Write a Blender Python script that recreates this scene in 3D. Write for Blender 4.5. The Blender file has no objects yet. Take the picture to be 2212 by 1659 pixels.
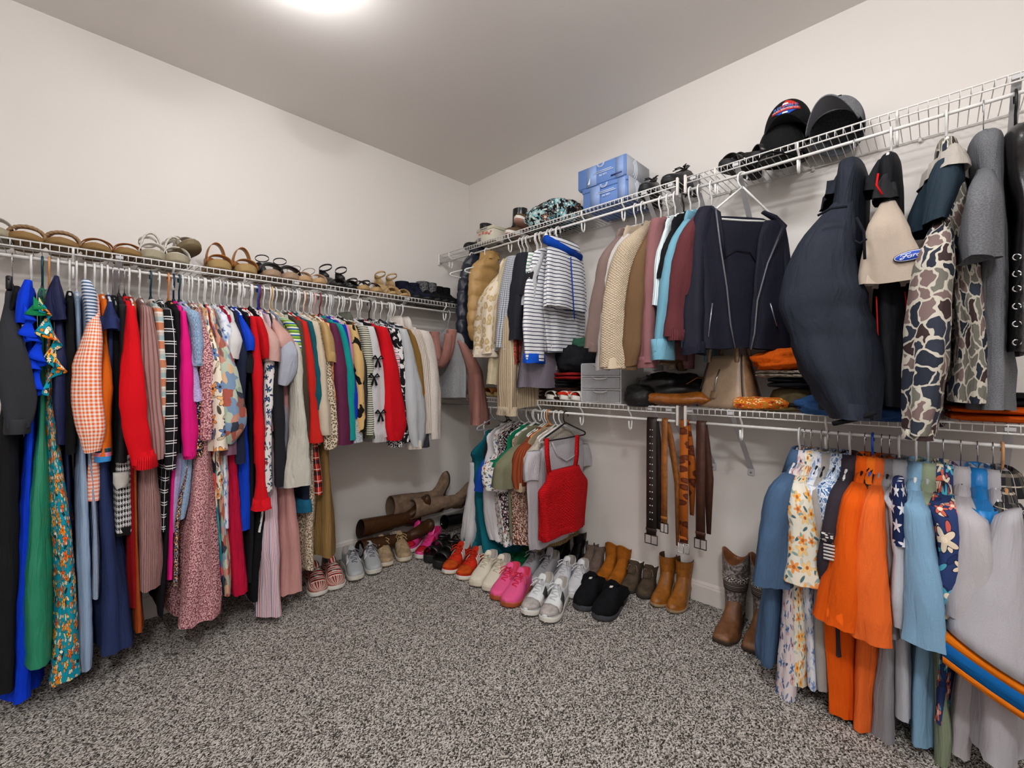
import bpy, math, random
from mathutils import Vector, Matrix, noise

sc = bpy.context.scene
col = sc.collection
rnd = random.Random(7)
PI = math.pi

# ------------------------------------------------------------------ camera
FPX, CX, HY, CAMZ = 944.0, 1106.0, 810.5, 1.183
ANG = math.radians(44.14)
CA, SA = math.cos(ANG), math.sin(ANG)
cam = bpy.data.cameras.new('camera')
cam.sensor_width = 36.0
cam.lens = FPX / 2212.0 * 36.0
cam.shift_y = -(829.5 - HY) / 2212.0
cam.clip_start = 0.02
cam_o = bpy.data.objects.new('camera', cam)
col.objects.link(cam_o)
cam_o.location = (0, 0, CAMZ)
cam_o.rotation_euler = (PI / 2, 0, ANG - PI / 2)
sc.camera = cam_o

# ------------------------------------------------------------------ world, exposure
wd = bpy.data.worlds.new('world')
sc.world = wd
wd.use_nodes = True
wd.node_tree.nodes['Background'].inputs[0].default_value = (0.5, 0.5, 0.5, 1)
wd.node_tree.nodes['Background'].inputs[1].default_value = 0.3
sc.view_settings.view_transform = 'Standard'
sc.view_settings.look = 'None'
sc.view_settings.gamma = 1.0
sc.view_settings.use_curve_mapping = False
sc.view_settings.exposure = -0.03
LAMP_POWER = (31, 68, 195)
LAMPS = ((0.606, 1.69), (0.95, 0.50), (-0.5, -0.62))  # last position is an added lamp, unseen, for fill

# ------------------------------------------------------------------ room numbers
XW, YW, HR = 2.334, 2.759, 2.743      # right wall plane x, left wall plane y, height
XB, YB = -1.25, -1.45                 # walls behind the camera
RODL = (YW - 0.29, 1.628)             # left rod: y, z
RODU = (XW - 0.29, 2.049)             # right upper rod: x, z
RODD = (XW - 0.29, 0.963)             # right lower rod: x, z
DECKL, DECKU, DECKD = 1.688, 2.105, 1.029

def ray(px, py):
    r, u = (px - CX) / FPX, (HY - py) / FPX
    return Vector((CA + SA * r, SA - CA * r, u))
def hit(px, py, axis, val):
    """point where the line of sight through a pixel meets the plane axis = val"""
    d = ray(px, py)
    i = 'XYZ'.index(axis)
    k = (val - (CAMZ if i == 2 else 0.0)) / d[i]
    return Vector((0, 0, CAMZ)) + d * k

# ------------------------------------------------------------------ objects
def tag(o, label=None, cat=None, group=None, kind=None):
    if label: o['label'] = label
    if cat: o['category'] = cat
    if group: o['group'] = group
    if kind: o['kind'] = kind
    return o
def empty(name, loc=(0, 0, 0), rz=0.0, label=None, cat=None, group=None):
    o = bpy.data.objects.new(name, None)
    o.empty_display_size = 0.05
    col.objects.link(o)
    o.location = loc
    o.rotation_euler = (0, 0, rz)
    return tag(o, label, cat, group)
def kids(o):
    return list(o.children)
def dup(root, loc, rot, label=None, group=None, scale=None):
    r = root.copy(); col.objects.link(r)
    r.location = loc; r.rotation_euler = rot
    if scale: r.scale = (scale,) * 3
    if label: r['label'] = label
    if group: r['group'] = group
    for ch in list(root.children):
        c = ch.copy(); col.objects.link(c); c.parent = r
        for g in list(ch.children):
            d = g.copy(); col.objects.link(d); d.parent = c
    return r

class MB:
    """collects geometry and links it as ONE mesh object"""
    def __init__(s):
        s.v, s.f, s.uv, s.mi = [], [], [], []
        s.cur = 0
    def quad(s, idx, uv):
        s.f.append(idx); s.uv.append(uv); s.mi.append(s.cur)
    def loft(s, rings, closed=True, cap0=False, cap1=False, uw=None):
        n = len(rings[0]); b = len(s.v)
        for r in rings: s.v.extend(r)
        per = 0.0
        for r in rings:
            p = sum(math.dist(r[j], r[(j + 1) % n]) for j in range(n if closed else n - 1))
            per = max(per, p)
        if uw: per = uw
        vv = [0.0]
        for i in range(1, len(rings)):
            c0 = [sum(p[k] for p in rings[i - 1]) / n for k in range(3)]
            c1 = [sum(p[k] for p in rings[i]) / n for k in range(3)]
            vv.append(vv[-1] + max(math.dist(c0, c1), 1e-4))
        m = n if closed else n - 1
        for i in range(len(rings) - 1):
            for j in range(m):
                j1 = (j + 1) % n
                u0, u1 = per * j / m, per * (j + 1) / m
                s.quad((b + i * n + j, b + i * n + j1, b + (i + 1) * n + j1, b + (i + 1) * n + j),
                       ((u0, -vv[i]), (u1, -vv[i]), (u1, -vv[i + 1]), (u0, -vv[i + 1])))
        for flag, i in ((cap0, 0), (cap1, len(rings) - 1)):
            if flag:
                idx = [b + i * n + j for j in range(n)]
                if i == 0: idx.reverse()
                s.quad(tuple(idx), tuple((s.v[k][0], s.v[k][1]) for k in idx))
        return b
    def tube(s, pts, r, n=8, cap=True, flat=1.0):
        """round bar along points; r is a number or one per point"""
        pts = [Vector(p) for p in pts]
        rr = r if isinstance(r, (list, tuple)) else [r] * len(pts)
        rings = []
        t0 = (pts[1] - pts[0]).normalized()
        ref = Vector((0, 0, 1)) if abs(t0.z) < 0.9 else Vector((1, 0, 0))
        a = t0.cross(ref).normalized()
        for i, p in enumerate(pts):
            t = (pts[min(i + 1, len(pts) - 1)] - pts[max(i - 1, 0)]).normalized()
            a = (a - t * a.dot(t))
            a = a.normalized() if a.length > 1e-6 else t.orthogonal().normalized()
            b = t.cross(a)
            rings.append([tuple(p + a * (math.cos(2 * PI * j / n) * rr[i]) + b * (math.sin(2 * PI * j / n) * rr[i] * flat)) for j in range(n)])
        s.loft(rings, True, cap, cap)
    def box(s, c, d, rot=None, bev=0.0):
        x, y, z = d[0] / 2, d[1] / 2, d[2] / 2
        M = rot or Matrix.Identity(3)
        c = Vector(c)
        e = min(bev, x * .9, y * .9, z * .9)
        if e <= 0:
            rings = [[(-x, -y, k), (x, -y, k), (x, y, k), (-x, y, k)] for k in (-z, z)]
        else:
            def rg(ax, ay, k):
                return [(-ax + e, -ay, k), (ax - e, -ay, k), (ax, -ay + e, k), (ax, ay - e, k), (ax - e, ay, k), (-ax + e, ay, k), (-ax, ay - e, k), (-ax, -ay + e, k)]
            rings = [rg(x - e * .6, y - e * .6, -z), rg(x, y, -z + e), rg(x, y, z - e), rg(x - e * .6, y - e * .6, z)]
        rings = [[tuple(c + M @ Vector(p)) for p in r] for r in rings]
        s.loft(rings, True, True, True)
    def build(s, name, mats, parent=None, smooth=True, bevel=None, solid=None, subd=0):
        me = bpy.data.meshes.new(name)
        me.from_pydata([tuple(p) for p in s.v], [], s.f)
        uvl = me.uv_layers.new(name='UVMap')
        flat = []
        for u in s.uv:
            for p in u: flat.extend(p)
        uvl.data.foreach_set('uv', flat)
        if not isinstance(mats, (list, tuple)): mats = [mats]
        for m in mats: me.materials.append(m)
        me.polygons.foreach_set('material_index', s.mi)
        if smooth: me.polygons.foreach_set('use_smooth', [True] * len(me.polygons))
        me.update()
        o = bpy.data.objects.new(name, me)
        col.objects.link(o)
        if parent is not None: o.parent = parent
        if bevel:
            mo = o.modifiers.new('bevel', 'BEVEL'); mo.width = bevel; mo.segments = 2; mo.limit_method = 'ANGLE'
        if solid:
            mo = o.modifiers.new('solid', 'SOLIDIFY'); mo.thickness = solid; mo.offset = 0
        if subd:
            mo = o.modifiers.new('subd', 'SUBSURF'); mo.levels = subd; mo.render_levels = subd
        return o

def lerp(a, b, t): return a + (b - a) * t
def smooth01(t):
    t = max(0.0, min(1.0, t)); return t * t * (3 - 2 * t)
def interp(tab, x):
    if x <= tab[0][0]: return tab[0][1]
    for (x0, y0), (x1, y1) in zip(tab, tab[1:]):
        if x <= x1: return lerp(y0, y1, (x - x0) / (x1 - x0) if x1 > x0 else 0)
    return tab[-1][1]
def nz(x, y, z): return noise.noise(Vector((x, y, z)))
# ------------------------------------------------------------------ materials
def lin(h):
    if not isinstance(h, str): return tuple(h)
    h = h.lstrip('#')
    c = [int(h[i:i + 2], 16) / 255 for i in (0, 2, 4)]
    return tuple(x / 12.92 if x <= .04045 else ((x + .055) / 1.055) ** 2.4 for x in c) + (1.0,)
class G:
    def __init__(s, name, rough=.85, spec=.25):
        s.m = bpy.data.materials.new(name); s.m.use_nodes = True
        s.t = s.m.node_tree; s.b = s.t.nodes['Principled BSDF']
        s.b.inputs['Roughness'].default_value = rough
        s.b.inputs['Specular IOR Level'].default_value = spec
        s._uv = None
    def put(s, sock, v):
        if isinstance(v, bpy.types.NodeSocket): s.t.links.new(v, sock)
        elif isinstance(v, str): sock.default_value = lin(v)
        else: sock.default_value = v
    def nd(s, t, ins=None, **props):
        n = s.t.nodes.new('ShaderNode' + t)
        for k, v in props.items(): setattr(n, k, v)
        for k, v in (ins or {}).items(): s.put(n.inputs[k], v)
        return n
    def ma(s, op, a, b=None, c=None):
        n = s.t.nodes.new('ShaderNodeMath'); n.operation = op
        for i, x in enumerate((a, b, c)):
            if x is not None: s.put(n.inputs[i], x)
        return n.outputs[0]
    def mix(s, f, a, b, blend='MIX'):
        n = s.t.nodes.new('ShaderNodeMix'); n.data_type = 'RGBA'; n.blend_type = blend
        s.put(n.inputs[0], f); s.put(n.inputs[6], a); s.put(n.inputs[7], b)
        return n.outputs[2]
    def co(s, kind='UV'):
        if s._uv is None: s._uv = s.nd('TexCoord')
        return s._uv.outputs[kind]
    def xy(s, kind='UV'):
        n = s.nd('SeparateXYZ', {0: s.co(kind)})
        return n.outputs
    def map(s, vec, scale=(1, 1, 1), loc=(0, 0, 0), rot=(0, 0, 0)):
        return s.nd('Mapping', {0: vec, 'Scale': scale, 'Location': loc, 'Rotation': rot}).outputs[0]
    def noise(s, vec, scale, detail=2, rough=.5, dist=0.0):
        return s.nd('TexNoise', {'Vector': vec, 'Scale': scale, 'Detail': detail, 'Roughness': rough, 'Distortion': dist}).outputs
    def vor(s, vec, scale, feature='F1', rand=1.0, dim='2D'):
        return s.nd('TexVoronoi', {'Vector': vec, 'Scale': scale, 'Randomness': rand}, feature=feature, voronoi_dimensions=dim).outputs
    def lt(s, a, b): return s.ma('LESS_THAN', a, b)
    def fr(s, x, per, off=0.0): return s.ma('FRACT', s.ma('MULTIPLY_ADD', x, 1.0 / per, off))
    def ramp(s, f, cols, const=True):
        n = s.t.nodes.new('ShaderNodeValToRGB'); s.put(n.inputs[0], f)
        r = n.color_ramp; r.interpolation = 'CONSTANT' if const else 'LINEAR'
        k = len(cols)
        pos = [(i / k if const else i / max(1, k - 1)) for i in range(k)]
        cols = [c if isinstance(c, tuple) and isinstance(c[0], float) and len(c) == 2 else (None, c) for c in cols]
        r.elements[0].position = cols[0][0] if cols[0][0] is not None else pos[0]; r.elements[0].color = lin(cols[0][1])
        r.elements[1].position = cols[1][0] if cols[1][0] is not None else pos[1]; r.elements[1].color = lin(cols[1][1])
        for i in range(2, k):
            e = r.elements.new(cols[i][0] if cols[i][0] is not None else pos[i]); e.color = lin(cols[i][1])
        return n.outputs[0]
    def bump(s, h, strength=.4, dist=.003, prev=None):
        n = s.nd('Bump', {'Height': h, 'Strength': strength, 'Distance': dist})
        if prev is not None: s.put(n.inputs['Normal'], prev)
        return n.outputs[0]
    def done(s, colr, normal=None):
        s.put(s.b.inputs['Base Color'], colr)
        if normal is not None: s.put(s.b.inputs['Normal'], normal)
        return s.m

_mc = {}
def flower_layer(g, bg, cols, scale, size=.42, centre='#e8b84a', leaf=None, outline=None, off=(0, 0, 0), petals=5):
    uv = g.map(g.co(), (1, 1, 0), off)
    v = g.vor(uv, scale, rand=.75)
    d = g.nd('VectorMath', {0: uv, 1: v['Position']}, operation='SUBTRACT').outputs[0]
    d = g.nd('VectorMath', {0: d, 'Scale': scale}, operation='SCALE').outputs[0]
    sp = g.nd('SeparateXYZ', {0: d}).outputs
    r = g.nd('VectorMath', {0: d}, operation='LENGTH').outputs['Value']
    cs = g.nd('SeparateColor', {0: v['Color']}).outputs
    ang = g.ma('ADD', g.ma('ARCTAN2', sp[1], sp[0]), g.ma('MULTIPLY', cs[0], 6.28))
    pr = g.ma('MULTIPLY', g.ma('MULTIPLY_ADD', g.ma('COSINE', g.ma('MULTIPLY', ang, float(petals))), .3, .7),
              g.ma('MULTIPLY_ADD', cs[2], size * .5, size * .6))
    out = bg
    if leaf:
        uv2 = g.map(g.co(), (1, 1, 0), (off[0] + .137, off[1] + .071, 0))
        v2 = g.vor(uv2, scale * 1.5, rand=.9)
        d2 = g.nd('VectorMath', {0: uv2, 1: v2['Position']}, operation='SUBTRACT').outputs[0]
        d2 = g.nd('VectorMath', {0: d2, 'Scale': scale * 1.5}, operation='SCALE').outputs[0]
        c2 = g.nd('SeparateColor', {0: v2['Color']}).outputs
        d2 = g.nd('VectorRotate', {'Vector': d2, 'Angle': g.ma('MULTIPLY', c2[0], 6.28)}, rotation_type='Z_AXIS').outputs[0]
        d2 = g.nd('VectorMath', {0: d2, 1: (1.0, 2.6, 1.0)}, operation='MULTIPLY').outputs[0]
        r2 = g.nd('VectorMath', {0: d2}, operation='LENGTH').outputs['Value']
        if outline: out = g.mix(g.lt(r2, .44), out, outline)
        out = g.mix(g.lt(r2, .36), out, g.ramp(c2[1], leaf) if isinstance(leaf, (list, tuple)) else leaf)
    if outline: out = g.mix(g.lt(r, g.ma('ADD', pr, .055)), out, outline)
    out = g.mix(g.lt(r, pr), out, g.ramp(cs[1], cols) if len(cols) > 1 else cols[0])
    out = g.mix(g.lt(r, size * .24), out, centre)
    return out

def fab(kind, *a, **k):
    """cloth materials; all lengths in metres along the cloth (UV)"""
    key = (kind, repr(a), repr(sorted(k.items())))
    if key in _mc: return _mc[key]
    g = G('cloth_' + kind, k.get('rough', .88), k.get('spec', .15))
    uv = g.co()
    u, v, _ = g.xy()
    nrm = None
    # soft wrinkles that every cloth has
    wr = k.get('wrinkle', .35)
    if wr > 0:
        h = g.noise(g.map(uv, (22, 7, 1)), 1.0, 2, .55, .6)['Fac']
        nrm = g.bump(h, min(1, wr * 1.2), .013)
        h = g.noise(g.map(uv, (34, 13, 1), (0, 0, 0), (0, 0, .35)), 1.0, 3, .6, 1.2)['Fac']
        nrm = g.bump(g.ma('ABSOLUTE', g.ma('SUBTRACT', h, .5)), min(1, wr * .75), .009, nrm)
    if kind == 'solid':
        c = a[0]
        h = g.noise(g.map(uv, (1, 1, 1)), 420, 1)['Fac']
        c = g.mix(g.ma('MULTIPLY', h, .28), c, k.get('c2', '#000000'))
        nrm = g.bump(h, .25, .001, nrm)
    elif kind == 'heather':
        h = g.noise(g.map(uv, (1, 2.5, 1)), 150, 2)['Fac']
        c = g.ramp(h, [(.38, a[0]), (.62, a[1])], False)
    elif kind == 'knit':
        p = k.get('p', .007)
        h = g.ma('SINE', g.ma('MULTIPLY', u, 6.283 / p))
        h2 = g.ma('ABSOLUTE', g.ma('SINE', g.ma('ADD', g.ma('MULTIPLY', v, 3.14 / p), g.ma('MULTIPLY', h, .8))))
        hh = g.ma('MULTIPLY_ADD', h, .4, g.ma('MULTIPLY', h2, .6))
        c = g.mix(g.ma('MULTIPLY_ADD', hh, -.18, .2), a[0], k.get('dark', '#000000'))
        nrm = g.bump(hh, .6, .003, nrm)
    elif kind == 'rib':
        p = k.get('p', .012)
        h = g.ma('ABSOLUTE', g.ma('SINE', g.ma('MULTIPLY', u, 3.14159 / p)))
        h = g.ma('POWER', h, .5)
        c = g.mix(g.ma('SUBTRACT', 1.0, h), a[0], k.get('dark', g.mix(.55, a[0], '#000000')))
        nrm = g.bump(h, .8, .004, nrm)
    elif kind == 'denim':
        h = g.noise(g.map(uv, (1, .35, 1)), 300, 2)['Fac']
        b = g.noise(uv, 9, 3)['Fac']
        c = g.mix(g.ramp(h, [(.4, '#000000'), (.65, '#ffffff')], False), a[0], g.mix(.35, a[0], '#ffffff'))
        c = g.mix(g.ramp(b, [(.4, '#000000'), (.8, '#555555')], False), c, '#d5dde6')
    elif kind == 'stripe':       # c1 ground, c2 line, period, duty, axis, 
        x = v if k.get('ax', 'v') == 'v' else u
        if k.get('ax') == 'd': x = g.ma('ADD', u, v)
        w = g.noise(uv, 5, 1)['Fac']
        x = g.ma('MULTIPLY_ADD', w, .006, x)
        c = g.mix(g.lt(g.fr(x, a[2]), a[3]), a[0], a[1])
    elif kind == 'multi':        # list of colours across one period
        x = v if k.get('ax', 'u') == 'v' else u
        c = g.ramp(g.fr(x, a[1]), list(a[0]))
    elif kind == 'gingham':
        fu, fv = g.lt(g.fr(u, a[2]), .5), g.lt(g.fr(v, a[2]), .5)
        c = g.mix(g.ma('MULTIPLY', g.ma('ADD', fu, fv), .5), a[1], a[0])
    elif kind == 'plaid':        # ground, [(colour, period, width, axis, offset, alpha)]
        c = a[0]
        for (cc, per, wd_, ax, off, al) in a[1]:
            x = u if ax == 'u' else v
            c = g.mix(g.ma('MULTIPLY', g.lt(g.fr(x, per, off), wd_ / per), al), c, cc)
    elif kind == 'hound':
        p = a[2]
        ax_, bx = g.lt(g.fr(u, p), .5), g.lt(g.fr(v, p), .5)
        tw = g.lt(g.fr(g.ma('ADD', u, v), p * .5), .5)
        both = g.ma('MULTIPLY', ax_, bx)
        one = g.ma('ABSOLUTE', g.ma('SUBTRACT', ax_, bx))
        c = g.mix(g.ma('ADD', both, g.ma('MULTIPLY', one, tw)), a[1], a[0])
    elif kind == 'floral':
        c = flower_layer(g, *a, **{q: w for q, w in k.items() if q in ('size', 'centre', 'leaf', 'outline', 'off', 'petals')})
        if k.get('second'):
            b = k['second']
            c = flower_layer(g, c, b[0], b[1], .3, b[2], None, k.get('outline'), (.31, .17, 0), 6)
    elif kind == 'leopard':      # ground, spot, middle, scale
        w = g.noise(uv, a[3] * 1.3, 2)['Color']
        uv2 = g.nd('VectorMath', {0: uv, 1: g.nd('VectorMath', {0: w, 'Scale': .55 / a[3]}, operation='SCALE').outputs[0]}, operation='ADD').outputs[0]
        vo = g.vor(uv2, a[3])
        d = vo['Distance']
        cs = g.nd('SeparateColor', {0: vo['Color']}).outputs
        rr = g.ma('MULTIPLY_ADD', cs[0], .16, .28)
        c = g.mix(g.lt(d, rr), a[0], a[1])
        c = g.mix(g.lt(d, g.ma('MULTIPLY', rr, .5)), c, a[2])
    elif kind == 'spots':
        vo = g.vor(g.map(uv, k.get('st', (1, 1, 0))), a[2])
        cs = g.nd('SeparateColor', {0: vo['Color']}).outputs
        c = g.mix(g.lt(vo['Distance'], g.ma('MULTIPLY_ADD', cs[0], .2, k.get('r', .2))), a[0], g.ramp(cs[1], a[1]) if isinstance(a[1], (list, tuple)) else a[1])
    elif kind == 'cow':
        h = g.noise(uv, a[2], 1.5, .5, .8)['Fac']
        c = g.mix(g.ma('GREATER_THAN', h, k.get('th', .55)), a[0], a[1])
    elif kind == 'cells':
        w = g.noise(uv, a[1] * .9, 2)['Color']
        uv2 = g.nd('VectorMath', {0: uv, 1: g.nd('VectorMath', {0: w, 'Scale': k.get('warp', .7) / a[1]}, operation='SCALE').outputs[0]}, operation='ADD').outputs[0]
        vo = g.vor(uv2, a[1])
        cs = g.nd('SeparateColor', {0: vo['Color']}).outputs
        c = g.ramp(cs[0], list(a[0]))
        if k.get('line'):
            e = g.vor(uv2, a[1], 'DISTANCE_TO_EDGE')['Distance']
            c = g.mix(g.lt(e, k.get('lw', .07)), c, k['line'])
    elif kind == 'quilt':
        p = a[1]
        f1 = g.ma('ABSOLUTE', g.ma('SUBTRACT', g.fr(g.ma('MULTIPLY_ADD', v, 1.5, u), p), .5))
        f2 = g.ma('ABSOLUTE', g.ma('SUBTRACT', g.fr(g.ma('MULTIPLY_ADD', v, -1.5, u), p), .5))
        h = g.ma('MINIMUM', f1, f2)
        h = g.ma('POWER', g.ma('MULTIPLY', h, 2.0), .5)
        c = g.mix(g.ramp(h, [(.0, '#999999'), (.35, '#000000')], False), a[0], '#4a4034')
        nrm = g.bump(h, .8, .006, nrm)
    elif kind == 'stars':
        p = a[2]
        row = g.ma('FLOOR', g.ma('DIVIDE', v, p))
        uo = g.ma('ADD', g.ma('DIVIDE', u, p), g.ma('MULTIPLY', g.ma('MODULO', row, 2.0), .5))
        x = g.ma('SUBTRACT', g.ma('FRACT', uo), .5); y = g.ma('SUBTRACT', g.ma('FRACT', g.ma('DIVIDE', v, p)), .5)
        r = g.ma('SQRT', g.ma('ADD', g.ma('MULTIPLY', x, x), g.ma('MULTIPLY', y, y)))
        an = g.ma('FRACT', g.ma('ADD', g.ma('MULTIPLY', g.ma('ARCTAN2', x, y), 5 / 6.28318), 5.5))
        tri = g.ma('ABSOLUTE', g.ma('SUBTRACT', g.ma('MULTIPLY', an, 2.0), 1.0))
        lim = g.ma('MULTIPLY_ADD', g.ma('POWER', g.ma('SUBTRACT', 1.0, tri), 1.5), .27, .155)
        c = g.mix(g.lt(r, lim), a[0], a[1])
    elif kind == 'crochet':
        p = .0085
        row = g.ma('FLOOR', g.ma('DIVIDE', v, p))
        uu = g.ma('ADD', u, g.ma('MULTIPLY', g.ma('MODULO', row, 2.0), p * .7))
        x = g.ma('SUBTRACT', g.fr(uu, p * 1.4), .5); y = g.ma('SUBTRACT', g.fr(v, p), .5)
        r = g.ma('SQRT', g.ma('ADD', g.ma('MULTIPLY', x, x), g.ma('MULTIPLY', y, y)))
        c = g.mix(g.ramp(r, [(.16, '#ffffff'), (.3, '#000000')], False), a[0], a[1])
        nrm = g.bump(r, 1.0, .004, nrm)
    elif kind == 'sparkle':
        vo = g.vor(uv, 260)
        cs = g.nd('SeparateColor', {0: vo['Color']}).outputs
        c = g.mix(g.ma('POWER', cs[0], 2.0), a[0], a[1])
    # faint overall tone change of worn cloth
    return _mc.setdefault(key, g.done(c, nrm))

def plain(name, c, rough=.5, spec=.4, metal=0.0, bump=None, trans=0.0, coat=0.0):
    key = ('plain', name, c, rough, metal, repr(bump), trans)
    if key in _mc: return _mc[key]
    g = G(name, rough, spec)
    g.b.inputs['Metallic'].default_value = metal
    g.b.inputs['Coat Weight'].default_value = coat
    if trans: g.b.inputs['Transmission Weight'].default_value = trans
    n = None; cc = c
    if bump:
        h = g.noise(g.co('Object'), bump[0], 3)['Fac']
        n = g.bump(h, bump[1], bump[2])
        cc = g.mix(g.ma('MULTIPLY', h, .3), c, g.mix(.5, c, '#000000'))
    else:
        h = g.noise(g.co('Object'), 30, 2)['Fac']
        cc = g.mix(g.ma('MULTIPLY', h, .06), c, '#000000')
    return _mc.setdefault(key, g.done(cc, n))
def leather(c, rough=.45, dark=.45):
    key = ('leather', c, rough, dark)
    if key in _mc: return _mc[key]
    g = G('leather', rough, .4)
    h = g.noise(g.co('Object'), 38, 4, .6)['Fac']
    h2 = g.vor(g.co('Object'), 300, dim='3D')['Distance']
    cc = g.mix(g.ramp(h, [(.35, '#ffffff'), (.7, '#000000')], False), c, g.mix(dark, c, '#1a0d05'))
    n = g.bump(h2, .15, .001, g.bump(h, .35, .006))
    return _mc.setdefault(key, g.done(cc, n))
def suede(c):
    key = ('suede', c)
    if key in _mc: return _mc[key]
    g = G('suede', .95, .1)
    h = g.noise(g.co('Object'), 26, 4, .65, .5)['Fac']
    f = g.noise(g.co('Object'), 600, 2)['Fac']
    cc = g.mix(g.ramp(h, [(.35, '#ffffff'), (.68, '#000000')], False), c, g.mix(.4, c, '#000000'))
    return _mc.setdefault(key, g.done(cc, g.bump(f, .4, .001, g.bump(h, .3, .006))))

def wall_paint():
    g = G('wall_paint', .5, .3)
    n = g.noise(g.co('Object'), 160, 3)['Fac']
    b = g.noise(g.co('Object'), 1.3, 2)['Fac']
    c = g.mix(g.ma('MULTIPLY', b, .08), '#dad5d0', '#cbc5bf')
    return g.done(c, g.bump(n, .12, .001))
def ceiling_paint():
    g = G('ceiling_paint', .6, .2)
    n = g.noise(g.co('Object'), 120, 3)['Fac']
    return g.done(g.mix(g.ma('MULTIPLY', n, .05), '#eae6e2', '#d8d3ce'), g.bump(n, .15, .001))
def carpet():
    g = G('carpet', .97, .05)
    co = g.co('Object')
    v = g.vor(g.map(co, (1, 1, 1)), 250)
    cs = g.nd('SeparateColor', {0: v['Color']}).outputs
    n1 = g.noise(co, 170, 2, .6)['Fac']
    n3 = g.noise(co, 4.0, 3, .6)['Fac']
    f = g.ma('MULTIPLY_ADD', cs[0], .55, g.ma('MULTIPLY', n1, .5))
    c = g.ramp(f, [(.25, '#211f1d'), (.40, '#6e6760'), (.53, '#b5aea6'), (.69, '#f4eee7')], False)
    c = g.mix(g.ramp(n3, [(.35, '#000000'), (.75, '#3a3a3a')], False), c, '#a29a92')
    hgt = g.ma('ADD', v['Distance'], g.ma('MULTIPLY', n1, .8))
    return g.done(c, g.bump(hgt, 1.0, .006))
# ------------------------------------------------------------------ the room
M_WALL, M_CEIL, M_CARP = wall_paint(), ceiling_paint(), carpet()
M_TRIM = plain('white_trim', '#dcd6d0', .35, .4)
M_WIRE = plain('white_coated_wire', '#dedcd9', .38, .45)
M_STEEL = plain('painted_steel', '#b9b9bb', .4, .5)
M_CHROME = plain('chrome', '#c8c8cc', .2, .5, 1.0)
M_BLACKP = plain('black_plastic', '#141416', .4, .4)

def slab(name, x0, x1, y0, y1, z0, z1, mat, kind='structure'):
    m = MB(); m.box(((x0 + x1) / 2, (y0 + y1) / 2, (z0 + z1) / 2), (x1 - x0, y1 - y0, z1 - z0))
    return tag(m.build(name, mat, None, False), kind=kind)
T = 0.1
slab('floor', XB - T, XW + T, YB - T, YW + T, -T, 0, M_CARP)
slab('ceiling', XB - T, XW + T, YB - T, YW + T, HR, HR + T, M_CEIL)
slab('wall_left', XB - T, XW + T, YW, YW + T, 0, HR, M_WALL)
slab('wall_right', XW, XW + T, YB - T, YW, 0, HR, M_WALL)
slab('wall_near', XB - T, XB, YB - T, YW, 0, HR, M_WALL)
slab('wall_back', XB, XW, YB - T, YB, 0, HR, M_WALL)
def baseboard(name, p0, p1, nrm):
    p0, p1, nrm = Vector(p0), Vector(p1), Vector(nrm)
    prof = [(0.0005, 0), (.014, 0), (.014, .082), (.011, .089), (.011, .094), (.006, .103), (.0005, .106)]
    rings = [[tuple(p + nrm * a + Vector((0, 0, z))) for a, z in prof] for p in (p0, p1)]
    m = MB(); m.loft(rings, True, True, True)
    return tag(m.build(name, M_TRIM, None, False), kind='structure')
baseboard('baseboard_left', (XB, YW, 0), (XW, YW, 0), (0, -1, 0))
baseboard('baseboard_right', (XW, YB, 0), (XW, YW - .014, 0), (-1, 0, 0))
baseboard('baseboard_near', (XB, YB, 0), (XB, YW - .014, 0), (1, 0, 0))
baseboard('baseboard_back', (XB + .014, YB, 0), (XW - .014, YB, 0), (0, 1, 0))

def ceiling_lamp(x, y, power, label):
    r = empty('ceiling_light', (x, y, HR), 0, label, 'light', 'flush ceiling lights')
    m = MB()
    rings = []
    for rr, z in ((.165, 0), (.168, -.008), (.160, -.022), (.15, -.024)):
        rings.append([(rr * math.cos(a * PI / 24), rr * math.sin(a * PI / 24), z) for a in range(48)])
    m.loft(rings, True, False, True)
    m.build('metal_pan', M_STEEL, r)
    g = G('lit_glass', .3)
    g.b.inputs['Base Color'].default_value = (1, .97, .93, 1)
    g.b.inputs['Emission Color'].default_value = (1.0, .995, 1.0, 1)
    g.b.inputs['Emission Strength'].default_value = power
    m = MB(); rings = []
    for i in range(13):
        a = i / 12 * PI / 2
        rr = .148 * math.cos(a) + .0006; z = -.0245 - .115 * math.sin(a)
        rings.append([(rr * math.cos(k * PI / 20), rr * math.sin(k * PI / 20), z) for k in range(40)])
    m.loft(rings, True, False, True)
    m.build('glass_shade', g.m, r)
    return r
ceiling_lamp(*LAMPS[0], LAMP_POWER[0], 'lit frosted dome ceiling light at the top edge of the photo')
ceiling_lamp(*LAMPS[1], LAMP_POWER[1], 'second lit dome ceiling light, nearer the camera and above the view')
ceiling_lamp(*LAMPS[2], LAMP_POWER[2], 'unseen dome light added behind the camera to fill the walls')  # added fill lamp out of view, lights both walls evenly

# ------------------------------------------------------------------ frames along the walls
# local axes of everything that hangs: x = out of the wall, y = along the wall to the photo's right, z = up
FR = {'L': (-PI / 2, 'Y', YW), 'U': (PI, 'X', XW), 'D': (PI, 'X', XW)}
def along(side, px, d):
    """coordinate along the wall of a pixel column, on the vertical plane d out from the wall"""
    ax, wv = FR[side][1], FR[side][2]
    p = hit(px, 800, ax, wv - d)
    return p.x if side == 'L' else p.y
def wpt(side, t, d, z):
    return Vector((t, YW - d, z)) if side == 'L' else Vector((XW - d, t, z))

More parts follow.
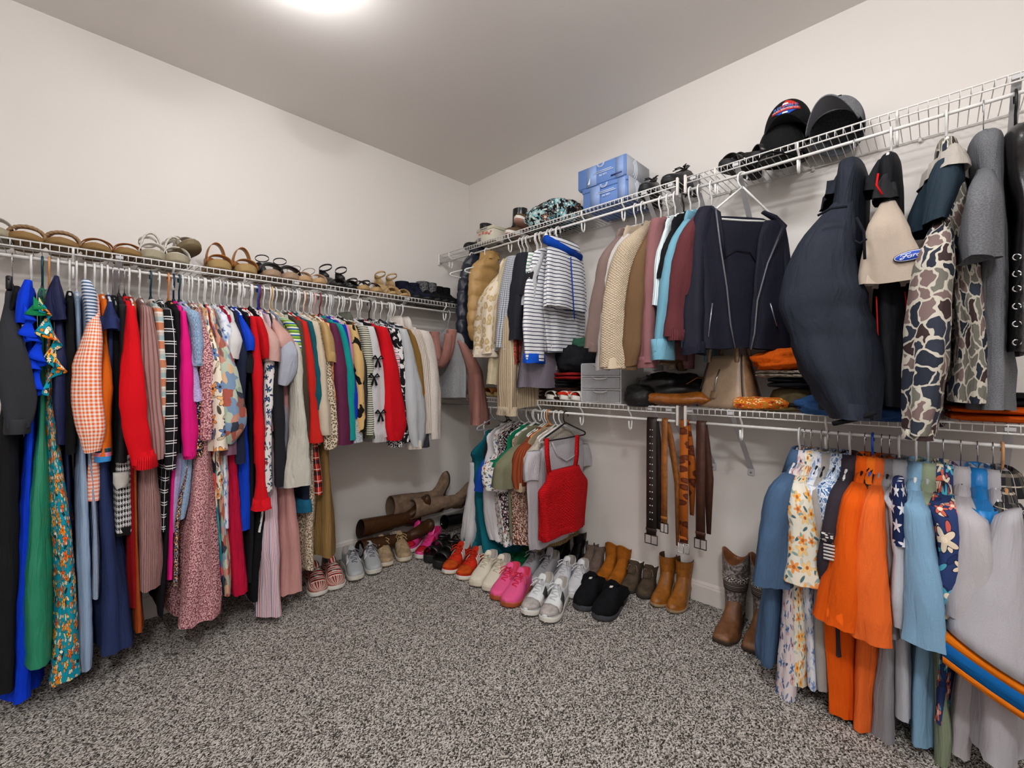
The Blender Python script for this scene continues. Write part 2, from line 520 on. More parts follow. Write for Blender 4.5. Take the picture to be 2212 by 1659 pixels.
# ------------------------------------------------------------------ wire shelves
def wire_shelf(side, t0, t1, deck, rodz, label, braces, hooks, capends, depth=.305):
    """t0 -> t1 along the wall, photo left to right"""
    s = 1 if t1 > t0 else -1
    ang = FR[side][0]
    root = empty('wire_shelf', wpt(side, t0, 0, deck), ang, label, 'shelf', 'white wire closet shelves')
    L = abs(t1 - t0)
    # local: x out, y along (0..L), z up from the deck
    def bar(name, x, z, r):
        m = MB(); m.tube([(x, 0.004, z), (x, L / 2, z), (x, L - .004, z)], r, 8); return m.build(name, M_WIRE, root)
    bar('front_rail', depth, 0, .0032)
    bar('lip_rail', depth, -.026, .0032)
    bar('back_rail', .012, -.003, .0028)
    bar('middle_rail', depth * .52, -.0045, .0028)
    bar('hang_rod', .29, rodz - deck, .0065)
    m = MB()
    n = int(L / .0254)
    for i in range(n + 1):
        y = .006 + i * (L - .012) / n
        m.tube([(.004, y, 0.0015), (depth - .004, y, .003), (depth + .0015, y, -.0015), (depth + .002, y, -.026)], .0016, 5)
    tag(m.build('deck_wires', M_WIRE, root), kind='stuff')
    for t in hooks:
        y = (t - t0) * s; m = MB()
        if not 0 < y < L: continue
        zr = rodz - deck
        pts = [(depth + .005, y, -.001), (depth + .006, y, -.028), (.300, y, -.035), (.282, y, zr + .01), (.276, y, zr - .012), (.279, y, zr - .045), (.287, y, zr - .06), (.296, y, zr - .06), (.305, y, zr - .045), (.307, y, zr - .015)]
        m.tube(pts, .0042, 8)
        m.build('rod_hook', M_WIRE, root)
    for t in braces:
        y = (t - t0) * s; m = MB()
        if not 0 < y < L: continue
        a, b = Vector((depth - .012, y, -.006)), Vector((.006, y, -.30))
        d = (b - a); w = Vector((0, .011, 0)); nn = Vector((d.z, 0, -d.x)).normalized() * .005
        rings = []
        for p in (a, b):
            rings.append([tuple(p - w), tuple(p - w + nn), tuple(p - w * .5 + nn * 1.2), tuple(p + w * .5 + nn * 1.2), tuple(p + w + nn), tuple(p + w)])
        m.loft(rings, True, True, True)
        m.box((.004, y, -.315), (.004, .03, .035))
        m.box((depth - .006, y, -.012), (.02, .024, .012))
        b_ = m.build('support_brace', M_STEEL, root, False)
        m = MB(); m.tube([(.005, y, -.318), (.009, y, -.318)], [.0055, .004], 8); m.build('screw', M_CHROME, b_)
    for y in capends:
        m = MB(); yy = y * L
        m.box((depth + .003, yy, (rodz - deck) / 2 - .004), (.018, .011, abs(rodz - deck) + .03), None, .003)
        m.build('end_cap', M_TRIM, root)
    m = MB()
    k = max(2, int(L / .3))
    for i in range(k):
        y = .1 + i * (L - .2) / (k - 1)
        m.box((.008, y, -.006), (.014, .012, .02), None, .003)
    tag(m.build('wall_clips', M_TRIM, root), kind='stuff')
    return root
def hk(side, t0, t1, step=.305, off=.1):
    s = 1 if t1 > t0 else -1
    out = []; t = t0 + s * off
    while (t1 - t) * s > 0.02: out.append(t); t += s * step
    return out
tl0, tl1 = -.62, XW - .004
wire_shelf('L', tl0, tl1, DECKL, RODL[1], 'long white wire shelf along the left wall with sandals on top',
           [along('L', q, .3) for q in (258, 640, 880)], [along('L', q, .3) for q in (-230, 158, 375, 528, 775, 962)], (1,))
tr = [along('U', q, .305) for q in (1464, 1481)]
wire_shelf('U', YW - .004, tr[0], DECKU, RODU[1], 'upper white wire shelf in the corner carrying boxes and the floral bag',
           [along('U', q, .3) for q in (1122, 1392, 1449)], [along('U', q, .3) for q in (972, 1100, 1258, 1345)], (0.003, 1))
wire_shelf('U', tr[1], -.75, DECKU, RODU[1], 'upper white wire shelf on the right carrying the caps',
           [along('U', q, .3) for q in (1498, 1590, 2198)], [along('U', q, .3) for q in (1546, 1724, 1938)], (0,))
wire_shelf('D', YW - .004, tr[0], DECKD, RODD[1], 'lower white wire shelf in the corner carrying the plastic drawers',
           [along('D', q, .3) for q in (1120, 1405, 1445)], [along('D', q, .3) for q in (1164, 1255, 1360)], (1,))
wire_shelf('D', tr[1], -.75, DECKD, RODD[1], 'lower white wire shelf on the right carrying the beige handbag',
           [along('D', q, .3) for q in (1490, 1578, 2182)], [along('D', q, .3) for q in (1600, 1784)], (0,))

# ------------------------------------------------------------------ hangers
HC = {'white': plain('white_plastic', '#dfdedc', .35, .45), 'black': M_BLACKP, 'teal': plain('dark_teal_plastic', '#123c44', .35, .45),
      'orange': plain('orange_plastic', '#d98a4e', .35, .45), 'navy': plain('navy_plastic', '#1a2242', .35, .45), 'grey': plain('grey_plastic', '#a5a7ab', .35, .45),
      'blue': plain('blue_plastic', '#1d4fb4', .35, .45), 'red': plain('maroon_plastic', '#7c1f2c', .35, .45), 'yellow': plain('yellow_plastic', '#d9a23c', .35, .45),
      'clear': plain('clear_plastic', '#d2d8dc', .1, .5, 0, None, .6), 'chrome': M_CHROME, 'tan': plain('tan_wood_plastic', '#c69363', .4, .4),
      'pink': plain('pink_plastic', '#d5a3a0', .35, .45)}
COLW = {'teal': 'dark teal', 'red': 'maroon'}
def hook_pts(drop, r=.0205, seg=10):
    pts = []
    for i in range(seg + 1):
        a = math.radians(-35 + i * (215 / seg))
        pts.append((0 - r * math.cos(a) * -1 if False else -r * math.cos(a), 0, r * math.sin(a)))
    pts.append((r, 0, -.02)); pts.append((r * .75, 0, -.035)); pts.append((0, 0, -.052)); pts.append((0, 0, -drop))
    return pts
def hanger(frame, colr, kind, label, drop, group, W=.2, slope=.33, mats=None):
    """a hanger hooked over the rod; frame is the matrix at the rod centre"""
    root = empty('coat_hanger' if kind != 'clip' else 'clip_hanger', (0, 0, 0), 0, label, 'hanger', group)
    root.matrix_world = frame
    mt = HC[colr]
    rod = .0065
    hookm = M_CHROME if kind in ('wire', 'clip', 'chrome') else mt
    rad = .0016 if kind in ('wire', 'clip', 'chrome') else .0038
    m = MB()
    r = rod + rad + .0115
    zc = rod + rad - r     # the hook rests on the rod
    pts = []
    for i in range(9):
        a = math.radians(205 - i * 205 / 8)
        pts.append((r * math.cos(a), 0, zc + r * math.sin(a)))
    pts += [(r, 0, zc - .022), (r * .6, 0, zc - .038), (0, 0, zc - .052), (0, 0, -drop)]
    m.tube(pts, rad, 7)
    m.build('hook', hookm, root)
    m = MB()
    rr = .0021 if kind == 'wire' else .0046
    if kind == 'clip':
        m.tube([(-.16, 0, -drop - .006), (0, 0, -drop), (.16, 0, -drop - .006)], .003, 6)
        m.build('bar', mt, root)
        for sx in (-1, 1):
            c = MB(); c.box((sx * .145, 0, -drop - .018), (.022, .016, .05), None, .004)
            c.build('clip', mt, root)
        return root
    e = drop + W * slope
    m.tube([(0, 0, -drop + .004), (W * .35, 0, -drop - W * .35 * slope), (W * .92, 0, -e + .002), (W * .985, 0, -e - .006), (W * .985, 0, -e - .014), (W * .93, 0, -e - .019),
            (0, 0, -e - .021), (-W * .93, 0, -e - .019), (-W * .985, 0, -e - .014), (-W * .985, 0, -e - .006), (-W * .92, 0, -e + .002), (-W * .35, 0, -drop - W * .35 * slope), (0, 0, -drop + .004)], rr, 7)
    m.build('shoulder_frame', mt, root)
    return root

# ------------------------------------------------------------------ cloth pieces
def resample(rows, step=.035, nmin=5):
    """rows of numbers whose third entry is z: smooth curve through them"""
    out = []
    n = len(rows)
    for i in range(n - 1):
        p0, p1, p2, p3 = rows[max(i - 1, 0)], rows[i], rows[i + 1], rows[min(i + 2, n - 1)]
        k = max(1, int(math.ceil(abs(p2[2] - p1[2]) / step)), int(math.ceil(abs(p2[1] - p1[1]) / step)))
        for j in range(k):
            t = j / k
            row = []
            for a, b, c, d in zip(p0, p1, p2, p3):
                v = .5 * (2 * b + (c - a) * t + (2 * a - 5 * b + 4 * c - d) * t * t + (3 * b - a - 3 * c + d) * t ** 3)
                lo, hi = min(b, c), max(b, c)
                ex = (hi - lo) * .15
                row.append(max(lo - ex, min(hi + ex, v)))
            out.append(row)
    out.append(list(rows[-1]))
    return out
def cloth_tube(m, rows, n=22, fold=.004, nf=5, seed=0.0, e=.75, open_end=True, wob=.005, hem=.004, flare=True, capt=True):
    """rows = [(x, y, z, ax, by)] top to bottom -> one closed cloth tube with folds and an open end"""
    rows = resample(rows)
    rings = []
    N = len(rows)
    z0, z1 = rows[0][2], rows[-1][2]
    ph = (seed * 1.7) % 6.28
    wob = wob + .07 * max(0.0, max(r[4] for r in rows) - .02)
    for i, (x, y, z, a, b) in enumerate(rows):
        t = i / max(1, N - 1)
        g = smooth01(t * 2.2) if flare else 1.0
        ring = []
        for j in range(n):
            th = 2 * PI * j / n + PI
            c, s = math.cos(th), math.sin(th)
            px = a * math.copysign(abs(c) ** e, c)
            py = b * math.copysign(abs(s) ** e, s)
            fa = fold + .26 * max(0.0, b - .018) * smooth01(t * 1.4)
            f = (math.sin(nf * th + ph + .9 * math.sin(z * 5 + seed)) + .45 * math.sin((2 * nf + 1) * th + 2 * ph + z * 3)) * fa * g * (.45 + .75 * t)
            rd = 1 - 2.2 * abs(nz(px * 13 + seed, py * 13 - seed, z * 3.2 + seed * 2))
            k = nz(px * 6 + seed * 3.1, py * 6 + seed, z * 4.5 + seed) * wob * g + rd * wob * .55 * g
            k += nz(px * 5 + seed, py * 5, z * 17 + seed) * wob * .7 * g
            L = math.hypot(c, s * .9) or 1
            fx, fy = c * (f + k), s * (f + k)
            zz = z
            if i == N - 1: zz += math.sin(2 * th + ph) * hem + nz(px * 9, py * 9, seed) * hem
            lim = .72 * b
            fy = max(-lim, min(lim, fy))
            ring.append((x + px + fx, y + py + fy, zz))
        rings.append(ring)
    m.loft(rings, True, capt, not open_end)
    if open_end:       # turned-in hem: own vertices, so the edge stays crisp
        x, y, z, a, b = rows[-1]
        last = rings[-1]
        ins = [[(x + (p[0] - x) * q, y + (p[1] - y) * (q - dq), p[2] + dz) for p in last] for q, dq, dz in ((1, 0, 0), (.965, .04, .001), (.9, .1, .05))]
        m.loft(ins, True, False, True)
    return rings
# ------------------------------------------------------------------ garments
RODN = {'L': 'left rail', 'U': 'upper right rail', 'D': 'lower right rail'}
RODZ = {'L': RODL[1], 'U': RODU[1], 'D': RODD[1]}
_seed = [0]
class Frame:
    """a hook point on a rod; local x out of the wall, y to the photo's right, z up from the rod"""
    def __init__(s, side, t, yaw=0.0):
        s.side, s.t, s.yaw = side, t, yaw
        s.o = wpt(side, t, .29, RODZ[side])
        s.ang = FR[side][0] + math.radians(yaw)
        s.M = Matrix.Translation(s.o) @ Matrix.Rotation(s.ang, 4, 'Z')
        s.I = s.M.inverted()
    def px(s, x, y, ax, val):
        """pixel -> local point on the local plane ax = val"""
        d = s.I.to_3x3() @ ray(x, y); c = s.I @ Vector((0, 0, CAMZ))
        i = 'xyz'.index(ax)
        return c + d * ((val - c[i]) / d[i])
def edge_rows(F, pts, U, ua, lean=0.0):
    """(px x, px y, half width px) on the plane out = U -> rows for cloth_tube"""
    rows = []
    for p in pts:
        x, y, hw = p[:3]
        uu = U + (p[3] if len(p) > 3 else 0)
        c = F.px(x, y, 'x', uu); l = F.px(x - hw, y, 'x', uu); r = F.px(x + hw, y, 'x', uu)
        rows.append([uu - ua if ua else 0, c.y, c.z, ua, abs(r.y - l.y) / 2])
    return rows
def shoulders(drop, W, y0, b, slope=.33, sh=1.0):
    if sh < 1: return [[0, 0, -drop - .075, W * sh * .55, .006], [0, 0, -drop - .085, W * sh * .8, .009], [0, y0, -drop - .13, W * sh, max(.010, b)]]
    return [[0, 0, -drop - .014, .068, .009], [0, 0, -drop - .03, .09, .012], [0, y0 * .5, -drop - W * slope * .62, W * .66, max(.012, b * .8)], [0, y0, -drop - W * slope - .022, W * .97, max(.012, b)]]
def E(side, name, lab, cat, mat, s=None, b=None, U=.23, hg=('white', 'plastic'), drop=.105, swob=.006, sh=1.0, cs=1.0, smat=None, cuff=None, W=.195, bt=.013, hem=None, hook=None, low=None, fold=.004, nf=5, collar=None, ua=.034, noslv=False, extra=None, where=None):
    """a garment hanging edge-on.  s: sleeve points, b: lower body / skirt points (pixels)"""
    _seed[0] += 1; sd = _seed[0] * 1.37
    ref = (s or b)[0]
    ptop = hook if hook else ref[0]
    t = along(side, ptop, .29 + (U if s else W))
    F = Frame(side, t)
    root = empty(name, (0, 0, 0), 0, lab, cat, 'clothes on the ' + RODN[side])
    root.matrix_world = F.M
    # body
    m = MB()
    rows = shoulders(drop, W, 0.0, bt, .33, sh)
    zsh = rows[-1][2]
    if b:
        br = edge_rows(F, b, W if len(b[0]) < 4 else W, 0)
        br = [r for r in br]
        for r in br: r[0] = 0; r[3] = W
        for p, r in zip(b, br):
            if len(p) > 3: r[3] = W + p[3]
        if br[0][2] < zsh - .12:
            rows.append([0, lerp(0, br[0][1], .5), lerp(zsh, br[0][2], .5), W * .9, lerp(bt, br[0][4], .4)])
        br = [r for r in br if r[2] < zsh - .02]
        rows += br
    else:
        er = edge_rows(F, s, U, 0)
        zend = hem if hem is not None else er[-1][2] + .02
        zend = min(zend, zsh - .2)
        rows += [[0, er[min(1, len(er) - 1)][1] * .6, lerp(zsh, zend, .5), W * .95, bt * 1.1], [0, er[min(1, len(er) - 1)][1] * .6, zend, W * .95, bt * 1.2]]
    cloth_tube(m, rows, 30, fold, nf, sd, .7)
    o = m.build('body', mat if isinstance(mat, bpy.types.Material) else mat, root)
    # sleeves
    if s:
        sm = smat or mat
        for sgn in (1, -1):
            rr = edge_rows(F, s, U, 0)
            rows = []
            r0 = rr[0]
            rows.append([W * .80, r0[1] * .6, min(r0[2] + .004, zsh + .03), .02, max(.008, r0[4] * .7)])
            for i, r in enumerate(rr):
                k = smooth01(i / max(1, len(rr) - 1) * 2)
                rows.append([U - .012 - .016 * (1 - k) , r[1], r[2] if i else min(r[2], zsh + .012), min(ua, max(.016, r[4] * 1.6)), r[4]])
            rows = [rows[0]] + [r for i, r in enumerate(rows[1:]) if r[2] < rows[0][2] - .004]
            if sgn < 0: rows = [[-min(r[0], .215), r[1] * .3, r[2], min(r[3], .045), min(r[4], .02)] for r in rows]
            m = MB(); cloth_tube(m, rows, 18, .0025, 3, sd + sgn, .85, wob=swob, hem=.003)
            m.build('sleeve', sm, root)
            if cuff:
                cm, cl = cuff[0], cuff[1]
                e = rows[-1]; e0 = rows[-2]
                zz = e[2]
                grow = cuff[2] if len(cuff) > 2 else 1.08
                m = MB(); cloth_tube(m, [[e[0], e[1], zz + cl * .6, e[3] * grow, e[4] * grow], [e[0], e[1], zz - cl * .15, e[3] * grow * 1.02, e[4] * grow * 1.02], [e[0], e[1], zz - cl * .4, e[3] * grow * .98, e[4] * grow * .98]], 18, .001, 3, sd, .9, wob=.001, hem=.001, flare=False, capt=True)
                m.build('cuff', cm, root)
    if low:   # second cloth below: (material, points, name)
        for (lm, lp, ln) in low:
            lr = edge_rows(F, lp, W + .01, 0)
            for r, p in zip(lr, lp): r[0] = 0; r[3] = W + (p[3] if len(p) > 3 else .012)
            m = MB(); cloth_tube(m, lr, 30, fold, nf, sd + 3, .7, flare=False)
            m.build(ln, lm, root)
    if collar:
        collar_ring(root, collar, drop, sd, cs)
    if extra: extra(root, F)
    if hg:
        hl = hg[0]; short = lab.split('|')[0] if '|' in lab else lab
        hang_label(F, hl, hg[1], lab, drop, side, W * .86)
    root['label'] = lab.replace('|', '').replace('  ', ' ')
    return root, F
def hang_label(F, hl, kind, lab, drop, side, W, slope=.33):
    short = (lab.split('|')[0]).strip()
    kw = {'plastic': 'plastic', 'wire': 'wire', 'clip': 'clip', 'chrome': 'metal hook', 'velvet': 'slim'}[kind]
    cw = COLW.get(hl, hl)
    if kind == 'wire' and hl in ('chrome',): cw = 'silver'
    txt = '%s %s hanger holding the %s' % (cw, kw, short)
    hanger(F.M, hl, kind, ' '.join(txt.split()[:16]), drop, 'hangers on the ' + RODN[side], W, slope)
def collar_ring(root, spec, drop, sd, cs=1.0):
    """stand collar folded over: (material, height)"""
    mt, h = spec[0], spec[1]
    W0 = spec[2] if len(spec) > 2 else .075
    rows_o = []
    m = MB(); rings = []
    n = 24
    for k, (f, z, gr) in enumerate(((1.0, -drop - .03, 0), (.92, -drop + h * .35, 0), (.96, -drop + h * .55, 0), (1.15, -drop + h * .1, 1), (1.42, -drop - .058, 2))):
        ring = []
        for j in range(n):
            th = 2 * PI * j / n
            c, s = math.cos(th), math.sin(th)
            dz = -.03 * max(0, -s) ** 2 if k >= 3 else 0
            ring.append((W0 * f * c, (.020, .030, .044)[gr] * cs * s, z + dz))
        rings.append(ring)
    m.loft(rings, True, False, False)
    return m.build('collar', mt, root, solid=.003)

def front_rows(F, pts, w, b):
    rows = []
    for p in pts:
        y, xl, xr = p[:3]
        l = F.px(xl, y, 'y', w); r = F.px(xr, y, 'y', w)
        rows.append([(l.x + r.x) / 2, w, (l.z + r.z) / 2, abs(r.x - l.x) / 2, p[3] if len(p) > 3 else b])
    return rows
def FV(side, name, lab, cat, mat, hookx, body, sleeves=(), yaw=0.0, w=0.0, b=.022, hg=('white', 'plastic'), drop=.10, smat=None, fold=.006, nf=7, cuff=None, W=.2, extra=None, group=True, seg=36, hookpt=None):
    """a garment seen from its face: rows are (px y, px left, px right[, half thickness])"""
    _seed[0] += 1; sd = _seed[0] * 1.37
    F = Frame(side, along(side, hookx, .29), yaw)
    root = empty(name, (0, 0, 0), 0, lab.replace('|', '').replace('  ', ' '), cat, 'clothes on the ' + RODN[side])
    root.matrix_world = F.M
    m = MB(); cloth_tube(m, front_rows(F, body, w, b), seg, fold, nf, sd, .8, wob=.006)
    m.build('body', mat, root)
    for sp in sleeves:
        rows = front_rows(F, sp[0], sp[1] if len(sp) > 1 else w, sp[2] if len(sp) > 2 else .028)
        m = MB(); cloth_tube(m, rows, 20, .003, 4, sd + 2, .9)
        m.build('sleeve', smat or mat, root)
        if cuff:
            e = rows[-1]; g = 1.16
            m = MB(); cloth_tube(m, [[e[0], e[1], e[2] + cuff[1] * .7, e[3] * g, e[4] * g], [e[0], e[1], e[2] - cuff[1] * .3, e[3] * g, e[4] * g]], 20, .001, 3, sd, .9, wob=.001, flare=False)
            m.build('cuff', cuff[0], root)
    if extra: extra(root, F)
    if hg: hang_label(F, hg[0], hg[1], lab, drop, side, W, hg[2] if len(hg) > 2 else .33)
    return root, F
def ruffle(root, F, mat, path, U, width=.03, waves=4.5, name='ruffle', amp=.03):
    """cascade of cloth along a list of pixels"""
    pts = [F.px(x, y, 'x', U) for x, y in path]
    m = MB(); n = 48; rows = []
    for q in range(5):
        f = q / 4
        row = []
        for i in range(n + 1):
            t = i / n * (len(pts) - 1); k = min(int(t), len(pts) - 2)
            p = pts[k].lerp(pts[k + 1], t - k)
            a = waves * 2 * PI * i / n
            row.append((p.x + f * (width * .45 + amp * .45 * math.cos(a)), p.y + f * (amp * 1.05 * math.sin(a)) + .25 * amp * f * math.sin(2.3 * a), p.z - f * width * 1.5 - f * amp * .35 * math.cos(a + .8)))
        rows.append(row)
    m.loft(rows, False)
    return m.build(name, mat, root, solid=.002)
# ------------------------------------------------------------------ LEFT RAIL, left to right
S = lambda c, **k: fab('solid', c, **k)
CHAR, BLK, NAVY = S('#34353a'), S('#141417'), S('#1f2440')
WT = S('#dedcdc')
COB = S('#0a3fe0', wrinkle=.5); EMER = S('#1f8a66', rough=.45, spec=.5, wrinkle=.5)
FLOR_TEAL = fab('floral', '#0d8fa6', ['#f08a1c', '#e8662a', '#f5b13c'], 17, size=.4, centre='#b8421c', leaf=['#f3ead2', '#d9d08c', '#17383c'], outline='#1d1a18', second=(['#f4ead0', '#f08a1c'], 34, '#e07a20'))
def blue_dress(root, F):
    for pth in (((52, 655), (70, 690), (62, 715)), ((58, 700), (92, 740), (72, 775)), ((60, 760), (88, 800), (70, 838))):
        ruffle(root, F, COB, pth, .235, .034, 1.7, amp=.024)
    m = MB()
    rows = edge_rows(F, [(60, 604, 9), (52, 650, 16), (48, 700, 14)], .23, 0)
    for r in rows: r[0] = .2; r[3] = .03
    cloth_tube(m, rows, 18, .002, 3, 5); m.build('shoulder_strap', COB, root)
E('L', 'blouse', 'charcoal gauze blouse with wide folded sleeves| at the far left', 'blouse', CHAR, [(14, 652, 15), (24, 740, 30), (36, 840, 36), (38, 885, 34), (36, 925, 26)], None, U=.25, hg=('black', 'clip'), cuff=(CHAR, .05, 1.12), hem=-.62)
E('L', 'trousers', 'black wide trousers| hanging below the charcoal blouse', 'trousers', S('#1d1d1f'), None, [(20, 700, 10), (16, 930, 22), (14, 1200, 28), (8, 1500, 30)], hg=None, U=.2, hook=30)
E('L', 'dress', 'cobalt blue ruffled long dress| trailing on the carpet', 'dress', COB, None, [(62, 690, 12), (66, 880, 10), (58, 1100, 16), (50, 1300, 24), (46, 1470, 34), (44, 1518, 40)], extra=blue_dress, W=.19)
E('L', 'dress', 'emerald satin dress with a wide plain skirt|', 'dress', EMER, None, [(88, 700, 8), (92, 850, 9), (90, 980, 18, .02), (86, 1150, 32, .035), (84, 1300, 40, .04), (84, 1440, 41, .045)], hg=('teal', 'plastic'), fold=.003, nf=3)
def teal_dress(root, F):
    ruffle(root, F, FLOR_TEAL, ((84, 640), (110, 700), (122, 760), (108, 820)), .24, .034, 3, amp=.024)
    ruffle(root, F, S('#17834f'), ((72, 640), (92, 660)), .24, .028, 1.5, amp=.024)
E('L', 'dress', 'teal maxi dress printed with orange flowers|', 'dress', FLOR_TEAL, None, [(104, 700, 10), (106, 850, 11), (118, 980, 16, .02), (132, 1120, 25, .03), (144, 1300, 27, .035), (140, 1475, 37, .035)], extra=teal_dress, hg=('tan', 'plastic'))
def navy_cap(root, F):
    m = MB(); rows = edge_rows(F, [(122, 596, 6), (120, 640, 15), (124, 690, 22)], .24, 0)
    for r in rows: r[0] = .215; r[3] = .035
    cloth_tube(m, rows, 20, .006, 4, 3); m.build('flutter_sleeve', S('#1d2247', rough=.5), root)
E('L', 'dress', 'navy satin dress with a fluttering cap sleeve|', 'dress', S('#22284c', rough=.5), [(125, 655, 8), (130, 760, 12), (128, 860, 12), (132, 960, 10)], [(140, 800, 9), (146, 1050, 8), (150, 1300, 8)], extra=navy_cap)
E('L', 'top', 'plain black sleeveless top| squeezed beside the navy satin dress', 'top', BLK, [(152, 640, 7), (152, 760, 9), (153, 980, 8)], hg=('white', 'plastic'))
E('L', 'dress', 'pale blue satin long dress|', 'dress', S('#9fb7d6', rough=.5, spec=.4), None, [(168, 640, 9), (172, 800, 9), (176, 950, 11), (180, 1100, 16), (184, 1300, 17), (186, 1452, 16)], hg=('white', 'plastic'), W=.19)
def bluestripe(root, F):
    m = MB(); rows = edge_rows(F, [(186, 604, 10), (192, 625, 16), (198, 690, 12), (196, 760, 8)], .22, 0)
    for r in rows: r[0] = .19; r[3] = .04
    cloth_tube(m, rows, 20, .002, 3, 9); m.build('puff_sleeve', fab('stripe', '#d9e0ea', '#4d6485', .012, .5), root)
E('L', 'dress', 'blue and white striped dress with puffed shoulders|', 'dress', fab('stripe', '#c8d2e0', '#3d5a86', .02, .5, ax='u'), None, [(188, 680, 10), (190, 900, 8), (204, 1080, 10), (208, 1200, 11), (207, 1295, 9)], extra=bluestripe)
GING = fab('gingham', '#e8641c', '#f3e7e0', .014)
E('L', 'dress', 'orange gingham dress with gathered puff sleeves|', 'dress', GING, [(212, 655, 9), (202, 720, 20), (193, 790, 29), (194, 870, 29), (200, 930, 24), (200, 975, 11)], [(206, 900, 10), (205, 1000, 16), (204, 1080, 17)], U=.26, ua=.05)
E('L', 'top', 'orange colour block top with turquoise and pink trim|', 'top', S('#dd6a17'), [(228, 720, 8), (229, 820, 11), (226, 930, 13), (224, 985, 16)], smat=S('#dd6a17'), cuff=(fab('multi', ['#3c8fd0', '#3c8fd0', '#d77f9a', '#1e3c48'], .06, ax='v'), .05), U=.235)
def navycap2(root, F):
    m = MB(); rows = edge_rows(F, [(238, 652, 4), (240, 690, 16), (240, 712, 22)], .25, 0)
    for r in rows: r[0] = .23; r[3] = .035
    cloth_tube(m, rows, 20, .006, 3, 8); m.build('cap_sleeve', S('#2a3564'), root)
E('L', 'dress', 'navy blue long dress with a flared cap sleeve|', 'dress', S('#2b3862'), None, [(240, 720, 9), (236, 900, 10), (226, 1010, 18), (234, 1150, 26, .02), (246, 1300, 37, .03), (250, 1412, 41, .035)], extra=navycap2)
HOUND = fab('hound', '#18181a', '#d8d8d8', .022)
def hound_pocket(root, F):
    m = MB(); rows = edge_rows(F, [(262, 1022, 17), (262, 1045, 16), (262, 1056, 9)], .24, 0)
    for r in rows: r[0] = .215; r[3] = .02
    cloth_tube(m, rows, 16, 0, 3, 8); m.build('pocket_lining', S('#c9c6c0'), root)
E('L', 'top', 'black top over a houndstooth skirt|', 'top', BLK, None, [(252, 700, 14), (256, 850, 18), (258, 1020, 18)], hg=('clear', 'wire'), low=[(HOUND, [(268, 985, 24), (270, 1080, 27), (270, 1150, 27)], 'houndstooth_skirt'), (S('#161616'), [(270, 1142, 27, .014), (269, 1158, 26, .014)], 'hem_band')], extra=hound_pocket)
E('L', 'cardigan', 'black cardigan| left of the bright red sweater', 'cardigan', S('#26262a'), [(268, 655, 10), (270, 740, 12), (266, 860, 10), (262, 1000, 10)], hg=('black', 'chrome'))
E('L', 'sweater', 'bright red sweater with a thick turned cuff|', 'sweater', fab('solid', '#d90f1c', c2='#5a0008'), [(284, 655, 9), (287, 740, 17), (288, 840, 23), (292, 920, 24), (306, 985, 21), (312, 1000, 22)], U=.27, ua=.05, cuff=(fab('rib', '#e01420', p=.008), .05, 1.15), hg=('black', 'chrome'))
E('L', 'dress', 'dark red long dress| hidden behind the red sweater', 'dress', S('#8e0d14'), None, [(290, 700, 7), (286, 1000, 10), (287, 1150, 12), (290, 1315, 10)], hg=('white', 'plastic'))
E('L', 'skirt', 'rust orange satin skirt| reaching almost to the carpet', 'skirt', S('#a2480f', rough=.4, spec=.5), None, [(292, 900, 5), (294, 1150, 6), (298, 1290, 12), (301, 1368, 15)], hg=None)
MRIB = fab('rib', '#a37c78', p=.016)
E('L', 'dress', 'mauve ribbed knit dress with long sleeves|', 'dress', MRIB, [(318, 642, 12), (323, 740, 19), (330, 850, 20), (338, 940, 16), (342, 992, 13)], [(320, 900, 16), (322, 1000, 20), (326, 1120, 26, .02), (327, 1275, 30, .03)], U=.25)
E('L', 'shirt', 'soft plaid shirt in rust and mint|', 'shirt', fab('plaid', '#c9bfb4', [('#c06a3c', .075, .034, 'v', 0, .85), ('#8fb0b4', .075, .02, 'v', .55, .8), ('#a5583a', .06, .012, 'u', 0, .5), ('#e8e2da', .0375, .004, 'v', .2, .8)]), [(344, 655, 10), (350, 740, 11), (352, 860, 10), (353, 982, 9)], hg=('teal', 'plastic'), U=.245)
WPANE = fab('plaid', '#17171a', [('#e6e6e6', .05, .0035, 'v', 0, 1), ('#e6e6e6', .05, .0035, 'v', .2, 1), ('#e6e6e6', .06, .0035, 'u', .3, 1)])
E('L', 'dress', 'black dress with white windowpane lines|', 'dress', WPANE, [(364, 662, 10), (369, 760, 14), (370, 880, 13), (367, 1015, 14)], [(360, 1000, 13), (357, 1080, 14), (355, 1150, 12)], U=.25)
E('L', 'dress', 'black dress with fringed tassel ties|', 'dress', BLK, [(384, 662, 7), (386, 800, 9), (384, 980, 8)], [(365, 1100, 6), (352, 1280, 7), (350, 1335, 4)], hg=('orange', 'plastic'))
E('L', 'sweater', 'hot pink sweater dress with ribbed cuff|', 'dress', S('#e21b80', c2='#7d003c'), [(398, 668, 6), (403, 760, 12), (405, 860, 17), (408, 930, 18), (410, 985, 12)], [(380, 980, 6), (372, 1060, 6), (367, 1255, 7)], U=.25, cuff=(fab('rib', '#dc1a78', p=.006), .03, 1.02), hg=('navy', 'plastic'))
E('L', 'blouse', 'lavender eyelet blouse with scalloped edge|', 'blouse', fab('spots', '#b3a7d2', '#8d80b4', 120, r=.12), [(410, 675, 7), (414, 760, 9), (421, 830, 9), (427, 866, 10)], [(400, 880, 8), (386, 1010, 11), (377, 1100, 11), (372, 1152, 8)], U=.24, hg=('teal', 'plastic'))
E('L', 'shirt', 'light blue denim shirt dress|', 'shirt', fab('denim', '#5f86ad'), [(418, 655, 14), (425, 710, 12), (428, 788, 12)], [(412, 900, 12), (403, 1010, 16), (398, 1070, 18), (391, 1122, 14)], U=.25, cuff=(fab('denim', '#6d92b6'), .012, 1.03))
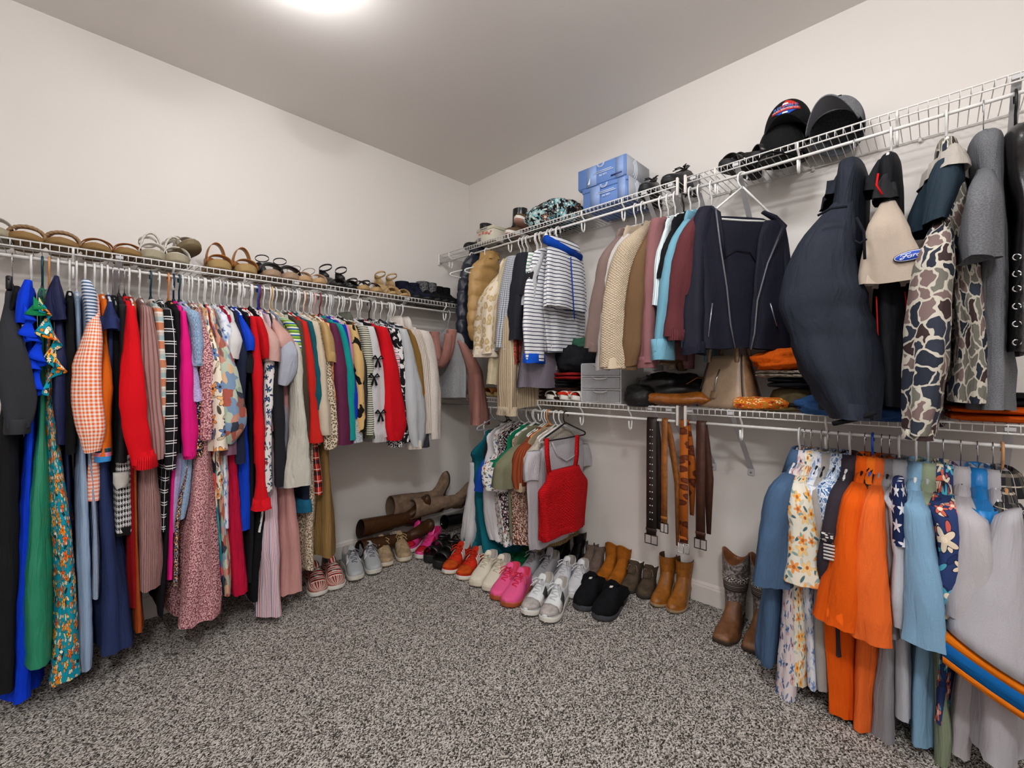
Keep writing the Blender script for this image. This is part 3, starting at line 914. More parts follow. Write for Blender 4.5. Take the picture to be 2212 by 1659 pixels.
MDOT = fab('spots', '#7d4650', ['#d6a5a5', '#c78f92', '#e3b8b6'], 115, r=.34, st=(1, 1.25, 0))
E('L', 'dress', 'dark floral dress speckled with tiny orange flowers|', 'dress', fab('spots', '#171a28', ['#e88a3c', '#f0dcc0', '#4f78b4', '#e8b070'], 110, r=.26), [(430, 700, 5), (432, 850, 8), (431, 985, 7)], [(405, 1000, 6), (384, 1120, 9), (381, 1268, 9)])
E('L', 'dress', 'mauve speckled maxi dress with a full skirt|', 'dress', MDOT, [(440, 678, 9), (446, 760, 13), (448, 860, 13), (447, 950, 11)], [(440, 930, 14, .02), (442, 1010, 24, .04), (438, 1130, 37, .06), (434, 1250, 46, .07), (432, 1350, 47, .07)], U=.25)
E('L', 'blouse', 'cream blouse with large blue and orange flowers|', 'blouse', fab('floral', '#e6dccb', ['#e89a52', '#5f83b8', '#f0b980'], 15, size=.42, centre='#3a2f30', leaf=['#7d6a52', '#4f4a44', '#c9b79a'], outline='#5a4638'), [(456, 690, 8), (468, 780, 13), (474, 880, 19), (475, 972, 21)], [(470, 960, 12), (474, 1020, 15), (471, 1078, 10)], U=.26, ua=.045)
MULTI = fab('cells', ['#9fae9c', '#7b94b0', '#c98e7c', '#8d5f56', '#d7b08a', '#39404c', '#b8c2b0', '#a9594c'], 28, warp=.9)
E('L', 'blouse', 'multicoloured abstract floral blouse with balloon sleeve|', 'blouse', MULTI, [(474, 690, 7), (486, 760, 15), (498, 850, 25), (504, 915, 25), (496, 958, 9)], [(476, 980, 10), (482, 1080, 11), (490, 1200, 13), (494, 1290, 14)], U=.265, ua=.05)
E('L', 'dress', 'colour block dress in teal, coral and black|', 'dress', fab('cells', ['#1f8090', '#d84a44', '#20242c', '#3fa0a0', '#e8d8c0', '#7a4a90'], 20, warp=.2), None, [(462, 760, 5), (466, 1060, 6), (475, 1180, 8), (481, 1285, 8)])
E('L', 'blouse', 'lilac blouse with a ruffled hem| under the abstract floral sleeve', 'blouse', S('#7c5a6c', rough=.5), [(490, 700, 6), (500, 850, 8), (500, 940, 13), (498, 982, 18)], U=.235)
E('L', 'dress', 'white dress with loose blue flowers|', 'dress', fab('floral', '#dce0e8', ['#7d97c4', '#a3b5d8'], 16, size=.4, centre='#4f6ba0', leaf=['#9aaccc', '#c5cfe0']), [(484, 672, 9), (494, 740, 12), (494, 800, 8)], [(488, 960, 10), (490, 1060, 11), (492, 1142, 9)])
E('L', 'dress', 'crimson crinkled long dress|', 'dress', S('#c2143c', wrinkle=.8), None, [(498, 780, 6), (506, 990, 11), (510, 1100, 15), (516, 1200, 17), (522, 1285, 15)])
E('L', 'tee', 'white tee with short sleeve|', 't-shirt', S('#d9d6d4'), [(512, 690, 9), (508, 735, 14), (503, 775, 11)], U=.25, hg=('grey', 'plastic'), hem=-.55)
E('L', 'cardigan', 'dark navy cardigan| left of the cobalt tee dress', 'cardigan', S('#20263c'), [(520, 690, 8), (524, 760, 12), (521, 840, 9), (520, 1000, 9)], U=.235)
E('L', 'dress', 'cobalt blue tee dress|', 'dress', S('#1242c8', wrinkle=.5), [(532, 685, 7), (540, 730, 13), (541, 758, 11)], [(524, 850, 7), (528, 940, 12), (531, 1040, 14), (530, 1146, 14)], U=.25)
E('L', 'tee', 'black short sleeved tee| beside the cobalt tee dress', 't-shirt', S('#1a1b1f'), [(545, 700, 10), (545, 780, 20), (546, 806, 20)], [(545, 900, 9), (546, 1100, 9), (540, 1260, 9)], U=.235)
E('L', 'dress', 'red dress with a flared bell sleeve|', 'dress', S('#cf1320'), [(552, 682, 7), (557, 760, 9), (560, 880, 9), (564, 1000, 9), (566, 1050, 10), (569, 1100, 18)], [(555, 800, 8), (556, 1000, 9)], U=.26)
E('L', 'blouse', 'red blouse with a ruched cap sleeve|', 'blouse', S('#c41019', wrinkle=.8), [(560, 680, 8), (572, 735, 11), (576, 775, 8)], U=.27, hem=-.4)
E('L', 'blouse', 'white blouse with navy and red botanical print|', 'blouse', fab('floral', '#e2dfdc', ['#2c4468', '#a8323c'], 20, size=.35, centre='#2c4468', leaf=['#2c4468', '#4a6a6a']), [(574, 690, 6), (584, 780, 10), (580, 900, 8), (576, 1060, 8)], [(570, 1080, 8), (562, 1150, 9)], U=.235)
E('L', 'dress', 'black long dress| behind the red bell sleeve', 'dress', BLK, None, [(566, 800, 6), (562, 1000, 9), (566, 1120, 13), (552, 1250, 10), (553, 1300, 9)], hg=('black', 'chrome'))
E('L', 'tee', 'blush pink tee with wide sleeve|', 't-shirt', S('#c9a199'), [(582, 690, 8), (590, 735, 14), (592, 780, 18)], U=.27, hem=-.5)
E('L', 'cardigan', 'long black cardigan| left of the grey linen shirt', 'cardigan', S('#232327'), [(596, 700, 7), (600, 820, 11), (604, 950, 12), (606, 1050, 13)], U=.245, hg=('red', 'plastic'))
STR = fab('multi', ['#e4d9da', '#a58aa6', '#e4d9da', '#c86a70', '#e4d9da', '#7d6a90'], .036)
E('L', 'dress', 'tiered dress with yellow, lilac and white stripes|', 'dress', STR, [(590, 780, 10), (600, 860, 12), (602, 930, 10)], [(585, 940, 9), (588, 1060, 16), (590, 1190, 25, .02), (592, 1215, 23, .02), (595, 1332, 24, .03)], U=.23, hg=('blue', 'plastic'))
E('L', 'blouse', 'dusty rose satin blouse with short sleeve|', 'blouse', S('#c99a90', rough=.4, spec=.5), [(606, 690, 10), (614, 730, 17), (618, 752, 16)], U=.255, hem=-.45)
E('L', 'top', 'lime green and blue striped top|', 'top', fab('multi', ['#8fb43c', '#2c5a9c', '#e8ecd8', '#5c8a34'], .03, ax='v'), [(622, 680, 9), (634, 710, 11), (640, 760, 10)], U=.235, hem=-.5, hg=('yellow', 'plastic'))
E('L', 'dress', 'blush pink satin long dress|', 'dress', S('#c9938e', rough=.45, spec=.45), None, [(616, 780, 8), (622, 960, 12), (628, 1060, 17), (634, 1180, 22), (635, 1283, 23)], hg=('white', 'plastic'))
E('L', 'blouse', 'blue grey chambray blouse with gathered cuff|', 'blouse', S('#a9adbb', wrinkle=.7), [(624, 700, 8), (624, 755, 17), (620, 805, 17), (612, 832, 9)], [(620, 900, 10), (618, 1000, 13), (612, 1056, 13)], U=.275, ua=.045)
E('L', 'shirt', 'pale grey linen shirt with a rolled sleeve|', 'shirt', S('#c5c1b6', wrinkle=.8), [(636, 700, 9), (641, 760, 11), (644, 860, 13), (646, 930, 19), (646, 1000, 22), (645, 1048, 24)], U=.265, ua=.05)
E('L', 'sweater', 'dark olive brown knit sweater|', 'sweater', S('#4c4236'), [(648, 690, 7), (655, 770, 13), (657, 870, 14), (657, 960, 14)], U=.235)
E('L', 'sweater', 'scarlet cardigan| beside the dark olive sweater', 'cardigan', S('#c4261f'), [(660, 688, 6), (668, 760, 8), (675, 850, 9), (682, 955, 11)], U=.25, hg=('white', 'plastic'))
E('L', 'dress', 'red and black tartan dress|', 'dress', fab('plaid', '#c4301f', [('#15151a', .06, .022, 'v', 0, .85), ('#15151a', .06, .022, 'u', 0, .75), ('#e8e2d8', .06, .003, 'v', .5, .9), ('#e8e2d8', .06, .003, 'u', .5, .9)]), None, [(672, 800, 6), (680, 975, 11), (684, 1020, 14), (687, 1068, 16)])
E('L', 'tee', 'navy tee dress with a turquoise hem|', 't-shirt', S('#1d2438'), None, [(652, 800, 6), (662, 1040, 13), (664, 1090, 14)], low=[(S('#1c6080'), [(664, 1080, 15), (664, 1108, 15)], 'hem_band')], hg=('chrome', 'wire'))
E('L', 'sweater', 'dark teal sweater with balloon sleeve|', 'sweater', S('#155461', wrinkle=.5), [(672, 688, 7), (682, 750, 9), (688, 820, 11), (690, 865, 12), (688, 884, 8)], U=.255, hg=('grey', 'plastic'))
E('L', 'sweater', 'cream fleece sweater| beside the dark teal sweater', 'sweater', S('#cbbca8'), [(682, 688, 8), (692, 760, 9), (698, 850, 12), (703, 925, 14), (705, 940, 11)], U=.26)
LEO = fab('leopard', '#cdbfa8', '#2a221c', '#8a6a48', 95)
E('L', 'dress', 'long leopard print dress|', 'dress', LEO, None, [(676, 800, 5), (676, 1090, 11), (672, 1160, 15), (672, 1232, 16)], hg=('white', 'plastic'))
E('L', 'blouse', 'cream blouse with small black leaf print|', 'blouse', LEO, [(697, 690, 6), (706, 770, 8), (713, 860, 10), (717, 940, 13), (714, 970, 9)], U=.25, hg=('white', 'plastic'))
E('L', 'blouse', 'tan satin blouse with a puffed short sleeve|', 'blouse', S('#b5935f', rough=.5, spec=.4), [(702, 690, 6), (710, 730, 12), (715, 770, 12), (716, 782, 10)], U=.27, hem=-.5, hg=('orange', 'plastic'))
E('L', 'dress', 'tan corduroy jumper dress|', 'dress', fab('rib', '#a5834f', p=.007, wrinkle=.5), None, [(700, 800, 6), (708, 985, 11), (712, 1080, 15), (714, 1150, 17), (714, 1205, 17)])
E('L', 'shirt', 'orange plaid flannel shirt|', 'shirt', fab('plaid', '#d08a52', [('#7d4326', .04, .012, 'v', 0, .7), ('#e8c49a', .04, .006, 'u', 0, .7)]), [(712, 695, 7), (720, 780, 8), (724, 900, 8)], U=.24, hg=('white', 'plastic'))
E('L', 'sweater', 'plum purple velvet sweatshirt|', 'sweater', S('#5e2443', rough=.75), [(722, 695, 7), (734, 770, 14), (740, 870, 17), (744, 960, 19)], U=.26, hg=('pink', 'plastic'))
E('L', 'sweater', 'turquoise sweater| right of the plum sweatshirt', 'sweater', S('#128f8c'), [(736, 692, 6), (748, 750, 8), (757, 830, 7), (760, 950, 7)], U=.265, hg=('red', 'plastic'))
E('L', 'sweater', 'royal blue sweater| right of the turquoise sweater', 'sweater', S('#1233b0'), [(746, 700, 5), (757, 780, 6), (765, 850, 9), (767, 905, 8)], U=.255)
E('L', 'top', 'pale pink fine knit top|', 'top', S('#c97aa6'), [(752, 700, 5), (761, 760, 6), (766, 850, 6)], U=.245)
E('L', 'sweater', 'grey melange sweater with navy flecks|', 'sweater', fab('heather', '#c6cbd0', '#4a545e'), [(757, 710, 5), (768, 800, 6), (770, 900, 10), (769, 955, 12)], U=.25)
E('L', 'cardigan', 'tan cardigan with black cow spots|', 'cardigan', fab('cow', '#c2a06a', '#14120f', 14), [(764, 700, 7), (774, 770, 11), (778, 850, 10), (779, 935, 8)], U=.265, hg=('grey', 'plastic'))
E('L', 'jacket', 'thin black leather jacket|', 'jacket', leather('#1a1a1c'), [(774, 705, 5), (784, 780, 8), (788, 860, 7), (789, 918, 6)], U=.25)
E('L', 'top', 'brown knit top| beside the olive striped sweater', 'top', S('#7a5334'), [(780, 715, 5), (789, 780, 6), (791, 900, 8)], U=.24)
E('L', 'sweater', 'olive and cream striped sweater with funnel neck|', 'sweater', fab('stripe', '#c9c6ba', '#4d5140', .012, .5), [(788, 700, 9), (797, 770, 10), (801, 860, 10), (803, 940, 11)], U=.26, cuff=(fab('rib', '#5a5d4c', p=.006), .04, 1.05), collar=(fab('rib', '#6b6d62', p=.006), .035, .08))
def bows(root, F):
    for (x, y) in ((816, 776), (808, 815), (822, 893)):
        c = F.px(x, y, 'x', .298)
        m = MB()
        for sy in (-1, 1):
            m.tube([(c.x, c.y, c.z), (c.x + .003, c.y + sy * .018, c.z + .018), (c.x + .003, c.y + sy * .030, c.z + .004), (c.x, c.y, c.z)], [.004, .009, .009, .004], 7, True, .5)
            m.tube([(c.x, c.y, c.z), (c.x + .002, c.y + sy * .008, c.z - .022), (c.x + .002, c.y + sy * .014, c.z - .044)], [.004, .006, .007], 7, True, .4)
        m.build('bow', BLK, root)
E('L', 'sweater', 'white sweater with black bows down the sleeve|', 'sweater', S('#c9c7c9'), [(802, 702, 8), (812, 770, 12), (817, 860, 14), (820, 945, 14)], U=.265, cuff=(fab('rib', '#c6c4c6', p=.006), .06, 1.03), extra=bows)
E('L', 'top', 'black top with pleated grey trim|', 'top', S('#19191c'), [(816, 706, 6), (826, 780, 6), (831, 900, 6)], U=.235)
E('L', 'sweater', 'deep red sweater with gathered balloon sleeves|', 'sweater', S('#c40f1c', c2='#5a0008'), [(828, 690, 9), (838, 760, 14), (846, 840, 17), (850, 920, 20), (849, 950, 13)], U=.27, ua=.05, hg=('white', 'plastic'))
E('L', 'blouse', 'black and white dotted blouse|', 'blouse', fab('spots', '#17171a', '#dcdcdc', 130, r=.28), [(842, 712, 5), (855, 800, 6), (860, 900, 8), (858, 965, 12)], U=.24, hg=('black', 'plastic'))
E('L', 'top', 'pink and black striped top|', 'top', fab('multi', ['#d9507f', '#e8e4e4', '#1a1a1c', '#e8e4e4'], .02, ax='v'), [(848, 716, 5), (857, 770, 6), (862, 840, 6)], U=.25, hem=-.55, hg=('chrome', 'wire'))
E('L', 'blouse', 'black blouse with white brush marks|', 'blouse', fab('cow', '#151517', '#d9d6d6', 30, th=.56), [(856, 705, 8), (866, 780, 9), (871, 870, 9), (874, 955, 9)], U=.255)
E('L', 'top', 'slate navy top| left of the pale grey sweater', 'top', S('#2c3348'), [(868, 705, 6), (879, 780, 7), (880, 900, 7)], U=.25, hg=('black', 'chrome'))
E('L', 'sweater', 'pale grey sweater with a cream cuff|', 'sweater', S('#b9bcc0'), [(872, 702, 8), (886, 780, 14), (894, 860, 19), (898, 930, 18), (899, 965, 12)], U=.265, ua=.045, cuff=(S('#cfc3b4'), .03, .95))
E('L', 'top', 'dark charcoal knit top|', 'top', S('#303238'), [(884, 710, 5), (898, 790, 6), (912, 900, 8), (916, 965, 9)], U=.24)
E('L', 'sweater', 'camel brown plain knit sweater|', 'sweater', S('#80602f'), [(890, 705, 6), (902, 780, 8), (908, 860, 8)], U=.25, hem=-.6)
E('L', 'top', 'bright orange top| near the end of the left rail', 'top', S('#d06a10'), [(894, 700, 5), (906, 770, 5), (914, 850, 5)], U=.255, hem=-.55)
E('L', 'sweater', 'cream ribbed hooded sweater|', 'sweater', fab('rib', '#cbbfb4', p=.01), [(900, 692, 12), (913, 760, 12), (921, 850, 11), (925, 935, 10)], U=.26, collar=(S('#cfc6bd'), .05, .09))
E('L', 'hoodie', 'oatmeal hooded cardigan with a ribbed front|', 'cardigan', fab('heather', '#cdc6bf', '#b3aaa2'), [(918, 694, 11), (930, 760, 14), (938, 850, 13), (940, 948, 13)], U=.265, collar=(S('#d0c9c2'), .05, .09))
# grey heather top over a mauve cardigan with a scarf, last on the rail
def scarf(root, F):
    m = MB()
    for k, (dy, rr) in enumerate(((0, .038), (-.025, .034))):
        pts = []
        for i in range(15):
            a = PI * (1.08 * i / 14 - .04)
            pts.append((.0 + .10 * math.cos(a) , -.045 + dy, -.135 - .21 * max(0, math.sin(a)) ** 1.5 - k * .03))
        m.tube(pts, rr, 12, True, .8)
    m.build('scarf', S('#a8766c', wrinkle=.9), root)
HEATH = fab('heather', '#a9a9ab', '#7d7d80')
E('L', 'hoodie', 'grey heather sweatshirt under a mauve cardigan and scarf|', 'sweatshirt', HEATH, [(1016, 735, 8), (1028, 800, 10), (1034, 870, 12), (1036, 918, 13)], None, U=.24, smat=S('#a17268'), W=.17, bt=.024, hg=('grey', 'plastic'), hem=-.60, extra=scarf, drop=.12, ua=.05)
# ------------------------------------------------------------------ UPPER RIGHT RAIL, corner section
def puffer(side, name, lab, mat, hookx, body, w, b, W=.2, hg=('white', 'plastic'), n=8):
    _seed[0] += 1
    F = Frame(side, along(side, hookx, .29), 0)
    root = empty(name, (0, 0, 0), 0, lab.replace('|', ''), 'vest', 'clothes on the ' + RODN[side])
    root.matrix_world = F.M
    rows = front_rows(F, body, w, b)
    m = MB()
    fine = resample(rows, .009)
    rings = []
    H = rows[0][2] - rows[-1][2]
    for i, (x, y, z, a, bb) in enumerate(fine):
        t = (rows[0][2] - z) / H * n
        puff = abs(math.sin(PI * t)) ** .6
        ring = []
        for j in range(40):
            th = 2 * PI * j / 40
            c, s = math.cos(th), math.sin(th)
            k = nz(c * 3 * a * 8, s * 2, z * 22 + _seed[0]) * .008 + (1 - 2 * abs(nz(c * a * 40, s * 3, z * 12 + _seed[0]))) * .004
            ring.append((x + (a * (.93 + .07 * puff) + k) * math.copysign(abs(c) ** .8, c), y + (bb * (.7 + .3 * puff) + k) * math.copysign(abs(s) ** .8, s), z))
        rings.append(ring)
    m.loft(rings, True, True, True)
    m.build('quilted_body', mat, root)
    m = MB(); r0 = rows[0]
    cr = [[r0[0], r0[1], r0[2] + .035, r0[3] * .8, r0[4] * .9], [r0[0], r0[1], r0[2] + .005, r0[3] * 1.0, r0[4]], [r0[0], r0[1], r0[2] - .02, r0[3] * 1.05, r0[4] * 1.0]]
    cloth_tube(m, cr, 24, .002, 4, 2, .85)
    m.build('collar', mat, root)
    hang_label(F, hg[0], hg[1], lab, .1, side, W)
    return root, F
NYL_N = plain('navy_nylon', '#1a1f2e', .4, .45, 0, (60, .35, .004))
NYL_T = plain('tan_nylon', '#b18c57', .5, .35, 0, (60, .35, .004))
puffer('U', 'puffer_vest', 'navy puffer vest| at the corner end of the upper rail', NYL_N, 1020, [(548, 1022, 1048), (570, 1005, 1050), (620, 992, 1052), (690, 988, 1054), (755, 986, 1056)], 0, .05, n=7, hg=('white', 'plastic'))
puffer('U', 'puffer_vest', 'tan puffer vest| right of the navy puffer vest', NYL_T, 1052, [(556, 1046, 1070), (590, 1018, 1074), (650, 1014, 1078), (700, 1012, 1080), (738, 1018, 1082)], 0, .055, n=6)
LEOF = fab('leopard', '#d5c7b2', '#b39c74', '#c4ae88', 22)
E('U', 'sweater', 'cream fleece pullover with tan leopard spots|', 'sweater', LEOF, [(1066, 585, 10), (1056, 640, 17), (1050, 710, 20), (1048, 765, 18)], U=.24, ua=.05, cuff=(S('#d3c6b4'), .05, 1.1))
E('U', 'cardigan', 'cream fuzzy knit cardigan with a beige edge|', 'cardigan', fab('knit', '#cdbf9f', p=.011), [(1080, 565, 9), (1076, 630, 12), (1070, 720, 11), (1062, 830, 9)], U=.215)
E('U', 'top', 'pale mauve long sleeved top| left of the grey gingham knit', 'top', S('#a58e8c'), [(1088, 570, 6), (1084, 650, 8), (1080, 740, 8)], U=.215)
E('U', 'cardigan', 'long cream cable knit cardigan| dangling onto the lower hangers', 'cardigan', fab('rib', '#bba98d', p=.016), [(1098, 590, 8), (1096, 700, 12), (1097, 790, 13), (1096, 850, 14), (1095, 890, 15)], U=.25, cuff=(fab('rib', '#c4b49b', p=.008), .05, 1.2))
E('U', 'sweater', 'grey and white gingham knit sweater|', 'sweater', fab('gingham', '#4f5661', '#c5c8cc', .011), [(1102, 550, 10), (1095, 620, 15), (1088, 700, 16), (1085, 752, 14)], U=.245, cuff=(fab('stripe', '#c5c8cc', '#4f5661', .008, .5), .03, 1.05))
E('U', 'sweater', 'rust sweater with glittering thread|', 'sweater', fab('sparkle', '#4a1310', '#c4604a'), [(1112, 560, 6), (1108, 650, 8), (1102, 730, 12), (1098, 788, 16)], U=.235)
E('U', 'blouse', 'dark charcoal ruched blouse|', 'blouse', S('#26282f', wrinkle=1.0), [(1124, 535, 12), (1120, 600, 15), (1112, 670, 14), (1110, 735, 12)], U=.25, hg=('white', 'plastic'))
E('U', 'dress', 'grey waffle knit dress| below the dark ruched blouse', 'dress', fab('gingham', '#5d5760', '#7d7680', .006), None, [(1122, 620, 8), (1130, 740, 12), (1128, 800, 16, .01), (1126, 838, 18, .01)], hg=('orange', 'plastic'))
E('U', 'tee', 'green and white striped tee|', 't-shirt', fab('stripe', '#d8dcd6', '#4d7a68', .02, .3), [(1138, 545, 10), (1132, 580, 13), (1128, 612, 13)], U=.225, hem=-.45)
E('U', 'tee', 'black tee with a grey neckline|', 't-shirt', S('#222226'), [(1148, 560, 8), (1140, 600, 12), (1132, 640, 12)], U=.235, hem=-.42)
E('U', 'tee', 'light grey tee| left of the striped sweater', 't-shirt', S('#b9b9bc'), [(1152, 545, 9), (1144, 600, 11), (1138, 660, 11)], U=.225, hem=-.45)
BST = fab('stripe', '#dddde0', '#232a44', .021, .25)
FV('U', 'sweater', 'white sweater with navy stripes and blue cuffs|', 'sweater', BST, 1205, [(540, 1190, 1225, .012), (552, 1165, 1250, .02), (575, 1150, 1262), (640, 1158, 1264), (700, 1172, 1262), (748, 1178, 1260), (762, 1180, 1258)],
   [([(560, 1152, 1176), (600, 1140, 1180), (660, 1133, 1178), (720, 1131, 1174), (778, 1136, 1172)], -.015, .03)], w=0, b=.025, cuff=(S('#0f4fc0'), .05), hg=('white', 'plastic'), nf=9)
def shorts_band(root, F):
    m = MB(); rows = front_rows(F, [(497, 1184, 1222, .02), (532, 1186, 1250, .02), (552, 1186, 1257, .02)], .045, .02)
    tilt = 0
    a = F.px(1183, 516, 'y', .07); b_ = F.px(1255, 556, 'y', .07)
    d = (b_ - a)
    rings = []
    for p in (a, a.lerp(b_, .5), b_):
        rings.append([(p.x, .058 + .026 * math.cos(q * PI / 6), p.z + .024 * math.sin(q * PI / 6)) for q in range(12)])
    m = MB(); m.loft(rings, True, True, True)
    m.build('waistband', S('#0d47b0', wrinkle=.8), root)
    for q in ((1236, 560), (1241, 650)):
        pass
    p0 = F.px(1233, 555, 'y', .086); p1 = F.px(1238, 640, 'y', .088); p2 = F.px(1241, 690, 'y', .084)
    m = MB(); m.tube([p0, p1, p2], .0035, 6); m.build('drawstring', S('#0d47b0'), root)
FV('U', 'shorts', 'navy striped shorts with a blue waistband|', 'shorts', BST, 1214, [(520, 1186, 1248, .02), (545, 1183, 1256, .024), (600, 1181, 1262, .028), (655, 1178, 1264, .03), (668, 1178, 1264, .03)], w=.045, b=.028, hg=('white', 'clip'), drop=.075, extra=shorts_band)

# ------------------------------------------------------------------ UPPER RIGHT RAIL, middle group
E('U', 'sweater', 'taupe hooded sweater with a wide collar|', 'sweater', S('#7d6a64'), [(1318, 505, 10), (1308, 560, 12), (1298, 640, 14), (1290, 720, 15), (1285, 752, 15)], U=.245, ua=.05, cuff=(S('#75625d'), .05, .95))
E('U', 'sweatshirt', 'cream and grey colour block sweatshirt|', 'sweatshirt', S('#b8a692'), [(1334, 500, 12), (1322, 560, 14), (1310, 650, 13), (1303, 740, 12), (1298, 800, 10)], U=.245, smat=fab('heather', '#bdb9b6', '#a8a4a2'))
QUILT = fab('quilt', '#c6b49b', .017)
E('U', 'pullover', 'cream quilted diamond stitched pullover|', 'pullover', QUILT, [(1372, 480, 14), (1356, 530, 22), (1338, 600, 26), (1330, 680, 27), (1328, 760, 27), (1326, 795, 24)], None, U=.255, ua=.06, cuff=(S('#c2b098'), .014, 1.02), hg=('white', 'plastic'))
E('U', 'hoodie', 'brown hooded sweatshirt| right of the quilted pullover', 'sweatshirt', S('#6e543b'), [(1392, 490, 10), (1382, 560, 13), (1373, 660, 15), (1367, 740, 15), (1362, 790, 10)], U=.24, ua=.05, cuff=(S('#675038'), .05, .95))
E('U', 'sweatshirt', 'dusty mauve plain sweatshirt|', 'sweatshirt', S('#8a5e60'), [(1416, 470, 12), (1408, 540, 15), (1402, 640, 17), (1398, 740, 17), (1398, 785, 17)], W=.165, U=.205, ua=.05, cuff=(S('#86595c'), .05, 1.0))
E('U', 'top', 'thin pale blue striped top|', 'top', fab('stripe', '#a9bcc4', '#dfe6e8', .012, .5, ax='u'), [(1432, 475, 6), (1424, 560, 8), (1418, 660, 8)], U=.22, hg=('black', 'plastic'))
E('U', 'tee', 'black tee| behind the sky blue sweatshirt', 't-shirt', BLK, [(1446, 480, 5), (1438, 540, 8), (1432, 600, 9)], U=.225)
E('U', 'sweatshirt', 'sky blue sweatshirt with long cuffs|', 'sweatshirt', S('#6fa3b8'), [(1468, 468, 12), (1455, 530, 13), (1442, 620, 15), (1432, 700, 17), (1427, 760, 18)], W=.165, U=.215, ua=.055, cuff=(S('#74aac0'), .09, 1.08), hg=('white', 'plastic'))
E('U', 'jacket', 'burgundy track jacket with gathered cuff|', 'jacket', S('#5e2f33'), [(1498, 455, 14), (1486, 510, 18), (1474, 600, 22), (1467, 680, 24), (1464, 728, 26)], W=.165, U=.205, ua=.06, cuff=(fab('rib', '#5a2b30', p=.008), .045, .92), hg=('white', 'plastic'))
NAVJ = S('#1e1f2c', rough=.7, wrinkle=.25)
def navjacket(root, F):
    for rows in ([(456, 1512, 1552), (480, 1504, 1556), (540, 1503, 1562), (620, 1510, 1572), (700, 1511, 1580), (752, 1510, 1590)],
                 [(478, 1652, 1690), (510, 1640, 1692), (580, 1632, 1690), (650, 1628, 1694), (720, 1624, 1702), (754, 1620, 1706)]):
        m = MB(); cloth_tube(m, front_rows(F, rows, .030, .014), 24, .004, 5, rows[0][1], .8, wob=.006); m.build('front_panel', NAVJ, root)
    for xs in (((1546, 450), (1556, 530), (1570, 620), (1578, 700), (1588, 752)), ((1690, 494), (1658, 570), (1636, 650), (1630, 720), (1622, 755))):
        pts = [F.px(x, y, 'y', .050) for x, y in xs]
        z_ = MB(); z_.tube(pts, .004, 6); z_.build('zip', plain('grey_zip', '#55565e', .4, .5), root)
    for xs in (((1539, 655), (1530, 728)), ((1664, 655), (1678, 705))):
        pts = [F.px(x, y, 'y', .050) for x, y in xs]
        z_ = MB(); z_.tube(pts, .003, 6); z_.build('pocket_zip', plain('silver_zip', '#9a9aa4', .3, .5, .8), root)
    for xs, rr in ((((1534, 448), (1548, 462), (1556, 510), (1564, 560)), (.012, .022, .020, .010)), (((1648, 458), (1672, 470), (1690, 490), (1668, 540), (1650, 580)), (.012, .018, .024, .018, .008))):
        m = MB(); m.tube([F.px(x, y, 'y', .036) for x, y in xs], list(rr), 10, True, .55); m.build('collar_flap', NAVJ, root)
    pts = [F.px(x, y, 'y', .006) for x, y in ((1562, 560), (1590, 542), (1620, 545), (1638, 575))]
    m = MB(); m.tube(pts, .002, 5); m.build('back_seam', S('#0c0c12'), root)
FV('U', 'jacket', 'navy zip jacket facing the room|', 'jacket', NAVJ, 1604, [(470, 1552, 1650, .008), (478, 1530, 1668, .012), (496, 1512, 1686, .016), (560, 1512, 1684), (650, 1518, 1690), (720, 1514, 1700), (754, 1514, 1702)],
   [([(450, 1510, 1540), (475, 1499, 1540), (520, 1493, 1532), (600, 1486, 1526), (690, 1482, 1522), (758, 1481, 1522)], .016, .03), ([(488, 1666, 1692), (540, 1674, 1702), (620, 1682, 1708), (700, 1688, 1712), (758, 1692, 1716)], .006, .028)],
   yaw=-38, w=-.012, b=.016, cuff=(S('#1c1d2a'), .05), extra=navjacket, drop=.058, nf=7, W=.16, hg=('white', 'plastic', .75))

# ------------------------------------------------------------------ UPPER RIGHT RAIL, right section
BIGN = S('#262b36', rough=.7, c2='#05060a', wrinkle=.5)
def bigcollar(root, F):
    m = MB(); rows = edge_rows(F, [(1836, 355, 12), (1822, 385, 22), (1806, 430, 34)], .1, 0)
    for r in rows: r[0] = .06; r[3] = .08
    cloth_tube(m, rows, 22, .006, 3, 5); m.build('collar', S('#20242e', rough=.7), root)
    for pts in (((1766, 466), (1795, 450), (1830, 446)), ((1850, 470), (1866, 500), (1868, 560)), ((1846, 520), (1858, 526), (1872, 516))):
        m = MB(); m.tube([F.px(x, y, 'x', .335) for x, y in pts], .004, 6); m.build('seam', S('#171a22'), root)
    m = MB(); rows = edge_rows(F, [(1850, 905, 44), (1846, 918, 42)], .29, 0)
    p = [F.px(1806, 918, 'x', .285), F.px(1872, 900, 'x', .285), F.px(1822, 925, 'x', .285)]
    m.tube([F.px(1800, 915, 'x', .30), F.px(1850, 905, 'x', .305), F.px(1892, 890, 'x', .30)], .016, 8, True, .5)
    m.build('wrist_strap', S('#17181c'), root)
E('U', 'jacket', 'large navy softshell jacket with a wide sleeve|', 'jacket', BIGN, [(1806, 420, 34), (1782, 520, 62), (1768, 620, 74), (1775, 700, 76), (1790, 780, 74), (1820, 850, 62), (1842, 905, 44)], None, U=.27, ua=.075, W=.215, bt=.04, swob=.016, hg=('grey', 'chrome'), drop=.08, extra=bigcollar, hook=1822)
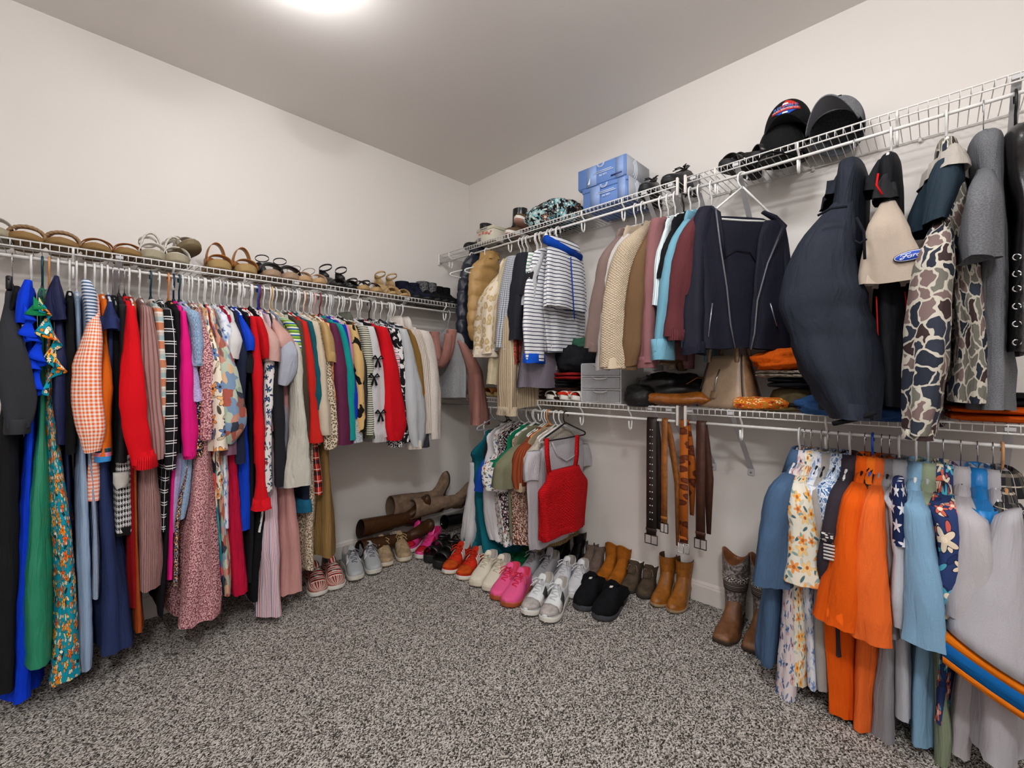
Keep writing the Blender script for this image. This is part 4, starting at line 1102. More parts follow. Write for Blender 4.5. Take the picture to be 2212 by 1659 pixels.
def polo(root, F):
    for nm, mt, pts, U2, a in (('shoulder_panel', S('#2b2b2e'), [(1912, 375, 8), (1906, 400, 20), (1908, 425, 26)], .20, .045), ('collar', S('#26262a'), [(1905, 342, 14), (1895, 372, 22), (1885, 408, 24)], .13, .05)):
        rows = edge_rows(F, pts, U2, 0)
        for r in rows: r[0] = U2 - a; r[3] = a
        m = MB(); cloth_tube(m, rows, 20, .001, 3, 6); m.build(nm, mt, root)
    m = MB(); m.tube([F.px(x, y, 'x', .215) for x, y in ((1897, 375), (1893, 400), (1906, 420))], .003, 6); m.build('red_piping', S('#d01818'), root)
    for pts in (((1893, 640), (1896, 720), (1895, 800)), ((1955, 630), (1960, 680), (1955, 760))):
        m = MB(); m.tube([F.px(x, y, 'x', .222) for x, y in pts], .0022, 6); m.build('red_piping', S('#b81c1c'), root)
    # oval badge on the sleeve
    c = F.px(1968, 552, 'x', .305)
    def oval(nm, ra, rb, off, mt):
        m = MB()
        rings = [[(c.x + off + d, c.y + ra * f * math.cos(q * PI / 16), c.z + rb * f * math.sin(q * PI / 16) + .12 * ra * f * math.cos(q * PI / 16)) for q in range(32)] for f, d in ((1, -.01), (1, .001), (.96, .002))]
        m.loft(rings, True, True, True); return m.build(nm, mt, root)
    b = oval('badge', .040, .0155, 0, plain('badge_navy', '#0a1230', .6))
    b1 = oval('badge_rim', .038, .0138, .0006, plain('badge_white', '#e8e8ec', .6)); b1.parent = b
    b2 = oval('badge_field', .0365, .0122, .0012, plain('badge_blue', '#0b3fa8', .6)); b2.parent = b
    def stroke(pts):
        sm = []
        for i in range(len(pts) - 1):
            p0, p1, p2, p3 = pts[max(i - 1, 0)], pts[i], pts[i + 1], pts[min(i + 2, len(pts) - 1)]
            for k in range(5):
                t = k / 5
                sm.append(tuple(.5 * (2 * p1[j] + (p2[j] - p0[j]) * t + (2 * p0[j] - 5 * p1[j] + 4 * p2[j] - p3[j]) * t * t + (3 * p1[j] - p0[j] - 3 * p2[j] + p3[j]) * t ** 3) for j in (0, 1)))
        sm.append(pts[-1])
        return [(c.x + .0036, c.y + u * .0245, c.z + v * .0085 + .12 * u * .0245) for u, v in sm]
    m = MB()
    for st in ([(-.95, .35), (-.85, .75), (-.55, .85), (-.2, .8), (.0, .95)], [(-.35, .8), (-.55, .1), (-.7, -.6), (-.92, -.75), (-1.0, -.45), (-.8, -.3)], [(-.8, .05), (-.5, .1), (-.3, .15)],
               [(-.02, .15), (-.25, .0), (-.28, -.45), (-.1, -.6), (.05, -.3), (-.02, .15), (.14, .12)], [(.2, .2), (.28, .1), (.22, -.3), (.16, -.55)], [(.25, 0), (.36, .2), (.48, .12)],
               [(.82, .15), (.6, .1), (.5, -.35), (.64, -.6), (.78, -.3), (.85, .2), (.98, .95)], [(.86, .2), (.82, -.4), (.92, -.6), (1.05, -.45)]):
        m.tube(stroke(st), .0011, 5)
    o = m.build('badge_lettering', plain('badge_white', '#e8e8ec', .6), root); o.parent = b
E('U', 'shirt', 'beige and black work shirt with a blue oval badge|', 'shirt', S('#15161b', rough=.7), [(1912, 420, 26), (1914, 480, 40), (1917, 540, 52), (1919, 590, 60), (1920, 612, 61)], [(1920, 500, 26), (1924, 640, 42), (1928, 760, 46), (1934, 880, 44)], U=.265, ua=.05, smat=S('#b5a697', wrinkle=.2), hg=('white', 'plastic'), drop=.085, bt=.03, extra=polo, W=.20, hook=1912)
CAMO = fab('cells', ['#6d6b62', '#2f3440', '#75625f', '#3a2c2c', '#6d6b62', '#75625f', '#262b36'], 21, line='#bdb7aa', lw=.085, warp=1.5, rough=.7)
def camo_hood(root, F):
    m = MB(); rows = edge_rows(F, [(2048, 338, 36), (2038, 380, 52), (2026, 430, 52), (2014, 478, 42)], .25, 0)
    for r in rows: r[0] = .12; r[3] = .13
    cloth_tube(m, rows, 24, .008, 3, 15); m.build('hood', S('#263541', rough=.7), root)
    m = MB(); rows = edge_rows(F, [(2060, 308, 18), (2054, 334, 42), (2047, 362, 54)], .25, 0)
    for r in rows: r[0] = .13; r[3] = .115
    cloth_tube(m, rows, 22, .004, 3, 12); m.build('hood_lining', S('#b3aca4'), root)
E('U', 'hoodie', 'camouflage hooded jacket with outlined patches|', 'jacket', CAMO, [(2030, 452, 26), (2022, 540, 40), (2012, 640, 46), (2004, 740, 48), (1996, 830, 44), (1988, 900, 38), (1984, 940, 36)], [(2080, 500, 36), (2096, 640, 36), (2104, 760, 38), (2100, 870, 44)], U=.30, ua=.06, hg=('white', 'plastic'), drop=.085, bt=.03, cuff=(CAMO, .03, .95), extra=camo_hood, W=.215, hook=2048)
def polocollar(root, F):
    m = MB(); rows = edge_rows(F, [(2148, 290, 14), (2140, 312, 26), (2134, 345, 34)], .12, 0)
    for r in rows: r[0] = .05; r[3] = .08
    cloth_tube(m, rows, 22, .003, 3, 5); m.build('collar', S('#55565a'), root)
GRYP = fab('heather', '#6f7074', '#595a5e')
E('U', 'shirt', 'grey heather polo shirt|', 'shirt', GRYP, [(2128, 340, 28), (2122, 420, 36), (2118, 500, 40), (2118, 558, 42)], [(2148, 460, 36), (2150, 640, 40), (2148, 800, 44), (2146, 888, 46)], U=.285, ua=.055, hg=('black', 'wire'), drop=.095, bt=.04, extra=polocollar, W=.21, hook=2142)
LEATH = leather('#1b1b1d', .35)
def vest_laces(root, F):
    for y in (556, 592, 624, 662, 700, 740):
        c = F.px(2196, y, 'x', .262)
        m = MB(); pts = [(c.x + .004, c.y + .0075 * math.cos(q * PI / 6), c.z + .0075 * math.sin(q * PI / 6)) for q in range(13)]
        m.tube(pts, .002, 6); m.build('eyelet', M_CHROME, root)
    m = MB()
    pts = [F.px(2196 + (8 if i % 2 else -2), 550 + i * 17, 'x', .272) for i in range(13)]
    m.tube(pts, .0028, 6); m.build('lace', S('#111113'), root)
E('U', 'vest', 'black leather vest with laced eyelets| at the right edge', 'vest', LEATH, None, [(2222, 440, 20), (2222, 540, 34), (2222, 640, 38), (2220, 760, 42)], hg=('black', 'plastic'), W=.25, bt=.04, extra=vest_laces, hook=2220)
# ------------------------------------------------------------------ LOWER RIGHT RAIL, corner cluster
def teal_straps(root, F):
    for sx in (-1, 1):
        m = MB(); m.tube([(sx * .07, -.004, -.09), (sx * .078, -.010, -.12), (sx * .07, -.008, -.19)], .007, 8, True, .4); m.build('shoulder_strap', S('#cfcdd0'), root)
E('D', 'dress', 'white and teal colour block sleeveless dress|', 'dress', S('#0c6270'), None, [(1024, 1000, 12, -.06), (1026, 1050, 15, -.05), (1026, 1100, 18, -.02), (1030, 1160, 28, .02), (1033, 1196, 33, .03)], W=.17, sh=.5, extra=teal_straps, hg=('clear', 'plastic'), low=[(S('#c8c6c8'), [(1014, 1000, 5, -.046), (1013, 1050, 7, -.034), (1007, 1095, 9, .0), (1000, 1150, 12, .045), (996, 1186, 12, .045)], 'white_side_panel')], drop=.075, fold=.003)
E('D', 'top', 'black top with royal blue side stripe|', 'top', S('#1c1c20'), [(1046, 985, 5), (1040, 1020, 8), (1036, 1060, 8)], U=.2, hem=-.4, hg=('black', 'plastic'), smat=S('#1b49ac'))
E('D', 'shirt', 'white and grey sleeveless shirt| under the dangling cream knit sleeve', 'shirt', S('#cfcdd0'), None, [(1050, 1000, 8), (1052, 1090, 10), (1060, 1150, 11), (1066, 1168, 11)], W=.2, hg=('black', 'plastic'), drop=.075)
BFL = fab('floral', '#d6d3d0', ['#3a5a96', '#b0543c', '#6d7a5a'], 26, size=.36, centre='#2c2c34', leaf=['#4a5060', '#7d6a5a', '#2c3a4a'])
E('D', 'blouse', 'white blouse with small blue and rust flowers|', 'blouse', BFL, [(1052, 985, 8), (1056, 1010, 13), (1064, 1040, 18), (1068, 1058, 14)], [(1072, 1060, 14), (1078, 1120, 15), (1084, 1178, 16)], U=.24, ua=.05, drop=.075)
E('D', 'blouse', 'black floral blouse with white sprigs|', 'blouse', fab('spots', '#1e1f26', ['#d8d4d4', '#a06a6a', '#d8d4d4'], 70, r=.26), [(1070, 980, 6), (1074, 1020, 10), (1080, 1060, 12)], [(1082, 1060, 9), (1090, 1110, 9), (1096, 1145, 9)], U=.215, drop=.075)
E('D', 'tee', 'emerald green tee with a white cuff|', 't-shirt', S('#0f7a55'), [(1084, 972, 7), (1080, 1000, 11), (1072, 1014, 12)], U=.235, hem=-.45, cuff=(S('#d8d8d6'), .02, 1.04), drop=.075)
E('D', 'tee', 'sage green tee with drop shoulders|', 't-shirt', S('#7d7d64'), [(1096, 965, 9), (1090, 1000, 16), (1086, 1030, 17), (1086, 1052, 17)], [(1098, 1050, 9), (1102, 1110, 10), (1106, 1160, 11)], U=.25, ua=.06, drop=.075)
E('D', 'blouse', 'brown speckled animal print blouse|', 'blouse', fab('spots', '#4a332c', ['#c9a08e', '#e2cfc0', '#8a5a4a'], 110, r=.34), None, [(1106, 1000, 9), (1112, 1080, 12), (1122, 1140, 20), (1130, 1178, 26)], W=.2, drop=.075, hg=('white', 'plastic'))
E('D', 'vest', 'rust chunky ribbed vest with cream trim|', 'vest', fab('rib', '#8e4326', p=.02), [(1126, 955, 8), (1122, 980, 13), (1118, 1020, 15), (1122, 1056, 10)], U=.225, hem=-.40, drop=.075, cuff=(fab('rib', '#c2ab8f', p=.01), .03, 1.05), hg=('white', 'plastic'))
E('D', 'vest', 'beige knitted sleeveless vest|', 'vest', fab('knit', '#a8967c', p=.007), None, [(1140, 1000, 8), (1146, 1060, 13), (1148, 1120, 15), (1150, 1157, 16)], W=.19, drop=.075, hg=('orange', 'plastic'))
E('D', 'top', 'cream lace edged top|', 'top', fab('knit', '#c9beb0', p=.009), [(1150, 960, 8), (1144, 990, 10), (1142, 1040, 9)], U=.21, hem=-.4, drop=.075, hg=('white', 'plastic'))
E('D', 'sweater', 'camel ribbed sweater| peeking below the white knit top', 'sweater', fab('rib', '#8f7550', p=.009), None, [(1132, 990, 8), (1138, 1080, 10), (1150, 1150, 12), (1158, 1188, 12)], W=.18, drop=.075, hg=('white', 'plastic'))
def neckband(root, F):
    m = MB()
    pts = [F.px(x, y, 'y', .026) for x, y in ((1192, 955), (1204, 985), (1222, 996), (1240, 985), (1252, 958))]
    m.tube(pts, .008, 8, True, .6); m.build('neckband', fab('rib', '#cfccd0', p=.005), root)
    m = MB(); c = F.px(1204, 956, 'y', .008); m.box(tuple(c), (.035, .002, .014)); m.build('brand_tag', S('#c9b496'), root)
FV('D', 'top', 'white short sleeved knit top| behind the red tank', 'top', fab('knit', '#cbc8ce', p=.006), 1212, [(945, 1190, 1250, .012), (962, 1168, 1258, .02), (985, 1150, 1262), (1030, 1140, 1258), (1080, 1142, 1252), (1140, 1143, 1244), (1168, 1146, 1240)],
   [([(975, 1142, 1166), (1005, 1133, 1164), (1035, 1134, 1158)], .0, .03), ([(960, 1248, 1268), (985, 1254, 1276), (1005, 1258, 1276)], -.01, .026)], w=0, b=.022, drop=.07, extra=neckband, hg=('white', 'plastic'))
REDK = fab('crochet', '#c41218', '#6a0508')
def red_straps(root, F):
    for pts in (((1181, 947), (1182, 985), (1187, 1028)), ((1247, 940), (1246, 985), (1240, 1022))):
        m = MB()
        P = [F.px(x, y, 'y', .062) for x, y in pts]
        rings = []
        for p in P:
            rings.append([(p.x + sx * .014, p.y + sy * .005, p.z) for sx, sy in ((-1, -1), (1, -1), (1, 1), (-1, 1))])
        m.loft(rings, True, True, True); m.build('shoulder_strap', REDK, root)
    rows = front_rows(F, [(1016, 1177, 1190, .024), (1018, 1180, 1252, .026), (1030, 1178, 1256, .027)], .06, .026)
    m = MB(); rows2 = front_rows(F, [(1134, 1168, 1259, .031), (1152, 1171, 1257, .03)], .06, .03)
    cloth_tube(m, rows2, 30, .001, 5, 3, .8, wob=.001, flare=False); m.build('ribbed_hem', fab('rib', '#bd1018', p=.006), root)
FV('D', 'tank_top', 'red crochet tank top with wide straps|', 'tank top', REDK, 1222, [(1012, 1182, 1250, .02), (1030, 1180, 1256, .028), (1046, 1166, 1264), (1060, 1164, 1265), (1100, 1167, 1262), (1150, 1170, 1259)], w=.06, b=.03, drop=.06, extra=red_straps, hg=('black', 'velvet'), nf=5)

# belts looped over the lower rail
def belt(px, wpx, ylen, mat, lab, buckle, back_y, mat2=None, holes=None, off=0.0, yaw=0):
    F = Frame('D', along('D', px, .29), 0)
    root = empty('belt', (0, 0, 0), 0, lab, 'belt', 'belts on the lower right rail')
    root.matrix_world = F.M
    w = abs(F.px(px + wpx / 2, 950, 'x', 0).y - F.px(px - wpx / 2, 950, 'x', 0).y) / 2
    zf = F.px(px, ylen, 'x', .012).z; zb = F.px(px, back_y, 'x', -.03).z
    th = .0032
    path = [(.016, 0, zf), (.015, 0, zf * .5), (.0125, 0, -.05), (.0105, 0, -.008), (.007, 0, .007), (0, 0, .0100), (-.007, 0, .007), (-.0105, 0, -.008)]
    path += [(-.016 - .01, off * .3, -.09), (-.032, off, zb * .5), (-.03, off, zb)]
    m = MB(); rings = []
    for i, p in enumerate(path):
        a, b = Vector(path[max(i - 1, 0)]), Vector(path[min(i + 1, len(path) - 1)])
        t = (b - a).normalized(); nn = Vector((t.z, 0, -t.x)) * (th / 2)
        p = Vector(p)
        ww = w if i < len(path) - 1 else w * .45
        rings.append([tuple(p + Vector((0, sy * ww, 0)) + nn * sn) for sy, sn in ((-1, -1), (1, -1), (1, 1), (-1, 1))])
    m.loft(rings, True, True, True)
    m.build('strap', [mat], root)
    if holes:
        m = MB()
        n = int(abs(zf) / .034)
        for i in range(n):
            z = -.05 - i * .034
            if z < zf + .05: break
            for sx in ((-.006, .006) if holes == 2 else (0,)):
                m.tube([(.0135 + .0012 * min(1, -z * 4) + .003, sx, z), (.0135 + .0012 * min(1, -z * 4) + .0022, sx, z)], .0032, 8)
        m.build('eyelet_row', plain('eyelet_silver', '#d5d5d8', .3, .5, .6), root)
    bw, bh = w * 1.25, .045
    mm = MB(); x = .0175
    z0 = zf + .004
    mm.tube([(x, -bw, z0), (x, bw, z0), (x, bw, z0 - bh), (x, -bw, z0 - bh), (x, -bw, z0)], .0028, 6)
    mm.tube([(x, 0, z0), (x + .001, 0, z0 - bh)], .002, 6)
    mm.build('buckle', buckle, root)
    mm = MB(); mm.box((.0165, 0, zf + .03), (.0075, w * 2.15, .012), None, .001); mm.build('keeper_loop', mat, root)
BUCK = plain('dark_buckle', '#2a2826', .3, .5, .9)
belt(1410, 21, 1157, leather('#2a201d', .5), 'dark brown belt with two rows of silver eyelets', BUCK, 1140, holes=2, off=.014)
belt(1438, 13, 1132, leather('#a0622c', .4), 'narrow tan belt with a dark open buckle', BUCK, 1172, off=.045)
belt(1480, 18, 1176, fab('leopard', '#a4571f', '#5a2a18', '#6d351d', 26, rough=.5), 'tan belt with tooled brown medallions and a silver buckle', plain('silver_buckle', '#b5b5b8', .25, .5, .9), 1110, off=.02)
belt(1516, 20, 1166, leather('#4a2a1d', .45), 'chestnut brown belt with a pointed tip, right of the tooled belt', BUCK, 1150, off=.02)

# ------------------------------------------------------------------ LOWER RIGHT RAIL, right section (seen from above: collars show)
def C(lab, cat, mat, s, b, hg=('black', 'chrome'), U=.26, W=.2, drop=.085, collar=None, **k):
    if s: s = [(s[0][0], s[0][1], s[0][2] * 1.6) + tuple(s[0][3:]), (s[1][0], s[1][1], s[1][2] * 1.12) + tuple(s[1][3:])] + list(s[2:])
    nm = cat.replace(' ', '_').replace('-', '_')
    return E('D', nm, lab, cat, mat, s, b, U=U, hg=hg, drop=drop, W=W, ua=k.pop('ua', .06), bt=k.pop('bt', .026), cs=1.3, collar=(collar or mat, .03, .075) if collar is not False else None, **k)
C('slate blue work shirt with short sleeves|', 'shirt', S('#4a6484', wrinkle=.5), [(1690, 1005, 14), (1680, 1080, 28), (1668, 1170, 34), (1662, 1240, 38), (1660, 1260, 38)], [(1670, 1180, 20), (1662, 1300, 26), (1654, 1400, 30), (1652, 1440, 24)], hg=('white', 'plastic'), U=.275)
HAW = fab('floral', '#d9d3c4', ['#e8a850', '#e0904a', '#e8c080'], 19, size=.5, centre='#b0602c', leaf=['#3f6470', '#7d9a98', '#b5c0b8'], outline='#c9b89a')
C('pale shirt with yellow hibiscus and palm print|', 'shirt', HAW, [(1722, 1000, 13), (1728, 1080, 24), (1738, 1170, 34), (1738, 1255, 38)], [(1720, 1240, 18), (1724, 1350, 20), (1722, 1484, 18)], hg=('white', 'wire'), U=.25)
C('pink and blue palm print shirt|', 'shirt', fab('floral', '#d0c5c6', ['#5a7aa8', '#c08a8a'], 16, size=.34, centre='#3a4a6a', leaf=['#44587c', '#6a7c9c', '#c9a09a']), None, [(1712, 1040, 12), (1706, 1260, 20), (1700, 1400, 24), (1694, 1510, 26)], hg=('clear', 'chrome'), W=.21)
C('white shirt with blue floral sprays|', 'shirt', fab('floral', '#d5d6dc', ['#7890c0', '#9aaed2'], 18, size=.38, centre='#4a629a', leaf=['#8aa0c4', '#b8c4d8']), [(1748, 985, 10), (1752, 1030, 13), (1756, 1080, 14)], [(1742, 1260, 18), (1748, 1400, 19), (1752, 1492, 19)], U=.235)
C('pale grey waffle knit polo|', 'shirt', fab('knit', '#b9b4b0', p=.004), [(1764, 985, 9), (1768, 1060, 15), (1774, 1160, 19), (1776, 1200, 17)], [(1770, 1240, 20), (1774, 1380, 22), (1778, 1495, 22)], U=.235)
C('blue and white paisley shirt|', 'shirt', fab('cells', ['#5a7aa4', '#c3cedc', '#3f5f8e', '#8fa6c4'], 60, line='#d9e0e8', lw=.1, warp=1.2), [(1786, 980, 16), (1788, 1040, 20), (1788, 1120, 19), (1786, 1200, 14)], None, U=.245, hem=-.62)
def flag_patch(root, F):
    p = F.px(1791, 1178, 'x', .325)
    m = MB()
    for i in range(5):
        m.box((p.x, p.y, p.z - i * .011), (.004, .03, .006))
    m.build('flag_stripes', S('#c9c6c4'), root)
    m = MB(); m.box((p.x + .001, p.y - .006, p.z + .024), (.004, .034, .03)); o = m.build('flag_canton', fab('spots', '#2a262a', '#c9c6c4', 120, r=.22), root)
C('dark charcoal polo with a flag on the sleeve|', 'shirt', S('#363038'), [(1812, 975, 14), (1812, 1040, 22), (1806, 1120, 26), (1796, 1200, 26), (1786, 1250, 16)], [(1806, 1250, 10), (1812, 1420, 12)], hg=('white', 'plastic'), U=.265, extra=flag_patch)
ORG, ORG2 = S('#e25a0c', wrinkle=.5), S('#e8692a', wrinkle=.5)
C('bright orange work shirt| left of the bulldog striped one', 'shirt', ORG, [(1846, 1020, 16), (1838, 1120, 30), (1826, 1230, 40), (1812, 1320, 44), (1808, 1340, 44)], [(1812, 1330, 42), (1806, 1380, 36), (1812, 1500, 30), (1814, 1546, 28)], U=.29, ua=.07)
C('orange and black tiger stripe shirt|', 'shirt', fab('cow', '#dd6c18', '#1c1714', 22, th=.58), [(1868, 1010, 9), (1868, 1080, 11), (1864, 1200, 10), (1858, 1320, 9)], None, hg=('blue', 'plastic'), U=.25, hem=-.6)
C('lighter orange pressed work shirt|', 'shirt', ORG2, [(1886, 1040, 14), (1882, 1120, 26), (1882, 1240, 36), (1880, 1340, 42), (1882, 1376, 44)], [(1872, 1370, 30), (1866, 1470, 30), (1860, 1578, 34)], U=.30, ua=.07, hg=('clear', 'chrome'))
C('light grey work shirt|', 'shirt', S('#8f8d92'), [(1908, 1010, 9), (1916, 1140, 12), (1924, 1260, 12), (1930, 1380, 12)], [(1916, 1400, 22), (1910, 1500, 28), (1906, 1606, 30)], U=.265)
STARS = fab('stars', '#16244a', '#d5d5da', .052)
def star_panel(root, F):
    rows = edge_rows(F, [(1938, 1040, 12), (1940, 1100, 22), (1942, 1172, 28), (1943, 1178, 28)], .30, 0)
    for r in rows: r[0] = .25; r[3] = .062
    m = MB(); cloth_tube(m, rows, 22, .003, 3, 4, .85, wob=.003); m.build('starred_panel', STARS, root)
C('white shirt with a navy starred panel|', 'shirt', S('#b9bcc4'), [(1930, 1005, 16), (1940, 1100, 20), (1948, 1200, 24), (1946, 1300, 28), (1946, 1350, 24)], [(1944, 1360, 24), (1948, 1460, 30), (1950, 1558, 32)], hg=('white', 'plastic'), U=.28, extra=star_panel)
LBL = S('#7fa6c4', wrinkle=.4)
C('light blue button shirt with a crisp sleeve|', 'shirt', LBL, [(1972, 1010, 16), (1980, 1100, 28), (1990, 1200, 36), (2000, 1310, 42), (2002, 1384, 44)], [(1996, 1390, 30), (1990, 1500, 34), (1988, 1614, 30)], hg=('white', 'plastic'), U=.30, ua=.07)
C('sage green long shirt| behind the light blue shirt', 'shirt', S('#8a957c'), [(2002, 1010, 12), (2012, 1120, 14), (2022, 1260, 12), (2026, 1400, 10)], [(2034, 1500, 14), (2040, 1600, 18), (2036, 1659, 18)], hg=('grey', 'plastic'), U=.25)
TROP = fab('floral', '#2a3a66', ['#d8776a', '#4aa0b4', '#d9c8b0', '#c9604a'], 14, size=.5, centre='#e8d8c0', leaf=['#4a9ab0', '#e0cdb4', '#c05a50', '#23305a'], outline='#1d2440')
C('tropical shirt with coral and turquoise leaves|', 'shirt', TROP, [(2040, 1060, 22), (2052, 1130, 34), (2058, 1200, 36), (2052, 1290, 32), (2046, 1330, 26)], [(2044, 1400, 20), (2036, 1500, 20), (2030, 1570, 20)], hg=('black', 'chrome'), U=.28)
C('pale lilac grey polo| half behind the jersey', 'shirt', S('#b7b2b6'), [(2084, 1050, 18), (2096, 1120, 34), (2104, 1220, 44), (2096, 1330, 44)], [(2098, 1400, 26), (2088, 1520, 28), (2074, 1640, 26)], hg=('black', 'wire'), U=.285, ua=.07)
C('shiny bright blue shirt|', 'shirt', S('#0f78c0', rough=.4, spec=.5), [(2124, 1065, 16), (2128, 1100, 22), (2126, 1150, 20)], None, U=.25, hem=-.5, hg=('chrome', 'wire'))
JER = S('#b3b0b6', wrinkle=.3)
def jersey_band(root, F):
    for nm, c, z0, z1, g in (('orange_band', '#d8700c', 0.0, -.018, 1.02), ('blue_band', '#0a5a9a', -.018, -.062, 1.03), ('lower_orange_band', '#d8700c', -.062, -.080, 1.02)):
        m = MB()
        a, b = F.px(2036, 1366, 'x', .345), F.px(2262, 1516, 'x', .345)
        rings = []
        for f in (0, .25, .5, .75, 1):
            p = a.lerp(b, f); o = .012 * math.sin(PI * f)
            rings.append([(p.x + o + dx, p.y, p.z + z) for dx, z in ((.006, z0), (.006, z1), (-.09, z1), (-.09, z0))])
        m.loft(rings, True, True, True)
        m.build(nm, S(c), root)
def jersey_sleeve(root, F):
    m = MB(); rows = []
    top = F.px(2150, 1120, 'x', .30)
    a, b = F.px(2040, 1362, 'x', .34), F.px(2262, 1512, 'x', .34)
    rings = []
    for i in range(13):
        f = i / 12
        l = top.lerp(a, f); r = Vector((top.x, top.y + .05, top.z + .03)).lerp(b, f)
        c = l.lerp(r, .5); h = (r - l) / 2
        ring = []
        for q in range(24):
            th = 2 * PI * q / 24
            k = nz(q * .3, i * .4, 4) * .006
            ring.append(tuple(c + h * math.cos(th) + Vector((1, 0, .1)) * (math.sin(th) * (.05 + .02 * f) + k) - Vector((.04, 0, 0))))
        rings.append(ring)
    m.loft(rings, True, True, True)
    m.build('sleeve', JER, root)
    jersey_band(root, F)
C('white jersey with orange and blue sleeve bands|', 'jersey', JER, None, [(2160, 1070, 30), (2166, 1200, 46, .03), (2164, 1350, 70, .05), (2160, 1500, 80, .05), (2156, 1650, 84, .05)], hg=('white', 'wire'), W=.22, extra=jersey_sleeve)
C('dark plaid flannel shirt| at the right edge', 'shirt', fab('plaid', '#26262a', [('#8d8478', .07, .012, 'v', 0, .6), ('#c9c0b0', .07, .004, 'v', .4, .8), ('#5a544c', .06, .02, 'u', 0, .6), ('#c9c0b0', .06, .003, 'u', .5, .8)]), [(2186, 1040, 26), (2204, 1140, 40), (2222, 1260, 44)], None, hg=('tan', 'plastic'), U=.24, hem=-.62)
# ------------------------------------------------------------------ shoes: local x = heel -> toe, z up, 27 cm long
OUT = [(0, .0), (.012, .015), (.04, .024), (.1, .031), (.2, .033), (.35, .0325), (.5, .037), (.62, .043), (.74, .046), (.85, .042), (.93, .033), (.975, .020), (1, .0)]
ST = [0, .012, .035, .07, .12, .18, .25, .32, .38, .43, .47, .52, .58, .64, .7, .76, .82, .87, .91, .945, .97, .99, 1]
class Last:
    def __init__(s, L=.27, W=1.0, side=1, heel=0.0, t0=.03, t1=.022, spring=.010, pointy=0.0, square=0.0):
        s.L, s.W, s.side, s.heel, s.t0, s.t1, s.spring = L, W, side, heel, t0, t1, spring
        s.pointy, s.square = pointy, square
    def w(s, q):
        a = interp(OUT, q) * s.W
        if s.pointy and q > .7: a *= 1 - s.pointy * ((q - .7) / .3) ** 1.2 * .6
        if s.square and q > .85 and q < 1: a = lerp(a, .036 * s.W * (1 - ((q - .85) / .15) ** 8) ** .3, s.square)
        return a
    def c(s, q): return s.side * .006 * math.sin(PI * (q * 1.3 - .25))
    def zb(s, q):
        h = s.heel * (1 - smooth01((q - .22) / .48))
        return h + s.spring * max(0, (q - .78) / .22) ** 2
    def zt(s, q): return s.zb(q) + lerp(s.t0, s.t1, smooth01((q - .2) / .5))
def sole(L, mat, parent, flare=1.04, name='sole', th=None):
    m = MB(); rings = []
    for q in ST:
        w = max(L.w(q) * flare, .0004); c = L.c(q); b, t = L.zb(q), L.zt(q)
        if th: b = t - th
        x = q * L.L * 1.0
        e = min(.006, (t - b) * .4); x += (q - .5) * .006
        rings.append([(x, c - w * .93, b), (x, c - w, b + e), (x, c - w, t - e * .5), (x, c - w * .95, t), (x, c + w * .95, t), (x, c + w, t - e * .5), (x, c + w, b + e), (x, c + w * .93, b)])
    m.loft(rings, True, True, True)
    return m.build(name, mat, parent)
K = 13
def profile(L, q, hs, opening, collar):
    """K points over the foot at station q"""
    w = max(L.w(q) * .97, .0004); c = L.c(q); z0 = L.zt(q) - .003; h = interp(hs, q); x = q * L.L
    pts = []
    if q < opening:
        hc = interp(collar, q)
        side = [(1, 0), (1.02, .3), (.98, .62), (.9, .88), (.84, 1.0)]
        for f, g in side: pts.append((x, c - w * f, z0 + hc * g))
        for f, g in ((.72, .97), (.66, .2), (.0, .12), (.66, .2), (.72, .97)):
            sg = -1 if len(pts) < 8 else 1
            pts.append((x, c + w * f * sg, z0 + (hc * g if f > .7 else .012)))
        for f, g in reversed(side): pts.append((x, c + w * f, z0 + hc * g))
        # 5 + 5 + 5 = 15 -> keep K by dropping two inner points
        pts = pts[:5] + [pts[5], pts[7], pts[9]] + pts[10:]
    else:
        for k in range(K):
            a = PI * k / (K - 1)
            cc = math.cos(a)
            pts.append((x, c - w * math.copysign(abs(cc) ** .75, cc), z0 + h * math.sin(a) ** .62))
    return pts
def upper(L, mats, parent, hs, opening=.43, collar=((0, .072), (.06, .074), (.14, .060), (.22, .052), (.34, .060), (.43, .076)), name='upper'):
    m = MB(); rings = [profile(L, q, hs, opening, collar) for q in ST]
    b = m.loft(rings, False)
    n = K - 1
    for fi in range(len(m.f)):
        i, j = divmod(fi, n)
        if ST[i] < opening - .05 and j in (4, 5, 6, 7): m.mi[fi] = 1
    return m.build(name, mats, parent)
def surf(L, q, k, hs, off=.002):
    """point on the closed upper, k in 0..1 from one side over the top to the other"""
    w = L.w(q) * .97; c = L.c(q); z0 = L.zt(q) - .003; h = interp(hs, q); a = PI * k; cc = math.cos(a)
    return Vector((q * L.L, c - w * math.copysign(abs(cc) ** .75, cc) * (1 + off / max(w, .01)), z0 + h * math.sin(a) ** .62 + off))
def patch(L, hs, quads, mat, parent, name, off=.0022):
    """overlays that follow the upper: list of (q0, q1, k0, k1[, skew])"""
    o = None
    for qd in quads:
        m = MB()
        q0, q1, k0, k1 = qd[:4]; sk = qd[4] if len(qd) > 4 else 0
        rows = []
        for i in range(5):
            k = lerp(k0, k1, i / 4)
            rows.append([tuple(surf(L, lerp(q0, q1, j / 5) + sk * i / 4, k, hs, off)) for j in range(6)])
        m.loft(rows, False)
        o = m.build(name, mat, parent, solid=.0016)
    return o
